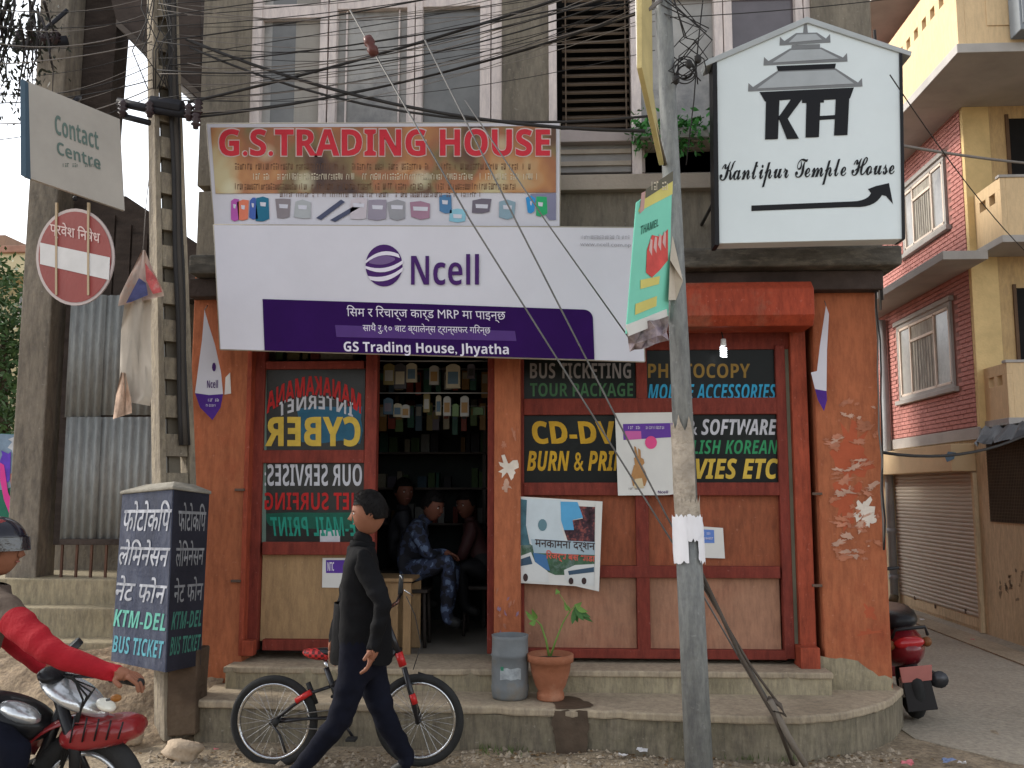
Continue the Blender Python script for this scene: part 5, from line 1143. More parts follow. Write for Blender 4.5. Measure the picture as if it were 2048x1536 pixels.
# ================================================================== CABLES
def sagline(a, b, sag, n=10): return [a.lerp(b, i / n) - V((0, 0, sag * 4 * (i / n) * (1 - i / n))) for i in range(n + 1)]
rnd = random.Random(17)
def mkcable(a, b, sag, r_, mat, label, group): return tag(MB().tube(sagline(a, b, sag, 12), r_, 6).build('overhead_cable', mat, norm=True), label, 'cable', group)
LAB = 'thin overhead cable in the tangle strung between the two poles above the banners'
for k in range(30):
    t = k / 29
    a = cpp(-60 + 330 * t + rnd.uniform(-20, 20)) + V((.05, -.1, 0)); b = sp_at(-160 + 190 * t + rnd.uniform(-30, 30)) + V((-.05, -.05, 0))
    a = a + V((0, rnd.uniform(-.15, .1), 0))
    rc = rnd.choice((.0022, .003, .0035, .005)); sg = rnd.uniform(.0, .28)
    lab = '%s %s cable, %s from the top of the tangle between the two poles' % ({.0022: 'hair-thin', .003: 'thin', .0035: 'medium', .005: 'thick'}[rc], 'black' if k % 3 else 'grey', nth(k + 1))
    mkcable(a, b, sg, rc, cable if k % 3 else cableg, lab, 'cables between the two poles')
LAB2 = 'thin overhead cable running from the concrete pole out of the picture to the left'
for k in range(14):
    a = cpp(20 + 16 * k) + V((-.03, -.08, 0)); b = at(-120, -20 + 22 * k + rnd.uniform(-20, 20), 5.6)
    rc = rnd.choice((.002, .003, .004))
    lab = '%s %s cable, %s from the top of the bunch left of the concrete pole' % ({.002: 'hair-thin', .003: 'thin', .004: 'thick'}[rc], 'black' if k % 2 else 'grey', nth(k + 1))
    mkcable(a, b, rnd.uniform(.02, .2), rc, cable if k % 2 else cableg, lab, 'cables left of the concrete pole')
LAB3 = 'thin cable leaving the steel pole towards the right'
for k in range(6):
    a = sp_at(-60 + 26 * k) + V((.03, -.05, 0)); b = at(2150, -260 + 40 * k + rnd.uniform(-20, 20), 5.4)
    mkcable(a, b, rnd.uniform(.02, .12), .003, cable if k % 2 else cableg, LAB3 + ', %s of six' % ['highest', 'second', 'third', 'fourth', 'fifth', 'lowest'][k], 'cables right of the steel pole')
mkcable(at(1780, 150, 5.6), at(2080, 530, 9.0), .1, .004, cable, 'single dark cable crossing the yellow building down to the right', None)
mkcable(at(1770, 285, 6.2), at(2100, 330, 8.6), .02, .012, cableg, 'thick grey cable crossing the brick wall at the height of its upper window', None)
mkcable(at(1765, 905, 7.0), at(2090, 850, 8.4), .12, .012, cable, 'thick sagging black cable above the roller shutter', None)
for k, (xa1, ya1, xb1, yb1, sg, rc, lb) in enumerate(((372, 78, 1290, 262, .16, .011, 'thick black cable bundle sagging down to the right across the upstairs windows'), (380, 95, 1300, 232, .22, .008, 'dark cable sagging across the upstairs windows just under the thick bundle'),
        (378, 236, 1296, 20, .10, .008, 'dark cable rising to the right over the first upstairs window'), (376, 205, 1290, -60, .05, .010, 'thick dark cable rising steeply to the right over the upstairs windows'))):
    mkcable(at(xa1, ya1, 6.05), at(xb1, yb1, 5.5), sg, rc, cable, lb, None if k == 0 else 'heavy cables over the upstairs windows')
rn = random.Random(99)
for k in range(9):
    mkcable(at(375, 30 + 24 * k, 6.0), at(1310, rn.uniform(-80, 120), 5.5), rn.uniform(.02, .3), .0022, cable if k % 2 else cableg, 'fine %s wire, %s from the top of those leaving the concrete pole to the right' % ('black' if k % 2 else 'grey', nth(k + 1)), 'fine wires right of the concrete pole')
for k in range(9):
    tag(MB().tube([cpp(-40) + V((-.06 + .016 * k, -.13, 0)), cpp(60 + 10 * k) + V((rn.uniform(-.12, .14), -.17, 0)), cpp(150) + V((rn.uniform(-.15, .17), -.18, 0)), cpp(225) + V((rn.uniform(-.1, .1), -.14, 0))], .004, 5).build('loose_strand', cable, cp), 'loose loop of wire on the pole')
# guy wires: from high left to the anchor
anc = atz(1592, 1512, .02)
gy = M('guy_steel', (.16, .155, .15), .5, .2, 3, metal=.4)
for i, (px0, py0, Y0, lab, endp) in enumerate((
        (690, -30, 5.3, 'left steel guy wire slanting across the purple banner to the ground', anc),
        (800, -30, 5.3, 'middle steel guy wire slanting across the purple banner to the ground', anc + V((.02, .02, 0))))):
    o = thing('guy_wire', lab, 'wire', endp, 'guy wires across the banner')
    mid1 = [(940, 440), (1035, 448)][i]; mid2 = [(1345, 1085), (1332, 1030)][i]
    P_ = [at(*([(700, 20), (850, 80)][i]), 5.35), at(*mid1, 5.40), at(*mid2, 5.62), endp]
    MB().tube(P_[:3] + [P_[2].lerp(endp, .5), endp], .0055, 6).build('wire_strand', gy, o)
    if i == 0:
        c = at(742, 92, 5.3); MB().lathe(c, [(0, -.07), (.028, -.06), (.035, -.02), (.022, 0), (.035, .02), (.028, .06), (0, .07)], 12, axis=(at(790, 200, 5.3) - at(735, 70, 5.3))).build('egg_insulator', M('insulator_brown', (.10, .035, .03), .3), o)
o = thing('guy_wire', 'right guy wire ending at the turquoise poster board', 'wire', at(1268, 690, 5.45), 'guy wires across the banner')
MB().tube([at(930, 200, 5.35), at(1090, 440, 5.4), at(1268, 690, 5.45)], .0045, 6).build('wire_strand', gy, o)
st_ = thing('anchor_stay', 'rusty twisted stay rods anchored in the ground right of the steel pole', 'stay', anc)
rod = M('rusty_rod', (.10, .08, .065), .75, .3, 6, .3)
MB().tube([sp_at(1165) + V((.05, .05, 0)), at(1480, 1310, 5.68), at(1548, 1430, 5.62), anc + V((0, 0, -.1))], .012, 8).build('rod', rod, st_)
MB().tube([at(1405, 1170, 5.6), at(1500, 1330, 5.7), at(1562, 1415, 5.66)], .008, 8).build('rod', rod, st_)
MB().tube([at(1535, 1395, 5.66), at(1560, 1410, 5.64), at(1570, 1430, 5.62), at(1545, 1420, 5.62), at(1600, 1510, 5.7)], .014, 8).build('twisted_end', rod, st_)
MB().tube([at(1540, 1400, 5.62), at(1575, 1470, 5.64), at(1610, 1530, 5.7)], .018, 8).build('sleeve', M('sleeve_cement', (.2, .17, .14), .9), st_)
# cable coil on the steel pole
cl = thing('cable_coil', 'tangled coil of spare cable and joint boxes hanging beside the steel pole', 'cable', at(1375, 160, 5.4)); rnd = random.Random(9)
m = MB()
for k in range(5):
    c = at(1372 + rnd.uniform(-6, 6), 140 + rnd.uniform(-10, 10), 5.45); m.torus(c, (rnd.uniform(-.4, .4), -1, rnd.uniform(-.3, .3)), .05 + rnd.uniform(0, .02), .004, 24, 5)
m.build('coil', cable, cl)
for k in range(7):
    pts = [at(1330 + rnd.uniform(-10, 20), rnd.uniform(-40, 60), 5.45)]
    for s_ in range(4): pts.append(at(rnd.uniform(1335, 1425), 60 + s_ * 35 + rnd.uniform(-20, 20), 5.45 + rnd.uniform(-.1, .1)))
    MB().tube(pts, .004, 5).build('loose_strand', cable, cl)
MB().tube([at(1408, -20, 5.45), at(1396, 90, 5.45), at(1388, 200, 5.45), at(1372, 330, 5.5)], .004, 6).build('loose_strand', cable, cl)
for x, y in ((1378, 128), (1396, 118), (1352, 160)): MB().ball(at(x, y, 5.4), (.022, .018, .03)).build('joint_box', cable, cl)

# ================================================================== BUCKET AND POT
bk = thing('grey_bucket', 'tall grey plastic drum with a torn label, beside the flower pot', 'bucket', V((0, 0, 0)))
bc = at(1020, 1388, 6.24); bc.z = PZ + .003; bk.location = bc; ORI[bk.name] = bc.copy()
rb_ = .122; H = .40
MB().lathe(bc, [(0, 0), (rb_ * .93, 0), (rb_ * .97, .02), (rb_, .05), (rb_ * 1.02, .075), (rb_ * .99, .085), (rb_, .2), (rb_ * .99, H * .66), (rb_ * 1.04, H * .68), (rb_ * .99, H * .71), (rb_ * .97, H * .95), (rb_ * 1.0, H), (rb_ * .93, H), (rb_ * .9, H * .3), (0, H * .3)], 30).build('drum', M('drum_grey', (.17, .185, .195), .5, .2, 5, .1, stain=(.20, .16, .11), samt=.8, sscale=4), bk)
m = MB(); vs = []
for j in range(2):
    for i in range(7):
        a = R(-118 + i * 11); vs.append(bc + V((math.cos(a) * (rb_ + .002), math.sin(a) * (rb_ + .002), .13 + .07 * j + .004 * ((i * 7) % 3))))
m.add(vs, [(i, i + 1, i + 8, i + 7) for i in range(6)], True); m.build('label', M('label_grey', (.33, .36, .38), .6, .3, 20), bk, norm=False)
m = MB(); m.add([bc + V((math.cos(R(a)) * (rb_ + .004), math.sin(R(a)) * (rb_ + .004), z)) for a, z in ((-116, .19), (-106, .19), (-106, .215), (-116, .215))], [(0, 1, 2, 3)]); m.build('green_mark', flat('mark_green', (.05, .22, .14)), bk, norm=False)
pt = thing('flower_pot', 'terracotta pot with a spindly young plant on the shop platform', 'potted plant', V((0, 0, 0)))
pc_ = at(1101, 1388, 6.2); pc_.z = PZ + .003; pt.location = pc_; ORI[pt.name] = pc_.copy()
terr = M('terracotta', (.34, .13, .07), .85, .2, 5, .2, stain=(.45, .26, .17), samt=.5, sscale=4)
MB().lathe(pc_, [(0, 0), (.085, 0), (.09, .01), (.088, .04), (.08, .055), (.10, .09), (.125, .17), (.135, .235), (.150, .24), (.152, .285), (.143, .29), (.13, .26), (.12, .25), (0, .25)], 30).build('pot', terr, pt)
MB().lathe(pc_, [(0, .262), (.08, .258), (.131, .252)], 20).build('soil', M('pot_soil', (.09, .06, .04), .98, .3, 20, 1), pt)
stemm = M('stem_green', (.16, .26, .06), .6)
sY = pc_.y
def P2(px, py): return at(px, py, sY)
MB().tube([P2(1098, 1312), P2(1092, 1280), P2(1082, 1250), P2(1072, 1240)], [.009, .007, .006, .004], 7).build('stem', stemm, pt); MB().tube([P2(1101, 1312), P2(1112, 1280), P2(1126, 1245), P2(1140, 1222), P2(1150, 1212)], [.008, .006, .005, .004, .003], 7).build('stem', stemm, pt)
MB().tube([P2(1140, 1222), P2(1130, 1205), P2(1118, 1186)], [.004, .003, .002], 6).build('stem', stemm, pt)
def leaf(base, tip, wd, par, mat, up=V((0, -1, .2))):
    d = tip - base; s_ = d.cross(up).normalized(); m = MB(); vs = [base]; n_ = 5
    for i in range(1, n_):
        t = i / n_; w_ = wd * math.sin(math.pi * t ** .8); c = base + d * t + V((0, 0, -.012 * math.sin(math.pi * t))); vs += [c - s_ * w_, c + V((0, .004, .006)), c + s_ * w_]
    vs.append(tip); fs = [(0, 1, 2), (0, 2, 3)]
    for i in range(n_ - 2): a = 1 + 3 * i; fs += [(a, a + 3, a + 4, a + 1), (a + 1, a + 4, a + 5, a + 2)]
    a = 1 + 3 * (n_ - 2); fs += [(a, a + 3, a + 1), (a + 1, a + 3, a + 2)]
    m.add(vs, fs, True); m.build('leaf', mat, par, norm=False)
lm = M('young_leaf', (.13, .24, .05), .5, .3, 10); ld2 = M('mature_leaf', (.05, .13, .035), .5, .3, 10)
for b0, t0, mt in (((1072, 1240), (1050, 1222), lm), ((1072, 1240), (1058, 1246), lm), ((1074, 1238), (1064, 1216), lm), ((1150, 1212), (1186, 1244), ld2), ((1150, 1212), (1168, 1240), ld2), ((1150, 1214), (1144, 1248), ld2), ((1150, 1210), (1176, 1222), lm), ((1148, 1212), (1164, 1204), lm), ((1118, 1186), (1112, 1178), lm), ((1140, 1220), (1128, 1206), lm), ((1152, 1212), (1182, 1234), ld2), ((1148, 1214), (1156, 1246), ld2)):
    leaf(P2(*b0), P2(*t0) + V((0, random.uniform(-.04, .04), 0)), .017, pt, mt)

# ================================================================== BICYCLE
by = thing('childs_bicycle', 'black and red bicycle leaning at the kerb behind the walking man', 'bicycle', atz(700, 1530, 0))
YB_ = 5.62; blk = M('bike_black', (.015, .015, .018), .35, .1, coat=.4); brd = M('bike_red', (.50, .02, .02), .35, .1, coat=.4); chrome = M('chrome', (.55, .56, .58), .2, .05, metal=1.0); rub = M('tyre_rubber', (.025, .025, .025), .8, .3, 6, .2)
def Q(px, py, dy=0): return at(px, py, YB_ + dy)
def wheel(cx, cy, par, rad_px=88):
    c = Q(cx, cy); Rw = rad_px / FPX * (YB_) * 1.0; ax_ = V((.04, 1, .02)).normalized()
    wr_ = MB().torus(c, ax_, Rw - .024, .024, 56, 10).build('wheel', rub, par)
    MB().torus(c, ax_, Rw - .052, .012, 56, 6, 1.4).build('rim', chrome, wr_)
    sp_ = MB(); u = ax_.orthogonal().normalized(); v_ = ax_.cross(u)
    for k in range(28):
        a = 2 * math.pi * k / 28; a2 = a + (.35 if k % 2 else -.35); s_ = ax_ * (.02 if k % 4 < 2 else -.02)
        sp_.tube([c + (u * math.cos(a2) + v_ * math.sin(a2)) * .018 + s_, c + (u * math.cos(a) + v_ * math.sin(a)) * (Rw - .055)], .0012, 4, caps=False)
    sp_.build('spokes', chrome, wr_); MB().tube([c - ax_ * .045, c + ax_ * .045], .016, 12).build('hub', blk, wr_)
    return c
hr = wheel(548, 1442, by); hf = wheel(838, 1440, by)
bbp = Q(688, 1434)
m = MB(); m.tube([Q(652, 1335), Q(672, 1390), bbp], .017, 10); m.build('seat_tube', blk, by)
MB().tube([bbp, Q(735, 1362), Q(790, 1300)], .021, 10).build('down_tube', blk, by); MB().tube([Q(664, 1372), Q(720, 1335), Q(786, 1278)], .018, 10).build('top_tube', blk, by)
for s_ in (-.045, .045):
    MB().tube([hr + V((0, s_, 0)), Q(610, 1438, s_), bbp + V((0, s_ * .4, 0))], .009, 8).build('chain_stay', blk, by)
    MB().tube([hr + V((0, s_, 0)), Q(585, 1412, s_), Q(625, 1385, s_ * .6), Q(664, 1372)], .010, 8).build('seat_stay', blk, by)
MB().tube([Q(592, 1402, -.05), Q(622, 1384, -.05)], .017, 10).build('red_sleeve', brd, by)
MB().tube([Q(616, 1365), Q(632, 1408)], .016, 10).build('shock_absorber', M('shock_black', (.02, .02, .02), .5), by)
MB().tube([Q(770, 1232), Q(786, 1278), Q(798, 1310)], [.016, .02, .02], 10).build('head_tube', blk, by); MB().tube([Q(797, 1305), Q(806, 1332)], .024, 10).build('fork_crown', brd, by)
for s_ in (-.05, .05):
    MB().tube([Q(808, 1335, s_), Q(822, 1385, s_), hf + V((0, s_, 0))], [.016, .018, .012], 10).build('fork_leg', blk, by); MB().tube([Q(824, 1388, s_ * 1.05), Q(830, 1408, s_ * 1.05)], .019, 10).build('fork_sticker', brd, by)
MB().tube([Q(770, 1232), Q(760, 1222, -.0), Q(766, 1218, -.02)], .013, 8).build('stem', blk, by)
MB().tube([Q(745, 1224, -.28), Q(752, 1212, -.20), Q(768, 1222, 0), Q(794, 1205, .20), Q(802, 1185, .28)], .012, 8).build('handlebar', chrome, by)
MB().tube([Q(800, 1190, .27), Q(803, 1150, .30)], .015, 8).build('grip', rub, by); MB().tube([Q(745, 1224, -.28), Q(738, 1232, -.36)], .015, 8).build('grip', rub, by)
MB().tube([Q(808, 1180, .18), Q(826, 1192, .22)], .005, 6).build('brake_lever', chrome, by); MB().tube([Q(800, 1150, .18), Q(806, 1162, .2)], .005, 6).build('brake_lever', chrome, by)
MB().tube([Q(812, 1192, .2), Q(830, 1230, .1), Q(842, 1290, .05), Q(826, 1340, 0)], .003, 5).build('brake_cable', cable, by)
# saddle
def check_mat():
    m = bpy.data.materials.new('saddle_check'); m.use_nodes = True; n = m.node_tree; b = n.nodes['Principled BSDF']; tc = n.nodes.new('ShaderNodeTexCoord'); ck = n.nodes.new('ShaderNodeTexChecker'); ck.inputs['Scale'].default_value = 55
    ck.inputs[1].default_value = (.6, .03, .03, 1); ck.inputs[2].default_value = (.12, .01, .01, 1); n.links.new(tc.outputs['Object'], ck.inputs[0]); n.links.new(ck.outputs[0], b.inputs['Base Color']); b.inputs['Roughness'].default_value = .5; return m
sd = MB(); c = Q(642, 1308)
sd.ball(c, (.115, .055, .035), 20, 10, warp=lambda p: V((p.x, p.y * (1.0 if p.x < 0 else max(.35, 1 - p.x * .7)), p.z + (.35 * p.x * p.x if p.x < 0 else 0))))
sd.build('saddle', check_mat(), by); MB().tube([Q(650, 1318), Q(656, 1345)], .012, 8).build('seat_post', chrome, by)
MB().ball(c + V((.02, 0, .012)), (.085, .045, .026)).build('saddle_top', blk, by)
cr = MB(); cr.torus(bbp + V((0, -.05, 0)), (0, 1, 0), .06, .006, 28, 6); cr.tube([bbp + V((0, -.06, 0)), bbp + V((.07, -.06, -.10))], .009, 6); cr.tube([bbp + V((0, .06, 0)), bbp + V((-.07, .06, .10))], .009, 6); cr.tube([bbp - V((0, .06, 0)), bbp + V((0, .06, 0))], .02, 10); cr.build('crankset', blk, by)
for s_, q_ in ((-1, V((.07, -.10, -.10))), (1, V((-.07, .10, .10)))): MB().box(bbp + q_ - V((.03, .035, .008)), bbp + q_ + V((.03, .035, .008))).build('pedal', rub, by, bevel=.004)
ch = MB(); ch.tube([bbp + V((0, -.05, .06)), hr + V((0, -.04, .03))], .004, 5); ch.tube([bbp + V((0, -.05, -.06)), hr + V((0, -.04, -.03))], .004, 5); ch.build('chain', M('chain_steel', (.2, .19, .18), .4, metal=.8), by)
MB().tube([hr + V((0, -.05, 0)), Q(560, 1470, -.07), Q(572, 1506, -.10)], .007, 6).build('kickstand', blk, by)
MB().tube([Q(548, 1442, -.055), Q(556, 1448, -.055)], .025, 10).build('sprocket', rub, by)
by2 = MB().tube([Q(866 - 0, 1352, .0), Q(852, 1350, .02), Q(836, 1345, .01)], .006, 6).build('mudguard_stub', rub, by)

# ================================================================== PEOPLE
def skin_body(name, nodes, edges, mats, region, parent, root, levels=3):
    import numpy as np
    """nodes: {key:(pos, r)}; grown with Skin + Subdivision into ONE mesh, then faces take the cloth of the nearest limb"""
    keys = list(nodes); idx = {k: i for i, k in enumerate(keys)}
    o0 = ORI[parent.name]
    me = bpy.data.meshes.new(name); me.from_pydata([V(nodes[k][0]) - o0 for k in keys], [(idx[a], idx[b]) for a, b in edges], [])
    o = bpy.data.objects.new(name, me); C.objects.link(o)
    sk = o.modifiers.new('skin', 'SKIN'); sk.use_smooth_shade = True
    for k in keys:
        r_ = nodes[k][1]; r_ = r_ if hasattr(r_, '__len__') else (r_, r_)
        me.skin_vertices[0].data[idx[k]].radius = r_
    for i in range(len(keys)): me.skin_vertices[0].data[i].use_root = False
    me.skin_vertices[0].data[idx[root]].use_root = True
    sb = o.modifiers.new('sub', 'SUBSURF'); sb.levels = levels; sb.render_levels = levels
    dg = bpy.context.evaluated_depsgraph_get(); dg.update()
    nm = bpy.data.meshes.new_from_object(o.evaluated_get(dg)); C.objects.unlink(o); bpy.data.objects.remove(o)
    ob = bpy.data.objects.new(name, nm); C.objects.link(ob); ob.parent = parent; ORI[ob.name] = o0
    nm.materials.clear()
    for mt in mats: nm.materials.append(mt)
    segs = [(V(nodes[a][0]) - o0, V(nodes[b][0]) - o0, region.get((a, b), 0), (max(nodes[a][1]) if hasattr(nodes[a][1], '__len__') else nodes[a][1])) for a, b in edges]
    NP = len(nm.polygons); cs = np.empty(NP * 3, 'f'); nm.polygons.foreach_get('center', cs); cs = cs.reshape(-1, 3)
    best = np.full(NP, 1e9); gi = np.zeros(NP, 'i')
    for a, b, g_, rr in segs:
        a_ = np.array(a); ab = np.array(b - a); t = np.clip((cs - a_) @ ab / max(1e-9, ab @ ab), 0, 1)
        d = np.linalg.norm(cs - a_ - t[:, None] * ab, axis=1) - rr * .8; k_ = d < best; best[k_] = d[k_]; gi[k_] = g_
    nm.polygons.foreach_set('material_index', gi); nm.polygons.foreach_set('use_smooth', np.ones(NP, bool))
    bare = set()
    for p in nm.polygons:
        if p.material_index in (2, 3): bare.update(p.vertices)
    for v in nm.vertices:
        if v.index in bare: continue
        x, y, z = v.co; n_ = v.normal
        f_ = math.sin(46 * z + 7 * math.sin(9 * x + 3 * y) + 5 * y) * .5 + math.sin(31 * z - 22 * x + 4 * math.sin(13 * z)) * .5 + .6 * max(0, math.sin(70 * z + 30 * x * math.sin(5 * z)))
        v.co = v.co + n_ * f_ * .0045
    return ob
def hand(nodes, edges, region, wrist, d, palm, side, pre, reg, s=1.0, curl=.5):
    """five finger chains leaving the palm; d = pointing direction, palm = where the palm faces"""
    d = V(d).normalized(); palm = V(palm).normalized(); sd = d.cross(palm).normalized() * side
    W = V(nodes[wrist][0]); pm = pre + 'palm'; nodes[pm] = (W + d * .055 * s, (.030 * s, .018 * s)); edges.append((wrist, pm)); region[(wrist, pm)] = reg
    for i, (off, ln) in enumerate(((-.024, .072), (-.008, .082), (.008, .076), (.023, .060))):
        a = W + d * .09 * s + sd * off * s; k0 = pre + 'f%da' % i; k1 = pre + 'f%db' % i; k2 = pre + 'f%dc' % i
        nodes[k0] = (a, .0095 * s); nodes[k1] = (a + (d + palm * curl * .6).normalized() * ln * .5 * s, .0088 * s); nodes[k2] = (a + ((d + palm * curl * .6).normalized() * .5 + (d * .5 + palm * curl * 1.4).normalized() * .5) * ln * s, .0075 * s)
        for p_, q_ in ((pm, k0), (k0, k1), (k1, k2)): edges.append((p_, q_)); region[(p_, q_)] = reg
    t0, t1 = pre + 'ta', pre + 'tb'; nodes[t0] = (W + d * .035 * s - sd * .036 * s + palm * .012 * s, .0115 * s); nodes[t1] = (W + d * .075 * s - sd * .048 * s + palm * .03 * s, .0095 * s)
    for p_, q_ in ((pm, t0), (t0, t1)): edges.append((p_, q_)); region[(p_, q_)] = reg
def head(parent, c, fwd, up=V((0, 0, 1)), hs=1.0, hairm=None, skinm=None, long=False, tilt=0, hat=None):
    """skull with jaw, nose, brow, ears, eyes, lips; hair is a shell of its own"""
    f = V(fwd).normalized(); up = V(up).normalized(); sdv = up.cross(f).normalized(); up = f.cross(sdv).normalized()
    MT = Matrix((sdv, f, up)).transposed()      # local x = side, y = forward, z = up
    hh = .118 * hs; S_ = skinm or skin
    def warp(p):
        x, y, z = p
        if z < -.1: k = 1 - .30 * (-z - .1); x *= k; y = y * (1 - .1 * (-z)) + .10 * (-z - .1)
        if y < 0 and z > -.3: y *= 1.05
        return V((x, y, z))
    m = MB(); m.ball(c, (hh * .66, hh * .80, hh), 24, 18, MT, warp)
    def Lc(x, y, z): return V(c) + MT @ V((x * hh, y * hh, z * hh))
    def Rl(n_, cc, r_, mt, par): return MB().ball(Lc(*cc), tuple(a * hh for a in r_), 10, 7, MT).build(n_, mt, par)
    hd = m.build('head', S_, parent)
    m = MB(); m.add([Lc(-.07, .80, .12), Lc(.07, .80, .12), Lc(.15, .80, -.22), Lc(-.15, .80, -.22), Lc(0, 1.02, -.18), Lc(0, .84, -.30)], [(0, 1, 4), (1, 2, 4), (0, 4, 3), (3, 4, 5), (4, 2, 5)], True); m.build('nose', S_, hd)
    for s_ in (-1, 1):
        Rl('ear', (s_ * .66, -.04, -.04), (.06, .13, .20), S_, hd)
        Rl('eye', (s_ * .25, .70, .05), (.085, .06, .05), flat('eye_white', (.55, .52, .5)), hd); Rl('iris', (s_ * .25, .755, .05), (.035, .02, .035), flat('iris_dark', (.02, .012, .01)), hd)
        Rl('eyebrow', (s_ * .26, .745, .17), (.13, .04, .028), flat('hair_black', (.006, .005, .005), .8), hd)
    Rl('lips', (0, .745, -.44), (.16, .04, .035), flat('lip', (.30, .11, .09)), hd)
    if hairm is not False:
        hm = hairm or flat('hair_black', (.006, .005, .005), .8)
        def wh(p):
            x, y, z = p
            cut = -.35 if y < -.1 else (-.12 if y < .25 else .38)
            if long: cut = -.8 if y < .1 else (-.5 if y < .3 else .38)
            if z < cut: z = cut - .02 * (cut - z); x *= .95
            if y > .45: y = .45 + (y - .45) * .9
            return V((x, y, z))
        m = MB(); m.ball(V(c) + MT @ V((0, -.04 * hh, .06 * hh)), (hh * .74, hh * .86, hh * 1.06), 26, 18, MT, wh); ho = m.build('hair', hm, parent)
        rn = random.Random(int(c[0] * 100)); m = MB()
        for _ in range(900):
            t = rn.uniform(0, 1.75); a = rn.uniform(0, 6.283); p = V((math.sin(t) * math.cos(a), math.sin(t) * math.sin(a), math.cos(t)))
            if p.y > .45 and p.z < .5: continue
            if p.z < -.1 and p.y > .1: continue
            q = wh(p); q = V(c) + MT @ V((0, -.04 * hh, .06 * hh)) + MT @ V((q.x * hh * .75, q.y * hh * .87, q.z * hh * 1.07))
            nrm = MT @ p; fl = MT @ V((rn.uniform(-.5, .5), rn.uniform(-.2, .9), -.6)); tip = q + (nrm * .55 + fl).normalized() * hh * rn.uniform(.12, .3); sd2 = nrm.cross(fl).normalized() * hh * .022
            m.add([q - sd2, q + sd2, tip], [(0, 1, 2)])
        m.build('hair_strands', hm, ho, norm=False)
    return hd
def man(name, label, base, J, clothes, headc, fwd, cat='person', hands=(), sk=None, regs=None, group=None, hairm=None):
    root = thing(name, label, cat, base, group)
    nodes = dict(J); edges = [('pel', 'wai'), ('wai', 'che'), ('che', 'nek'), ('nek', 'nk2')]
    for s_ in ('l', 'r'):
        edges += [('pel', s_ + 'hip'), (s_ + 'hip', s_ + 'kne'), (s_ + 'kne', s_ + 'ank'), (s_ + 'ank', s_ + 'toe'), ('che', s_ + 'sho'), (s_ + 'sho', s_ + 'elb'), (s_ + 'elb', s_ + 'wri')]
    region = {('nek', 'nk2'): 2, ('pel', 'wai'): 0}
    for s_ in ('l', 'r'):
        region[('pel', s_ + 'hip')] = 1; region[(s_ + 'hip', s_ + 'kne')] = 1; region[(s_ + 'kne', s_ + 'ank')] = 1; region[(s_ + 'ank', s_ + 'toe')] = 3
    for (s_, d, palm, side, curl) in hands: hand(nodes, edges, region, s_ + 'wri', d, palm, side, s_, 2, 1.0, curl)
    body = skin_body('body', nodes, edges, list(clothes) , region, root, 'pel', 3 if fwd[0] < -.9 else 2)
    head(root, headc, fwd, skinm=sk, hairm=hairm)
    return root
shoe = flat('shoe_black', (.02, .02, .02), .5)
jack = M('black_jacket', (.007, .007, .008), .85, .3, 5, .6, 9, spec=.12); trou = M('dark_blue_trousers', (.007, .008, .015), .9, .3, 5, .6, 8, spec=.1)
YW = 5.15
def W_(px, py, dy=0): return at(px, py, YW + dy)
gz = 0.0
lt, rt = W_(580, 1552, .08), W_(812, 1575, -.08)
J = {'pel': (W_(724, 1300), (.15, .12)), 'wai': (W_(724, 1230), (.155, .13)), 'che': (W_(720, 1150), (.18, .14)), 'nek': (W_(722, 1090), (.07, .07)), 'nk2': (W_(730, 1062), (.052, .055)),
     'lhip': (W_(712, 1335, -.07), .095), 'lkne': (W_(680, 1440, -.09), .068), 'lank': (W_(592, 1545, -.08), .048), 'ltoe': (W_(548, 1562, -.08), .04),
     'rhip': (W_(738, 1335, .07), .095), 'rkne': (W_(770, 1440, .08), .066), 'rank': (W_(818, 1555, .08), .048), 'rtoe': (W_(782, 1572, .08), .04),
     'lsho': (W_(722, 1118, -.17), .068), 'lelb': (W_(768, 1208, -.22), .05), 'lwri': (W_(748, 1290, -.22), .034),
     'rsho': (W_(716, 1118, .17), .068), 'relb': (W_(690, 1205, .22), .05), 'rwri': (W_(668, 1275, .20), .034)}
J['lank'] = (V((J['lank'][0].x, J['lank'][0].y, .10)), .048); J['ltoe'] = (V((J['lank'][0].x - .14, J['lank'][0].y, .045)), .042)
J['rank'] = (V((J['rank'][0].x, J['rank'][0].y, .13)), .048); J['rtoe'] = (V((J['rank'][0].x - .11, J['rank'][0].y, .045)), .042)
dskin = M('skin_tan', (.24, .10, .058), .6, .15, 8, .08, spec=.25)
man('walking_man', 'man in black jacket and dark trousers striding left past the bicycle', V((W_(700, 1500).x, YW, 0)), J, (jack, trou, dskin, shoe), W_(738, 1026), (-1, -.25, -.10), 'person' if False else 'person',
    hands=(('l', (-.2, 0, -1), (-1, 0, 0), 1, .5), ('r', (-.2, 0, -1), (1, 0, 0), -1, .5)), sk=dskin)
wm = bpy.data.objects['walking_man']; wm.name = 'person'; ORI['person'] = ORI['walking_man']
m = MB(); vs = []; NN = 28
for j, (py_, ra, rb2) in enumerate(((1205, .150, .120), (1240, .158, .125), (1275, .165, .135), (1308, .172, .140), (1322, .166, .134))):
    c = W_(722 + j * .6, py_)
    for i in range(NN):
        a = 2 * math.pi * i / NN; k = 1 + .035 * math.sin(5 * a + j) + .02 * math.sin(11 * a + 2 * j); vs.append(c + V((math.cos(a) * ra * k, math.sin(a) * rb2 * k, .012 * math.sin(3 * a) if j > 2 else 0)))
m.add(vs, [(j * NN + i, j * NN + (i + 1) % NN, (j + 1) * NN + (i + 1) % NN, (j + 1) * NN + i) for j in range(4) for i in range(NN)], True)
m.build('jacket_hem', jack, wm)
m = MB(); m.torus(W_(725, 1090), (.12, 0, 1), .062, .010, 24, 8, 2.4); m.build('jacket_collar', jack, wm)
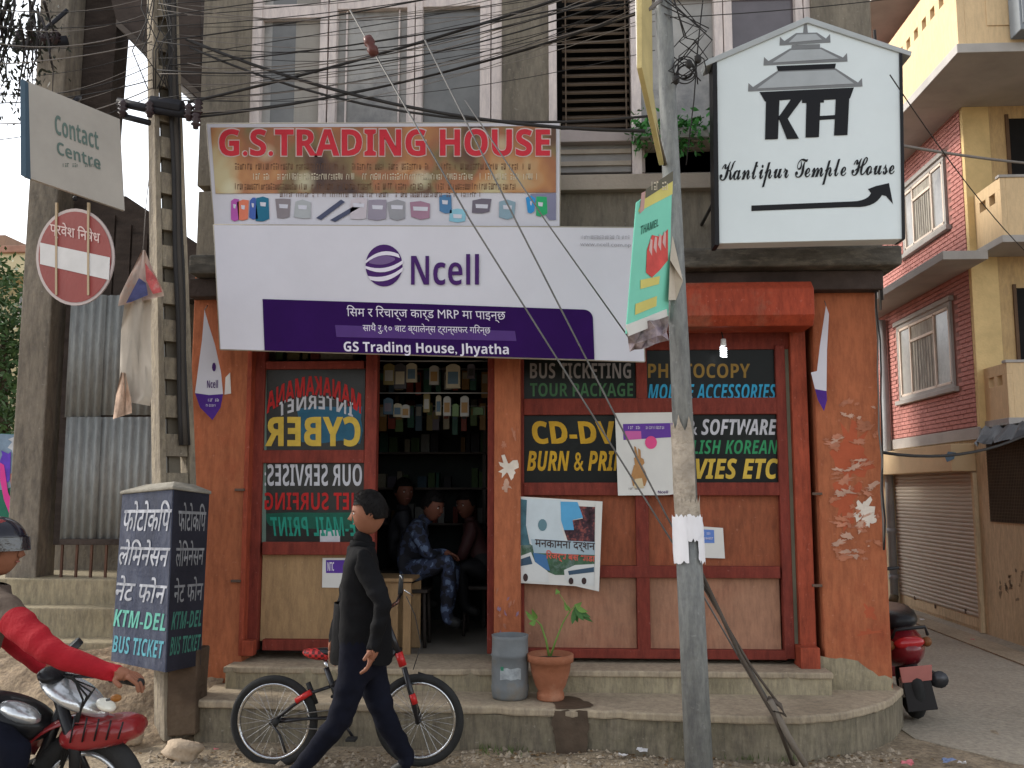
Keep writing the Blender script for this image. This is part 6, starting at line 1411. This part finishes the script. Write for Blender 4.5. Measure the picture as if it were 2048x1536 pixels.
# seated people in the doorway
def camo():
    m = bpy.data.materials.new('navy_camouflage'); m.use_nodes = True; n = m.node_tree; b = n.nodes['Principled BSDF']; tc = n.nodes.new('ShaderNodeTexCoord'); vo = n.nodes.new('ShaderNodeTexNoise'); vo.inputs['Scale'].default_value = 14; vo.inputs['Detail'].default_value = 2
    rp = n.nodes.new('ShaderNodeValToRGB'); rp.color_ramp.interpolation = 'CONSTANT'; e = rp.color_ramp.elements; e[0].color = (.006, .007, .014, 1); e[1].position = .48; e[1].color = (.022, .032, .07, 1); q = e.new(.60); q.color = (.09, .13, .22, 1)
    n.links.new(tc.outputs['Object'], vo.inputs[0]); n.links.new(vo.outputs[0], rp.inputs[0]); n.links.new(rp.outputs[0], b.inputs['Base Color']); b.inputs['Roughness'].default_value = .85; return m
cam_ = camo()
def seated(Y, hx, hy, sh, hip, kn, ank, cl, lab, fwd, sk_):
    def q(p, dy=0): return at(p[0], p[1], Y + dy)
    wai = ((hip[0] + sh[0]) / 2 - 4, (hip[1] + sh[1]) / 2)
    wr = ((kn[0] - 22, kn[1] - 16))
    J = {'pel': (q(hip), (.16, .13)), 'wai': (q(wai), (.14, .12)), 'che': (q((sh[0], sh[1] + 25)), (.16, .12)), 'nek': (q((sh[0] + (hx - sh[0]) * .4, sh[1] - 2)), .065), 'nk2': (q((sh[0] + (hx - sh[0]) * .7, (sh[1] + hy) / 2 + 4)), .05)}
    for s_, dy in (('l', -.1), ('r', .1)):
        J[s_ + 'hip'] = (q(hip, dy), .10); J[s_ + 'kne'] = (q((kn[0] + dy * 60, kn[1]), dy * 1.5), .072); J[s_ + 'ank'] = (q(ank, dy * 1.3), .05); J[s_ + 'toe'] = (q((ank[0] + 30, ank[1] + 12), dy * 1.3), .04)
        J[s_ + 'sho'] = (q((sh[0], sh[1] + 12), dy * 1.8), .066); J[s_ + 'elb'] = (q(((sh[0] + kn[0]) / 2 - 12, (sh[1] + kn[1]) / 2 + 28), dy * 2.2), .05); J[s_ + 'wri'] = (q(wr, dy * .6), .034)
    r0 = man('person', lab, V((q(ank).x, Y, SZ)), J, (cl[0], cl[1], sk_, shoe), q((hx, hy)), fwd, hands=(('l', (1, .3, -.2), (0, 0, -1), 1, .6), ('r', (1, -.3, -.2), (0, 0, -1), -1, .6)), sk=sk_)
    return r0
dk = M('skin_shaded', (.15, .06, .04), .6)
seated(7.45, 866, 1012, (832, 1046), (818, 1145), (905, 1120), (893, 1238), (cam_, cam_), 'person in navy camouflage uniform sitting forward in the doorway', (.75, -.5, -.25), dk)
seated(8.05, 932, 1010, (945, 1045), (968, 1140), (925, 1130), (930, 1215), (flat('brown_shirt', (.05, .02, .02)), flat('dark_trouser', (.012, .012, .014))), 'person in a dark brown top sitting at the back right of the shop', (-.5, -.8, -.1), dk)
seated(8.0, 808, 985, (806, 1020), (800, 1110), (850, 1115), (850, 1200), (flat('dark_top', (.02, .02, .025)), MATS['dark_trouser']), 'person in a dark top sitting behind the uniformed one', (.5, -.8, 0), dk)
for (px, py, Y, lab) in ((818, 1165, 7.45, 'low dark stool under the uniformed person'), (966, 1160, 8.05, 'low dark stool at the right of the shop'), (800, 1130, 8.0, 'low dark stool behind the counter')):
    c = at(px, py, Y); zt3 = c.z - .04; s_ = thing('stool', lab, 'stool', V((c.x, c.y, SZ)))
    MB().box((c.x - .17, c.y - .15, zt3 - .03), (c.x + .17, c.y + .15, zt3)).build('seat', shm, s_, bevel=.006)
    for a, b in ((-1, -1), (1, -1), (1, 1), (-1, 1)): MB().tube([V((c.x + a * .14, c.y + b * .12, zt3 - .03)), V((c.x + a * .15, c.y + b * .13, SZ))], .014, 6).build('leg', shm, s_)

# ================================================================== MOTORCYCLE AND RIDER (left edge)
YM = 4.15
mc = thing('red_motorcycle', 'motorcycle with silver cowl and red front mudguard entering from the left', 'motorcycle', at(60, 1700, YM)); mc.location.z = 0; ORI[mc.name] = V(mc.location)
def K(px, py, dy=0): return at(px, py, YM + dy)
mred = M('motorbike_red', (.24, .02, .022), .3, .08, coat=.5); mblk = M('motorbike_black', (.012, .012, .014), .45, .1, coat=.2); msil = M('motorbike_silver', (.62, .64, .66), .2, .06, metal=.7)
def Wh(cx, z, Rw):
    c = K(cx, 1600); c.z = z; ax_ = V((.05, 1, 0)).normalized()
    w_ = MB().torus(c, ax_, Rw - .045, .045, 40, 10).build('wheel', rub, mc); MB().torus(c, ax_, Rw - .1, .014, 40, 8, 1.6).build('rim', msil, w_)
    s_ = MB(); u = ax_.orthogonal().normalized(); v_ = ax_.cross(u)
    for k in range(6): a = k * math.pi / 3; s_.tube([c, c + (u * math.cos(a) + v_ * math.sin(a)) * (Rw - .1)], .014, 6)
    s_.build('spokes', mblk, w_); MB().tube([c - ax_ * .07, c + ax_ * .07], .04, 12).build('hub', msil, w_); return c
fwc = Wh(168, .27, .28); rwc = Wh(-360, .30, .30)
# front mudguard
m = MB(); vs = []; n_ = 14
for i in range(n_ + 1):
    a = R(48 + 105 * i / n_)
    for j in range(5): b = R(-70 + 35 * j); vs.append(fwc + V((math.cos(a) * (.31 + .02 * math.cos(b)), .085 * math.sin(b), math.sin(a) * (.31 + .045 * math.cos(b)))))
m.add(vs, [(i * 5 + j, i * 5 + j + 1, (i + 1) * 5 + j + 1, (i + 1) * 5 + j) for i in range(n_) for j in range(4)], True)
o = m.build('mudguard', mred, mc); so_ = o.modifiers.new('t', 'SOLIDIFY'); so_.thickness = .006
for s_ in (-.085, .085): MB().tube([fwc + V((0, s_, 0)), K(150, 1500, s_), K(118, 1395, s_)], [.022, .026, .026], 10).build('fork_leg', mblk, mc)
# headlamp cowl: silver, swept, red lower
fm = MB(); rr_ = Matrix.Rotation(R(30), 3, 'Y')
fm.ball(K(150, 1392), (.175, .13, .062), 24, 12, rr_, lambda p: V((p.x, p.y * (1 - .35 * max(0, p.x)), p.z if p.z > 0 else p.z * .6))); fm.build('headlamp_cowl', msil, mc)
fm = MB(); fm.ball(K(212, 1410, -.05), (.045, .05, .022), 18, 10, rr_); fm.build('headlamp', M('lamp_glass', (.78, .76, .66), .08, .05, spec=.8), mc)
fm = MB(); fm.ball(K(206, 1462), (.20, .15, .075), 24, 12, Matrix.Rotation(R(-8), 3, 'Y'), lambda p: V((max(-.8, min(.86, p.x)), max(-.8, min(.8, p.y)), max(-.7, min(.7, p.z))))); fo = fm.build('front_cowling', mred, mc)
for k in range(5): MB().tube([K(150 + k * 24, 1432 + k * 3, -.13), K(140 + k * 24, 1486 - k * 2, -.128)], .004, 5).build('cowling_groove', mblk, fo)
MB().ball(K(105, 1350, -.05), (.05, .10, .03), 14, 8, Matrix.Rotation(R(30), 3, 'Y')).build('instrument_pod', mblk, mc)
MB().ball(K(10, 1432), (.24, .14, .10), 20, 12, Matrix.Rotation(R(12), 3, 'Y')).build('fuel_tank', mblk, mc); MB().ball(K(40, 1425, -.09), (.10, .06, .04), 14, 8, Matrix.Rotation(R(20), 3, 'Y')).build('tank_panel', msil, mc)
MB().box(K(-40, 1640, -.12), K(110, 1530, .12)).build('engine', M('engine_metal', (.06, .06, .065), .5, .3, metal=.5), mc, bevel=.02)
for k in range(6): MB().box(K(10, 1545 + k * 14, -.14), K(104, 1549 + k * 14, .14)).build('cooling_fin', mblk, mc)
MB().tube([K(130, 1400), K(90, 1500), K(20, 1640), K(-200, 1640)], .025, 10).build('frame_tube', mblk, mc); MB().ball(K(-180, 1445), (.32, .13, .05), 18, 10).build('seat', mblk, mc); MB().tube([K(100, 1640, -.15), K(-100, 1690, -.16), K(-380, 1660, -.16)], [.02, .03, .045], 10).build('exhaust', msil, mc)
MB().ball(K(-300, 1500), (.2, .1, .09), 16, 10).build('tail_panel', mred, mc); MB().tube([rwc, K(-120, 1620)], .02, 8).build('swing_arm', mblk, mc)
MB().tube([K(130, 1395), K(128, 1350)], .02, 8).build('steering_stem', mblk, mc)
MB().tube([K(260, 1362, -.34), K(215, 1352, -.24), K(128, 1350, 0), K(110, 1340, .26), K(90, 1345, .36)], .012, 8).build('handlebar', mblk, mc)
MB().tube([K(282, 1366, -.37), K(236, 1356, -.28)], .018, 10).build('grip', rub, mc)
MB().tube([K(240, 1358, -.26), K(282, 1378, -.36)], .005, 6).build('brake_lever', msil, mc)
MB().tube([K(165, 1350, -.2), K(150, 1300, -.24)], .005, 6).build('mirror_stalk', mblk, mc)
for k in range(4): MB().tube([K(128 + 6 * k, 1352, -.06 - .04 * k), K(190 - 8 * k, 1376 + 8 * k, -.12), K(140 + 5 * k, 1450, -.07), K(120, 1520 + 10 * k, -.05)], .0045, 6).build('control_cable', rub, mc)
MB().ball(K(232, 1396, -.17), (.024, .018, .016), 12, 8).build('indicator', flat('moto_amber', (.3, .12, .03), .4), mc); MB().tube([K(214, 1400, -.10), K(232, 1396, -.16)], .006, 6).build('indicator_stalk', mblk, mc)
MB().tube([K(150, 1300, -.24), K(140, 1290, -.25)], .045, 16).build('mirror', mblk, mc, bevel=.004)
MB().box(K(216, 1350, -.30), K(236, 1362, -.26)).build('switch_block', mblk, mc, bevel=.006)
red_j = M('red_sweater', (.33, .010, .018), .85, .15, 6, .2, 60); grv = M('grey_brown_vest', (.10, .072, .055), .85, .3, 8, .3, 30)
rr = thing('rider', 'person in red sleeves and grey vest riding the motorcycle', 'person', K(-60, 1650)); rr.name = 'person'; ORI[rr.name] = V(rr.location)
J = {'pel': (K(-150, 1420), (.16, .14)), 'wai': (K(-110, 1340), (.15, .13)), 'che': (K(-45, 1235), (.17, .13)), 'nek': (K(-28, 1165), .07), 'nk2': (K(-18, 1140), .055),
     'lhip': (K(-120, 1440, -.1), .10), 'lkne': (K(40, 1500, -.2), .075), 'lank': (K(-20, 1640, -.2), .05), 'ltoe': (K(40, 1655, -.2), .04), 'rhip': (K(-120, 1440, .1), .10), 'rkne': (K(40, 1500, .2), .075), 'rank': (K(-20, 1640, .2), .05), 'rtoe': (K(40, 1655, .2), .04),
     'lsho': (K(0, 1215, -.19), .078), 'lelb': (K(105, 1308, -.36), .056), 'lwri': (K(222, 1345, -.36), .036), 'rsho': (K(-30, 1205, .18), .075), 'relb': (K(30, 1290, .38), .052), 'rwri': (K(80, 1338, .36), .034)}
nodes = dict(J); edges = [('pel', 'wai'), ('wai', 'che'), ('che', 'nek'), ('nek', 'nk2')]; region = {('nek', 'nk2'): 2}
for s_ in ('l', 'r'):
    edges += [('pel', s_ + 'hip'), (s_ + 'hip', s_ + 'kne'), (s_ + 'kne', s_ + 'ank'), (s_ + 'ank', s_ + 'toe'), ('che', s_ + 'sho'), (s_ + 'sho', s_ + 'elb'), (s_ + 'elb', s_ + 'wri')]
    for e_, g_ in ((('pel', s_ + 'hip'), 1), ((s_ + 'hip', s_ + 'kne'), 1), ((s_ + 'kne', s_ + 'ank'), 1), ((s_ + 'ank', s_ + 'toe'), 3), (('che', s_ + 'sho'), 0), ((s_ + 'sho', s_ + 'elb'), 4), ((s_ + 'elb', s_ + 'wri'), 4)): region[e_] = g_
hand(nodes, edges, region, 'lwri', (1, -.05, -.12), (-.2, .2, -1), 1, 'l', 2, 1.05, .9); hand(nodes, edges, region, 'rwri', (1, .1, -.1), (-.2, 0, -1), -1, 'r', 2, 1.0, .9)
skin_body('body', nodes, edges, [grv, trou, dskin, shoe, red_j], region, rr, 'pel')
hcn = K(0, 1098); head(rr, hcn, (1, .05, -.05), skinm=dskin, hairm=False)
m = MB(); m.ball(hcn + V((-.02, 0, .022)), (.137, .118, .126), 26, 18, None, lambda p: V((p.x, p.y, p.z if p.z > -.35 else -.35 + (p.z + .35) * .15)) if p.x < .55 or p.z > .15 else V((p.x * .8, p.y * .9, max(p.z, .12)))); m.build('helmet', M('helmet_black', (.012, .012, .02), .2, .1, coat=.6), rr)
m = MB(); vs = []
for i in range(9):
    a = R(-62 + 124 * i / 8)
    for j in range(3): vs.append(hcn + V((math.cos(a) * (.134 + .004 * j) - .012, math.sin(a) * .120, .055 - .03 * j)))
m.add(vs, [(i * 3 + j, i * 3 + j + 1, (i + 1) * 3 + j + 1, (i + 1) * 3 + j) for i in range(8) for j in range(2)], True); m.build('visor', M('visor_dark', (.02, .02, .025), .08, .1, spec=.8), rr)
MB().ball(hcn + V((-.02, -.02, .12)), (.07, .06, .02), 16, 8).build('helmet_patch', flat('helmet_red', (.22, .04, .04)), rr)

# ================================================================== SCOOTER (alley)
YS = 7.0
sc_ = thing('maroon_scooter', 'maroon scooter with black seat parked in the alley, seen from behind', 'scooter', atz(1852, 1452, .0)); SB = V(sc_.location)
mar = M('scooter_maroon', (.16, .012, .018), .25, .1, coat=.5)
lean = Matrix.Rotation(R(7), 3, 'Y'); TT = Matrix.Rotation(R(-4), 3, 'Z')
def G(x, y, z): return SB + TT @ (lean.inverted() @ V((x, y, z)))
MB().torus(G(0, .22, .22), TT @ lean.inverted() @ V((1, 0, 0)), .17, .05, 36, 10).build('wheel', rub, sc_); MB().torus(G(0, 1.35, .22), TT @ lean.inverted() @ V((1, 0, 0)), .17, .05, 36, 10).build('wheel', rub, sc_)
MB().tube([G(-.06, .22, .22), G(.06, .22, .22)], .07, 14).build('hub', msil, sc_)
RM = TT @ lean.inverted()
MB().ball(G(0, .42, .50), (.165, .42, .17), 22, 14, RM, lambda p: V((p.x, p.y, p.z * (1 if p.z < 0 else .9)))).build('body_shell', mar, sc_, sub=0)
MB().ball(G(0, .52, .68), (.155, .42, .10), 24, 14, RM, lambda p: V((max(-.8, min(.8, p.x)) / .85, max(-.93, p.y), max(-.6, min(.7, p.z))))).build('seat', M('seat_vinyl_black', (.014, .014, .016), .35, .2), sc_)
MB().ball(G(0, .06, .55), (.105, .05, .045), 18, 10, RM).build('tail_light', M('tail_lamp_red', (.40, .015, .02), .15, .1, coat=.6), sc_)
for s_ in (-1, 1): MB().ball(G(s_ * .125, .09, .54), (.035, .04, .035), 12, 8, RM).build('indicator', flat('indicator_amber', (.16, .06, .02), .4), sc_)
m = MB(); m.prism([G(-.11, .0, .40), G(.11, .0, .40), G(.10, .03, .29), G(-.10, .03, .29)], RM @ V((0, .008, 0))); m.build('number_plate', flat('plate_pink', (.42, .16, .14), .5), sc_, bevel=.003)
write_pl = P3(G(-.11, .0, .40), G(.11, .0, .40), G(.10, .03, .29))
m = MB(); m.prism([G(-.09, .05, .38), G(.09, .05, .38), G(.10, .0, .10), G(-.10, .0, .10)], RM @ V((0, .012, 0))); m.build('mud_flap', flat('flap_black', (.018, .016, .016), .6), sc_, bevel=.004)
MB().tube([G(.16, .10, .27), G(.17, .45, .24), G(.12, .7, .22)], [.052, .05, .02], 14).build('exhaust', M('exhaust_dark', (.06, .06, .065), .35, .2, metal=.6), sc_); MB().tube([G(.17, .09, .275), G(.17, .115, .275)], .058, 14).build('exhaust_cap', M('exhaust_dark', (.06, .06, .065)), sc_)
MB().tube([G(-.12, .02, .60), G(-.1, -.02, .66), G(.1, -.02, .66), G(.12, .02, .60)], .012, 8).build('grab_rail', mblk, sc_)
MB().box(G(-.16, .75, .2) , G(.16, 1.1, .26)).build('footboard', mar, sc_, bevel=.02); MB().ball(G(0, 1.22, .55), (.17, .07, .32), 16, 10, RM).build('front_shield', mar, sc_)
MB().tube([G(0, 1.35, .22), G(0, 1.2, .92)], .025, 8).build('steering_column', mblk, sc_); MB().tube([G(-.3, 1.12, .95), G(0, 1.18, .95), G(.3, 1.12, .95)], .014, 8).build('handlebar', mblk, sc_)

# ================================================================== GROUND CLUTTER
litter_m = [flat('litter_white', (.66, .64, .64)), flat('litter_pink', (.6, .18, .2)), flat('litter_blue', (.2, .25, .4)), flat('litter_brown', (.3, .2, .12))]
spots = [(1283, 1504, 16, 0, 'crumpled white scrap of paper at the kerb left of the steel pole'), (1247, 1512, 12, 0, 'small torn white paper beside the crumpled scrap'), (1335, 1500, 14, 0, 'pale wrapper at the foot of the steel pole'),
         (1815, 1530, 16, 1, 'pink wrapper on the road near the platform corner'), (1895, 1524, 16, 2, 'blue and white wrapper in the alley mouth'), (1925, 1528, 10, 0, 'white paper scrap beside the blue wrapper'),
         (432, 1500, 7, 1, 'tiny pink wrapper left of the bicycle wheel'), (1845, 1240, 7, 0, 'white paper scrap far up the alley by the shutter'), (1946, 1280, 5, 1, 'tiny pink scrap in the alley')]
for i, (px, py, sz, mi_, lab) in enumerate(spots):
    c = atz(px, py, .02); s_ = sz / FPX * (c - CAM).length; rn = random.Random(i); m = MB(); g_ = [[c + V(((a - 1.5) * s_ * .4 + rn.uniform(-.2, .2) * s_, (b - 1.5) * s_ * .35, rn.uniform(.0, .5) * s_)) for a in range(4)] for b in range(4)]
    m.add([p for r_ in g_ for p in r_], [(b * 4 + a, b * 4 + a + 1, (b + 1) * 4 + a + 1, (b + 1) * 4 + a) for a in range(3) for b in range(3)]); tag(m.build('litter_scrap', litter_m[mi_], norm=False), lab, 'litter', 'litter on the street')
def rock(c, r_, seed, mat):
    rn = random.Random(seed); ph = [rn.uniform(0, 6) for _ in range(6)]
    def wp(p): k = 1 + .16 * math.sin(3 * p.x + ph[0]) * math.cos(3 * p.y + ph[1]) + .12 * math.sin(5 * p.z + ph[2] + 2 * p.x) + .05 * math.sin(9 * p.x + ph[3] + 7 * p.y); return p * k
    m = MB(); m.ball(c, r_, 16, 11, Matrix.Rotation(rn.uniform(0, 3), 3, 'Z'), wp); return m
stonem = M('pale_stone', (.42, .33, .24), .95, .2, 8, .6)
c = atz(365, 1500, .05); tag(rock(c, (.12, .08, .06), 5, None).build('rock', stonem), 'pale broken lump of rock at the foot of the concrete pole', 'rock')
c = atz(262, 1475, .05); tag(rock(c, (.08, .06, .05), 9, None).build('rock', stonem), 'smaller brown rock behind the motorcycle mudguard', 'rock')
m = MB(); rnd = random.Random(31)
for k in range(1100):
    px = rnd.uniform(300, 1800); py = rnd.gauss(1520, 12) if rnd.random() < .7 else rnd.uniform(1495, 1560)
    c = atz(px, py, 0); c.z = gh(c.x, c.y) + .002; s_ = abs(rnd.gauss(0, .008)) + .004
    a = rnd.uniform(0, 6.28); ca, sa = math.cos(a), math.sin(a)
    m.add([c + V((ca * s_ * 1.3, sa * s_, 0)), c + V((-sa * s_, ca * s_ * 1.1, 0)), c + V((-ca * s_, -sa * s_ * 1.2, 0)), c + V((sa * s_, -ca * s_, 0)), c + V((rnd.uniform(-.3, .3) * s_, 0, s_ * .9))], [(0, 1, 4), (1, 2, 4), (2, 3, 4), (3, 0, 4)])
lm_ = MB()
for k in range(420):
    px = rnd.uniform(260, 1820); py = rnd.gauss(1512, 14); c = atz(px, py, 0)
    if c.y > 5.93: c.y = 5.93 - rnd.uniform(0, .08)
    c.z = gh(c.x, c.y) + .008; a = rnd.uniform(0, 6.28); l_ = rnd.uniform(.012, .03); d = V((math.cos(a), math.sin(a), rnd.uniform(-.1, .4))) * l_; e_ = V((-math.sin(a), math.cos(a), rnd.uniform(-.3, .3))) * l_ * .45
    lm_.add([c, c + d * .5 + e_, c + d, c + d * .5 - e_], [(0, 1, 2, 3)])
tag(lm_.build('leaf_litter', M('dry_leaf', (.16, .10, .05), .9, .6, 16), norm=False, origin=(0, 0, 0)), 'dry leaves and bits scattered along the foot of the kerb', kind='stuff')
tag(m.build('gravel', M('gravel_mix', (.34, .28, .21), .95, .5, 12), norm=False, origin=(0, 0, 0)), 'loose grit and pebbles along the kerb', kind='stuff')
m = MB()
for px, py, n_ in ((1470, 1508, 90), (1500, 1512, 110), (1560, 1516, 60), (1030, 1500, 40), (980, 1502, 40), (1440, 1504, 40)):
    for k in range(n_):
        c = atz(px + rnd.gauss(0, 16), py + rnd.gauss(0, 5), 0); h = rnd.uniform(.02, .06); d = V((rnd.uniform(-.6, .6), rnd.uniform(-.6, .6), 1)).normalized(); s_ = V((rnd.uniform(-1, 1), rnd.uniform(-1, 1), 0)).normalized() * .004
        m.add([c - s_, c + s_, c + d * h], [(0, 1, 2)])
tag(m.build('grass', M('weed_green', (.10, .13, .045), .8, .4, 9), norm=False, origin=(0, 0, 0)), 'sparse weeds growing at the foot of the kerb', kind='stuff')
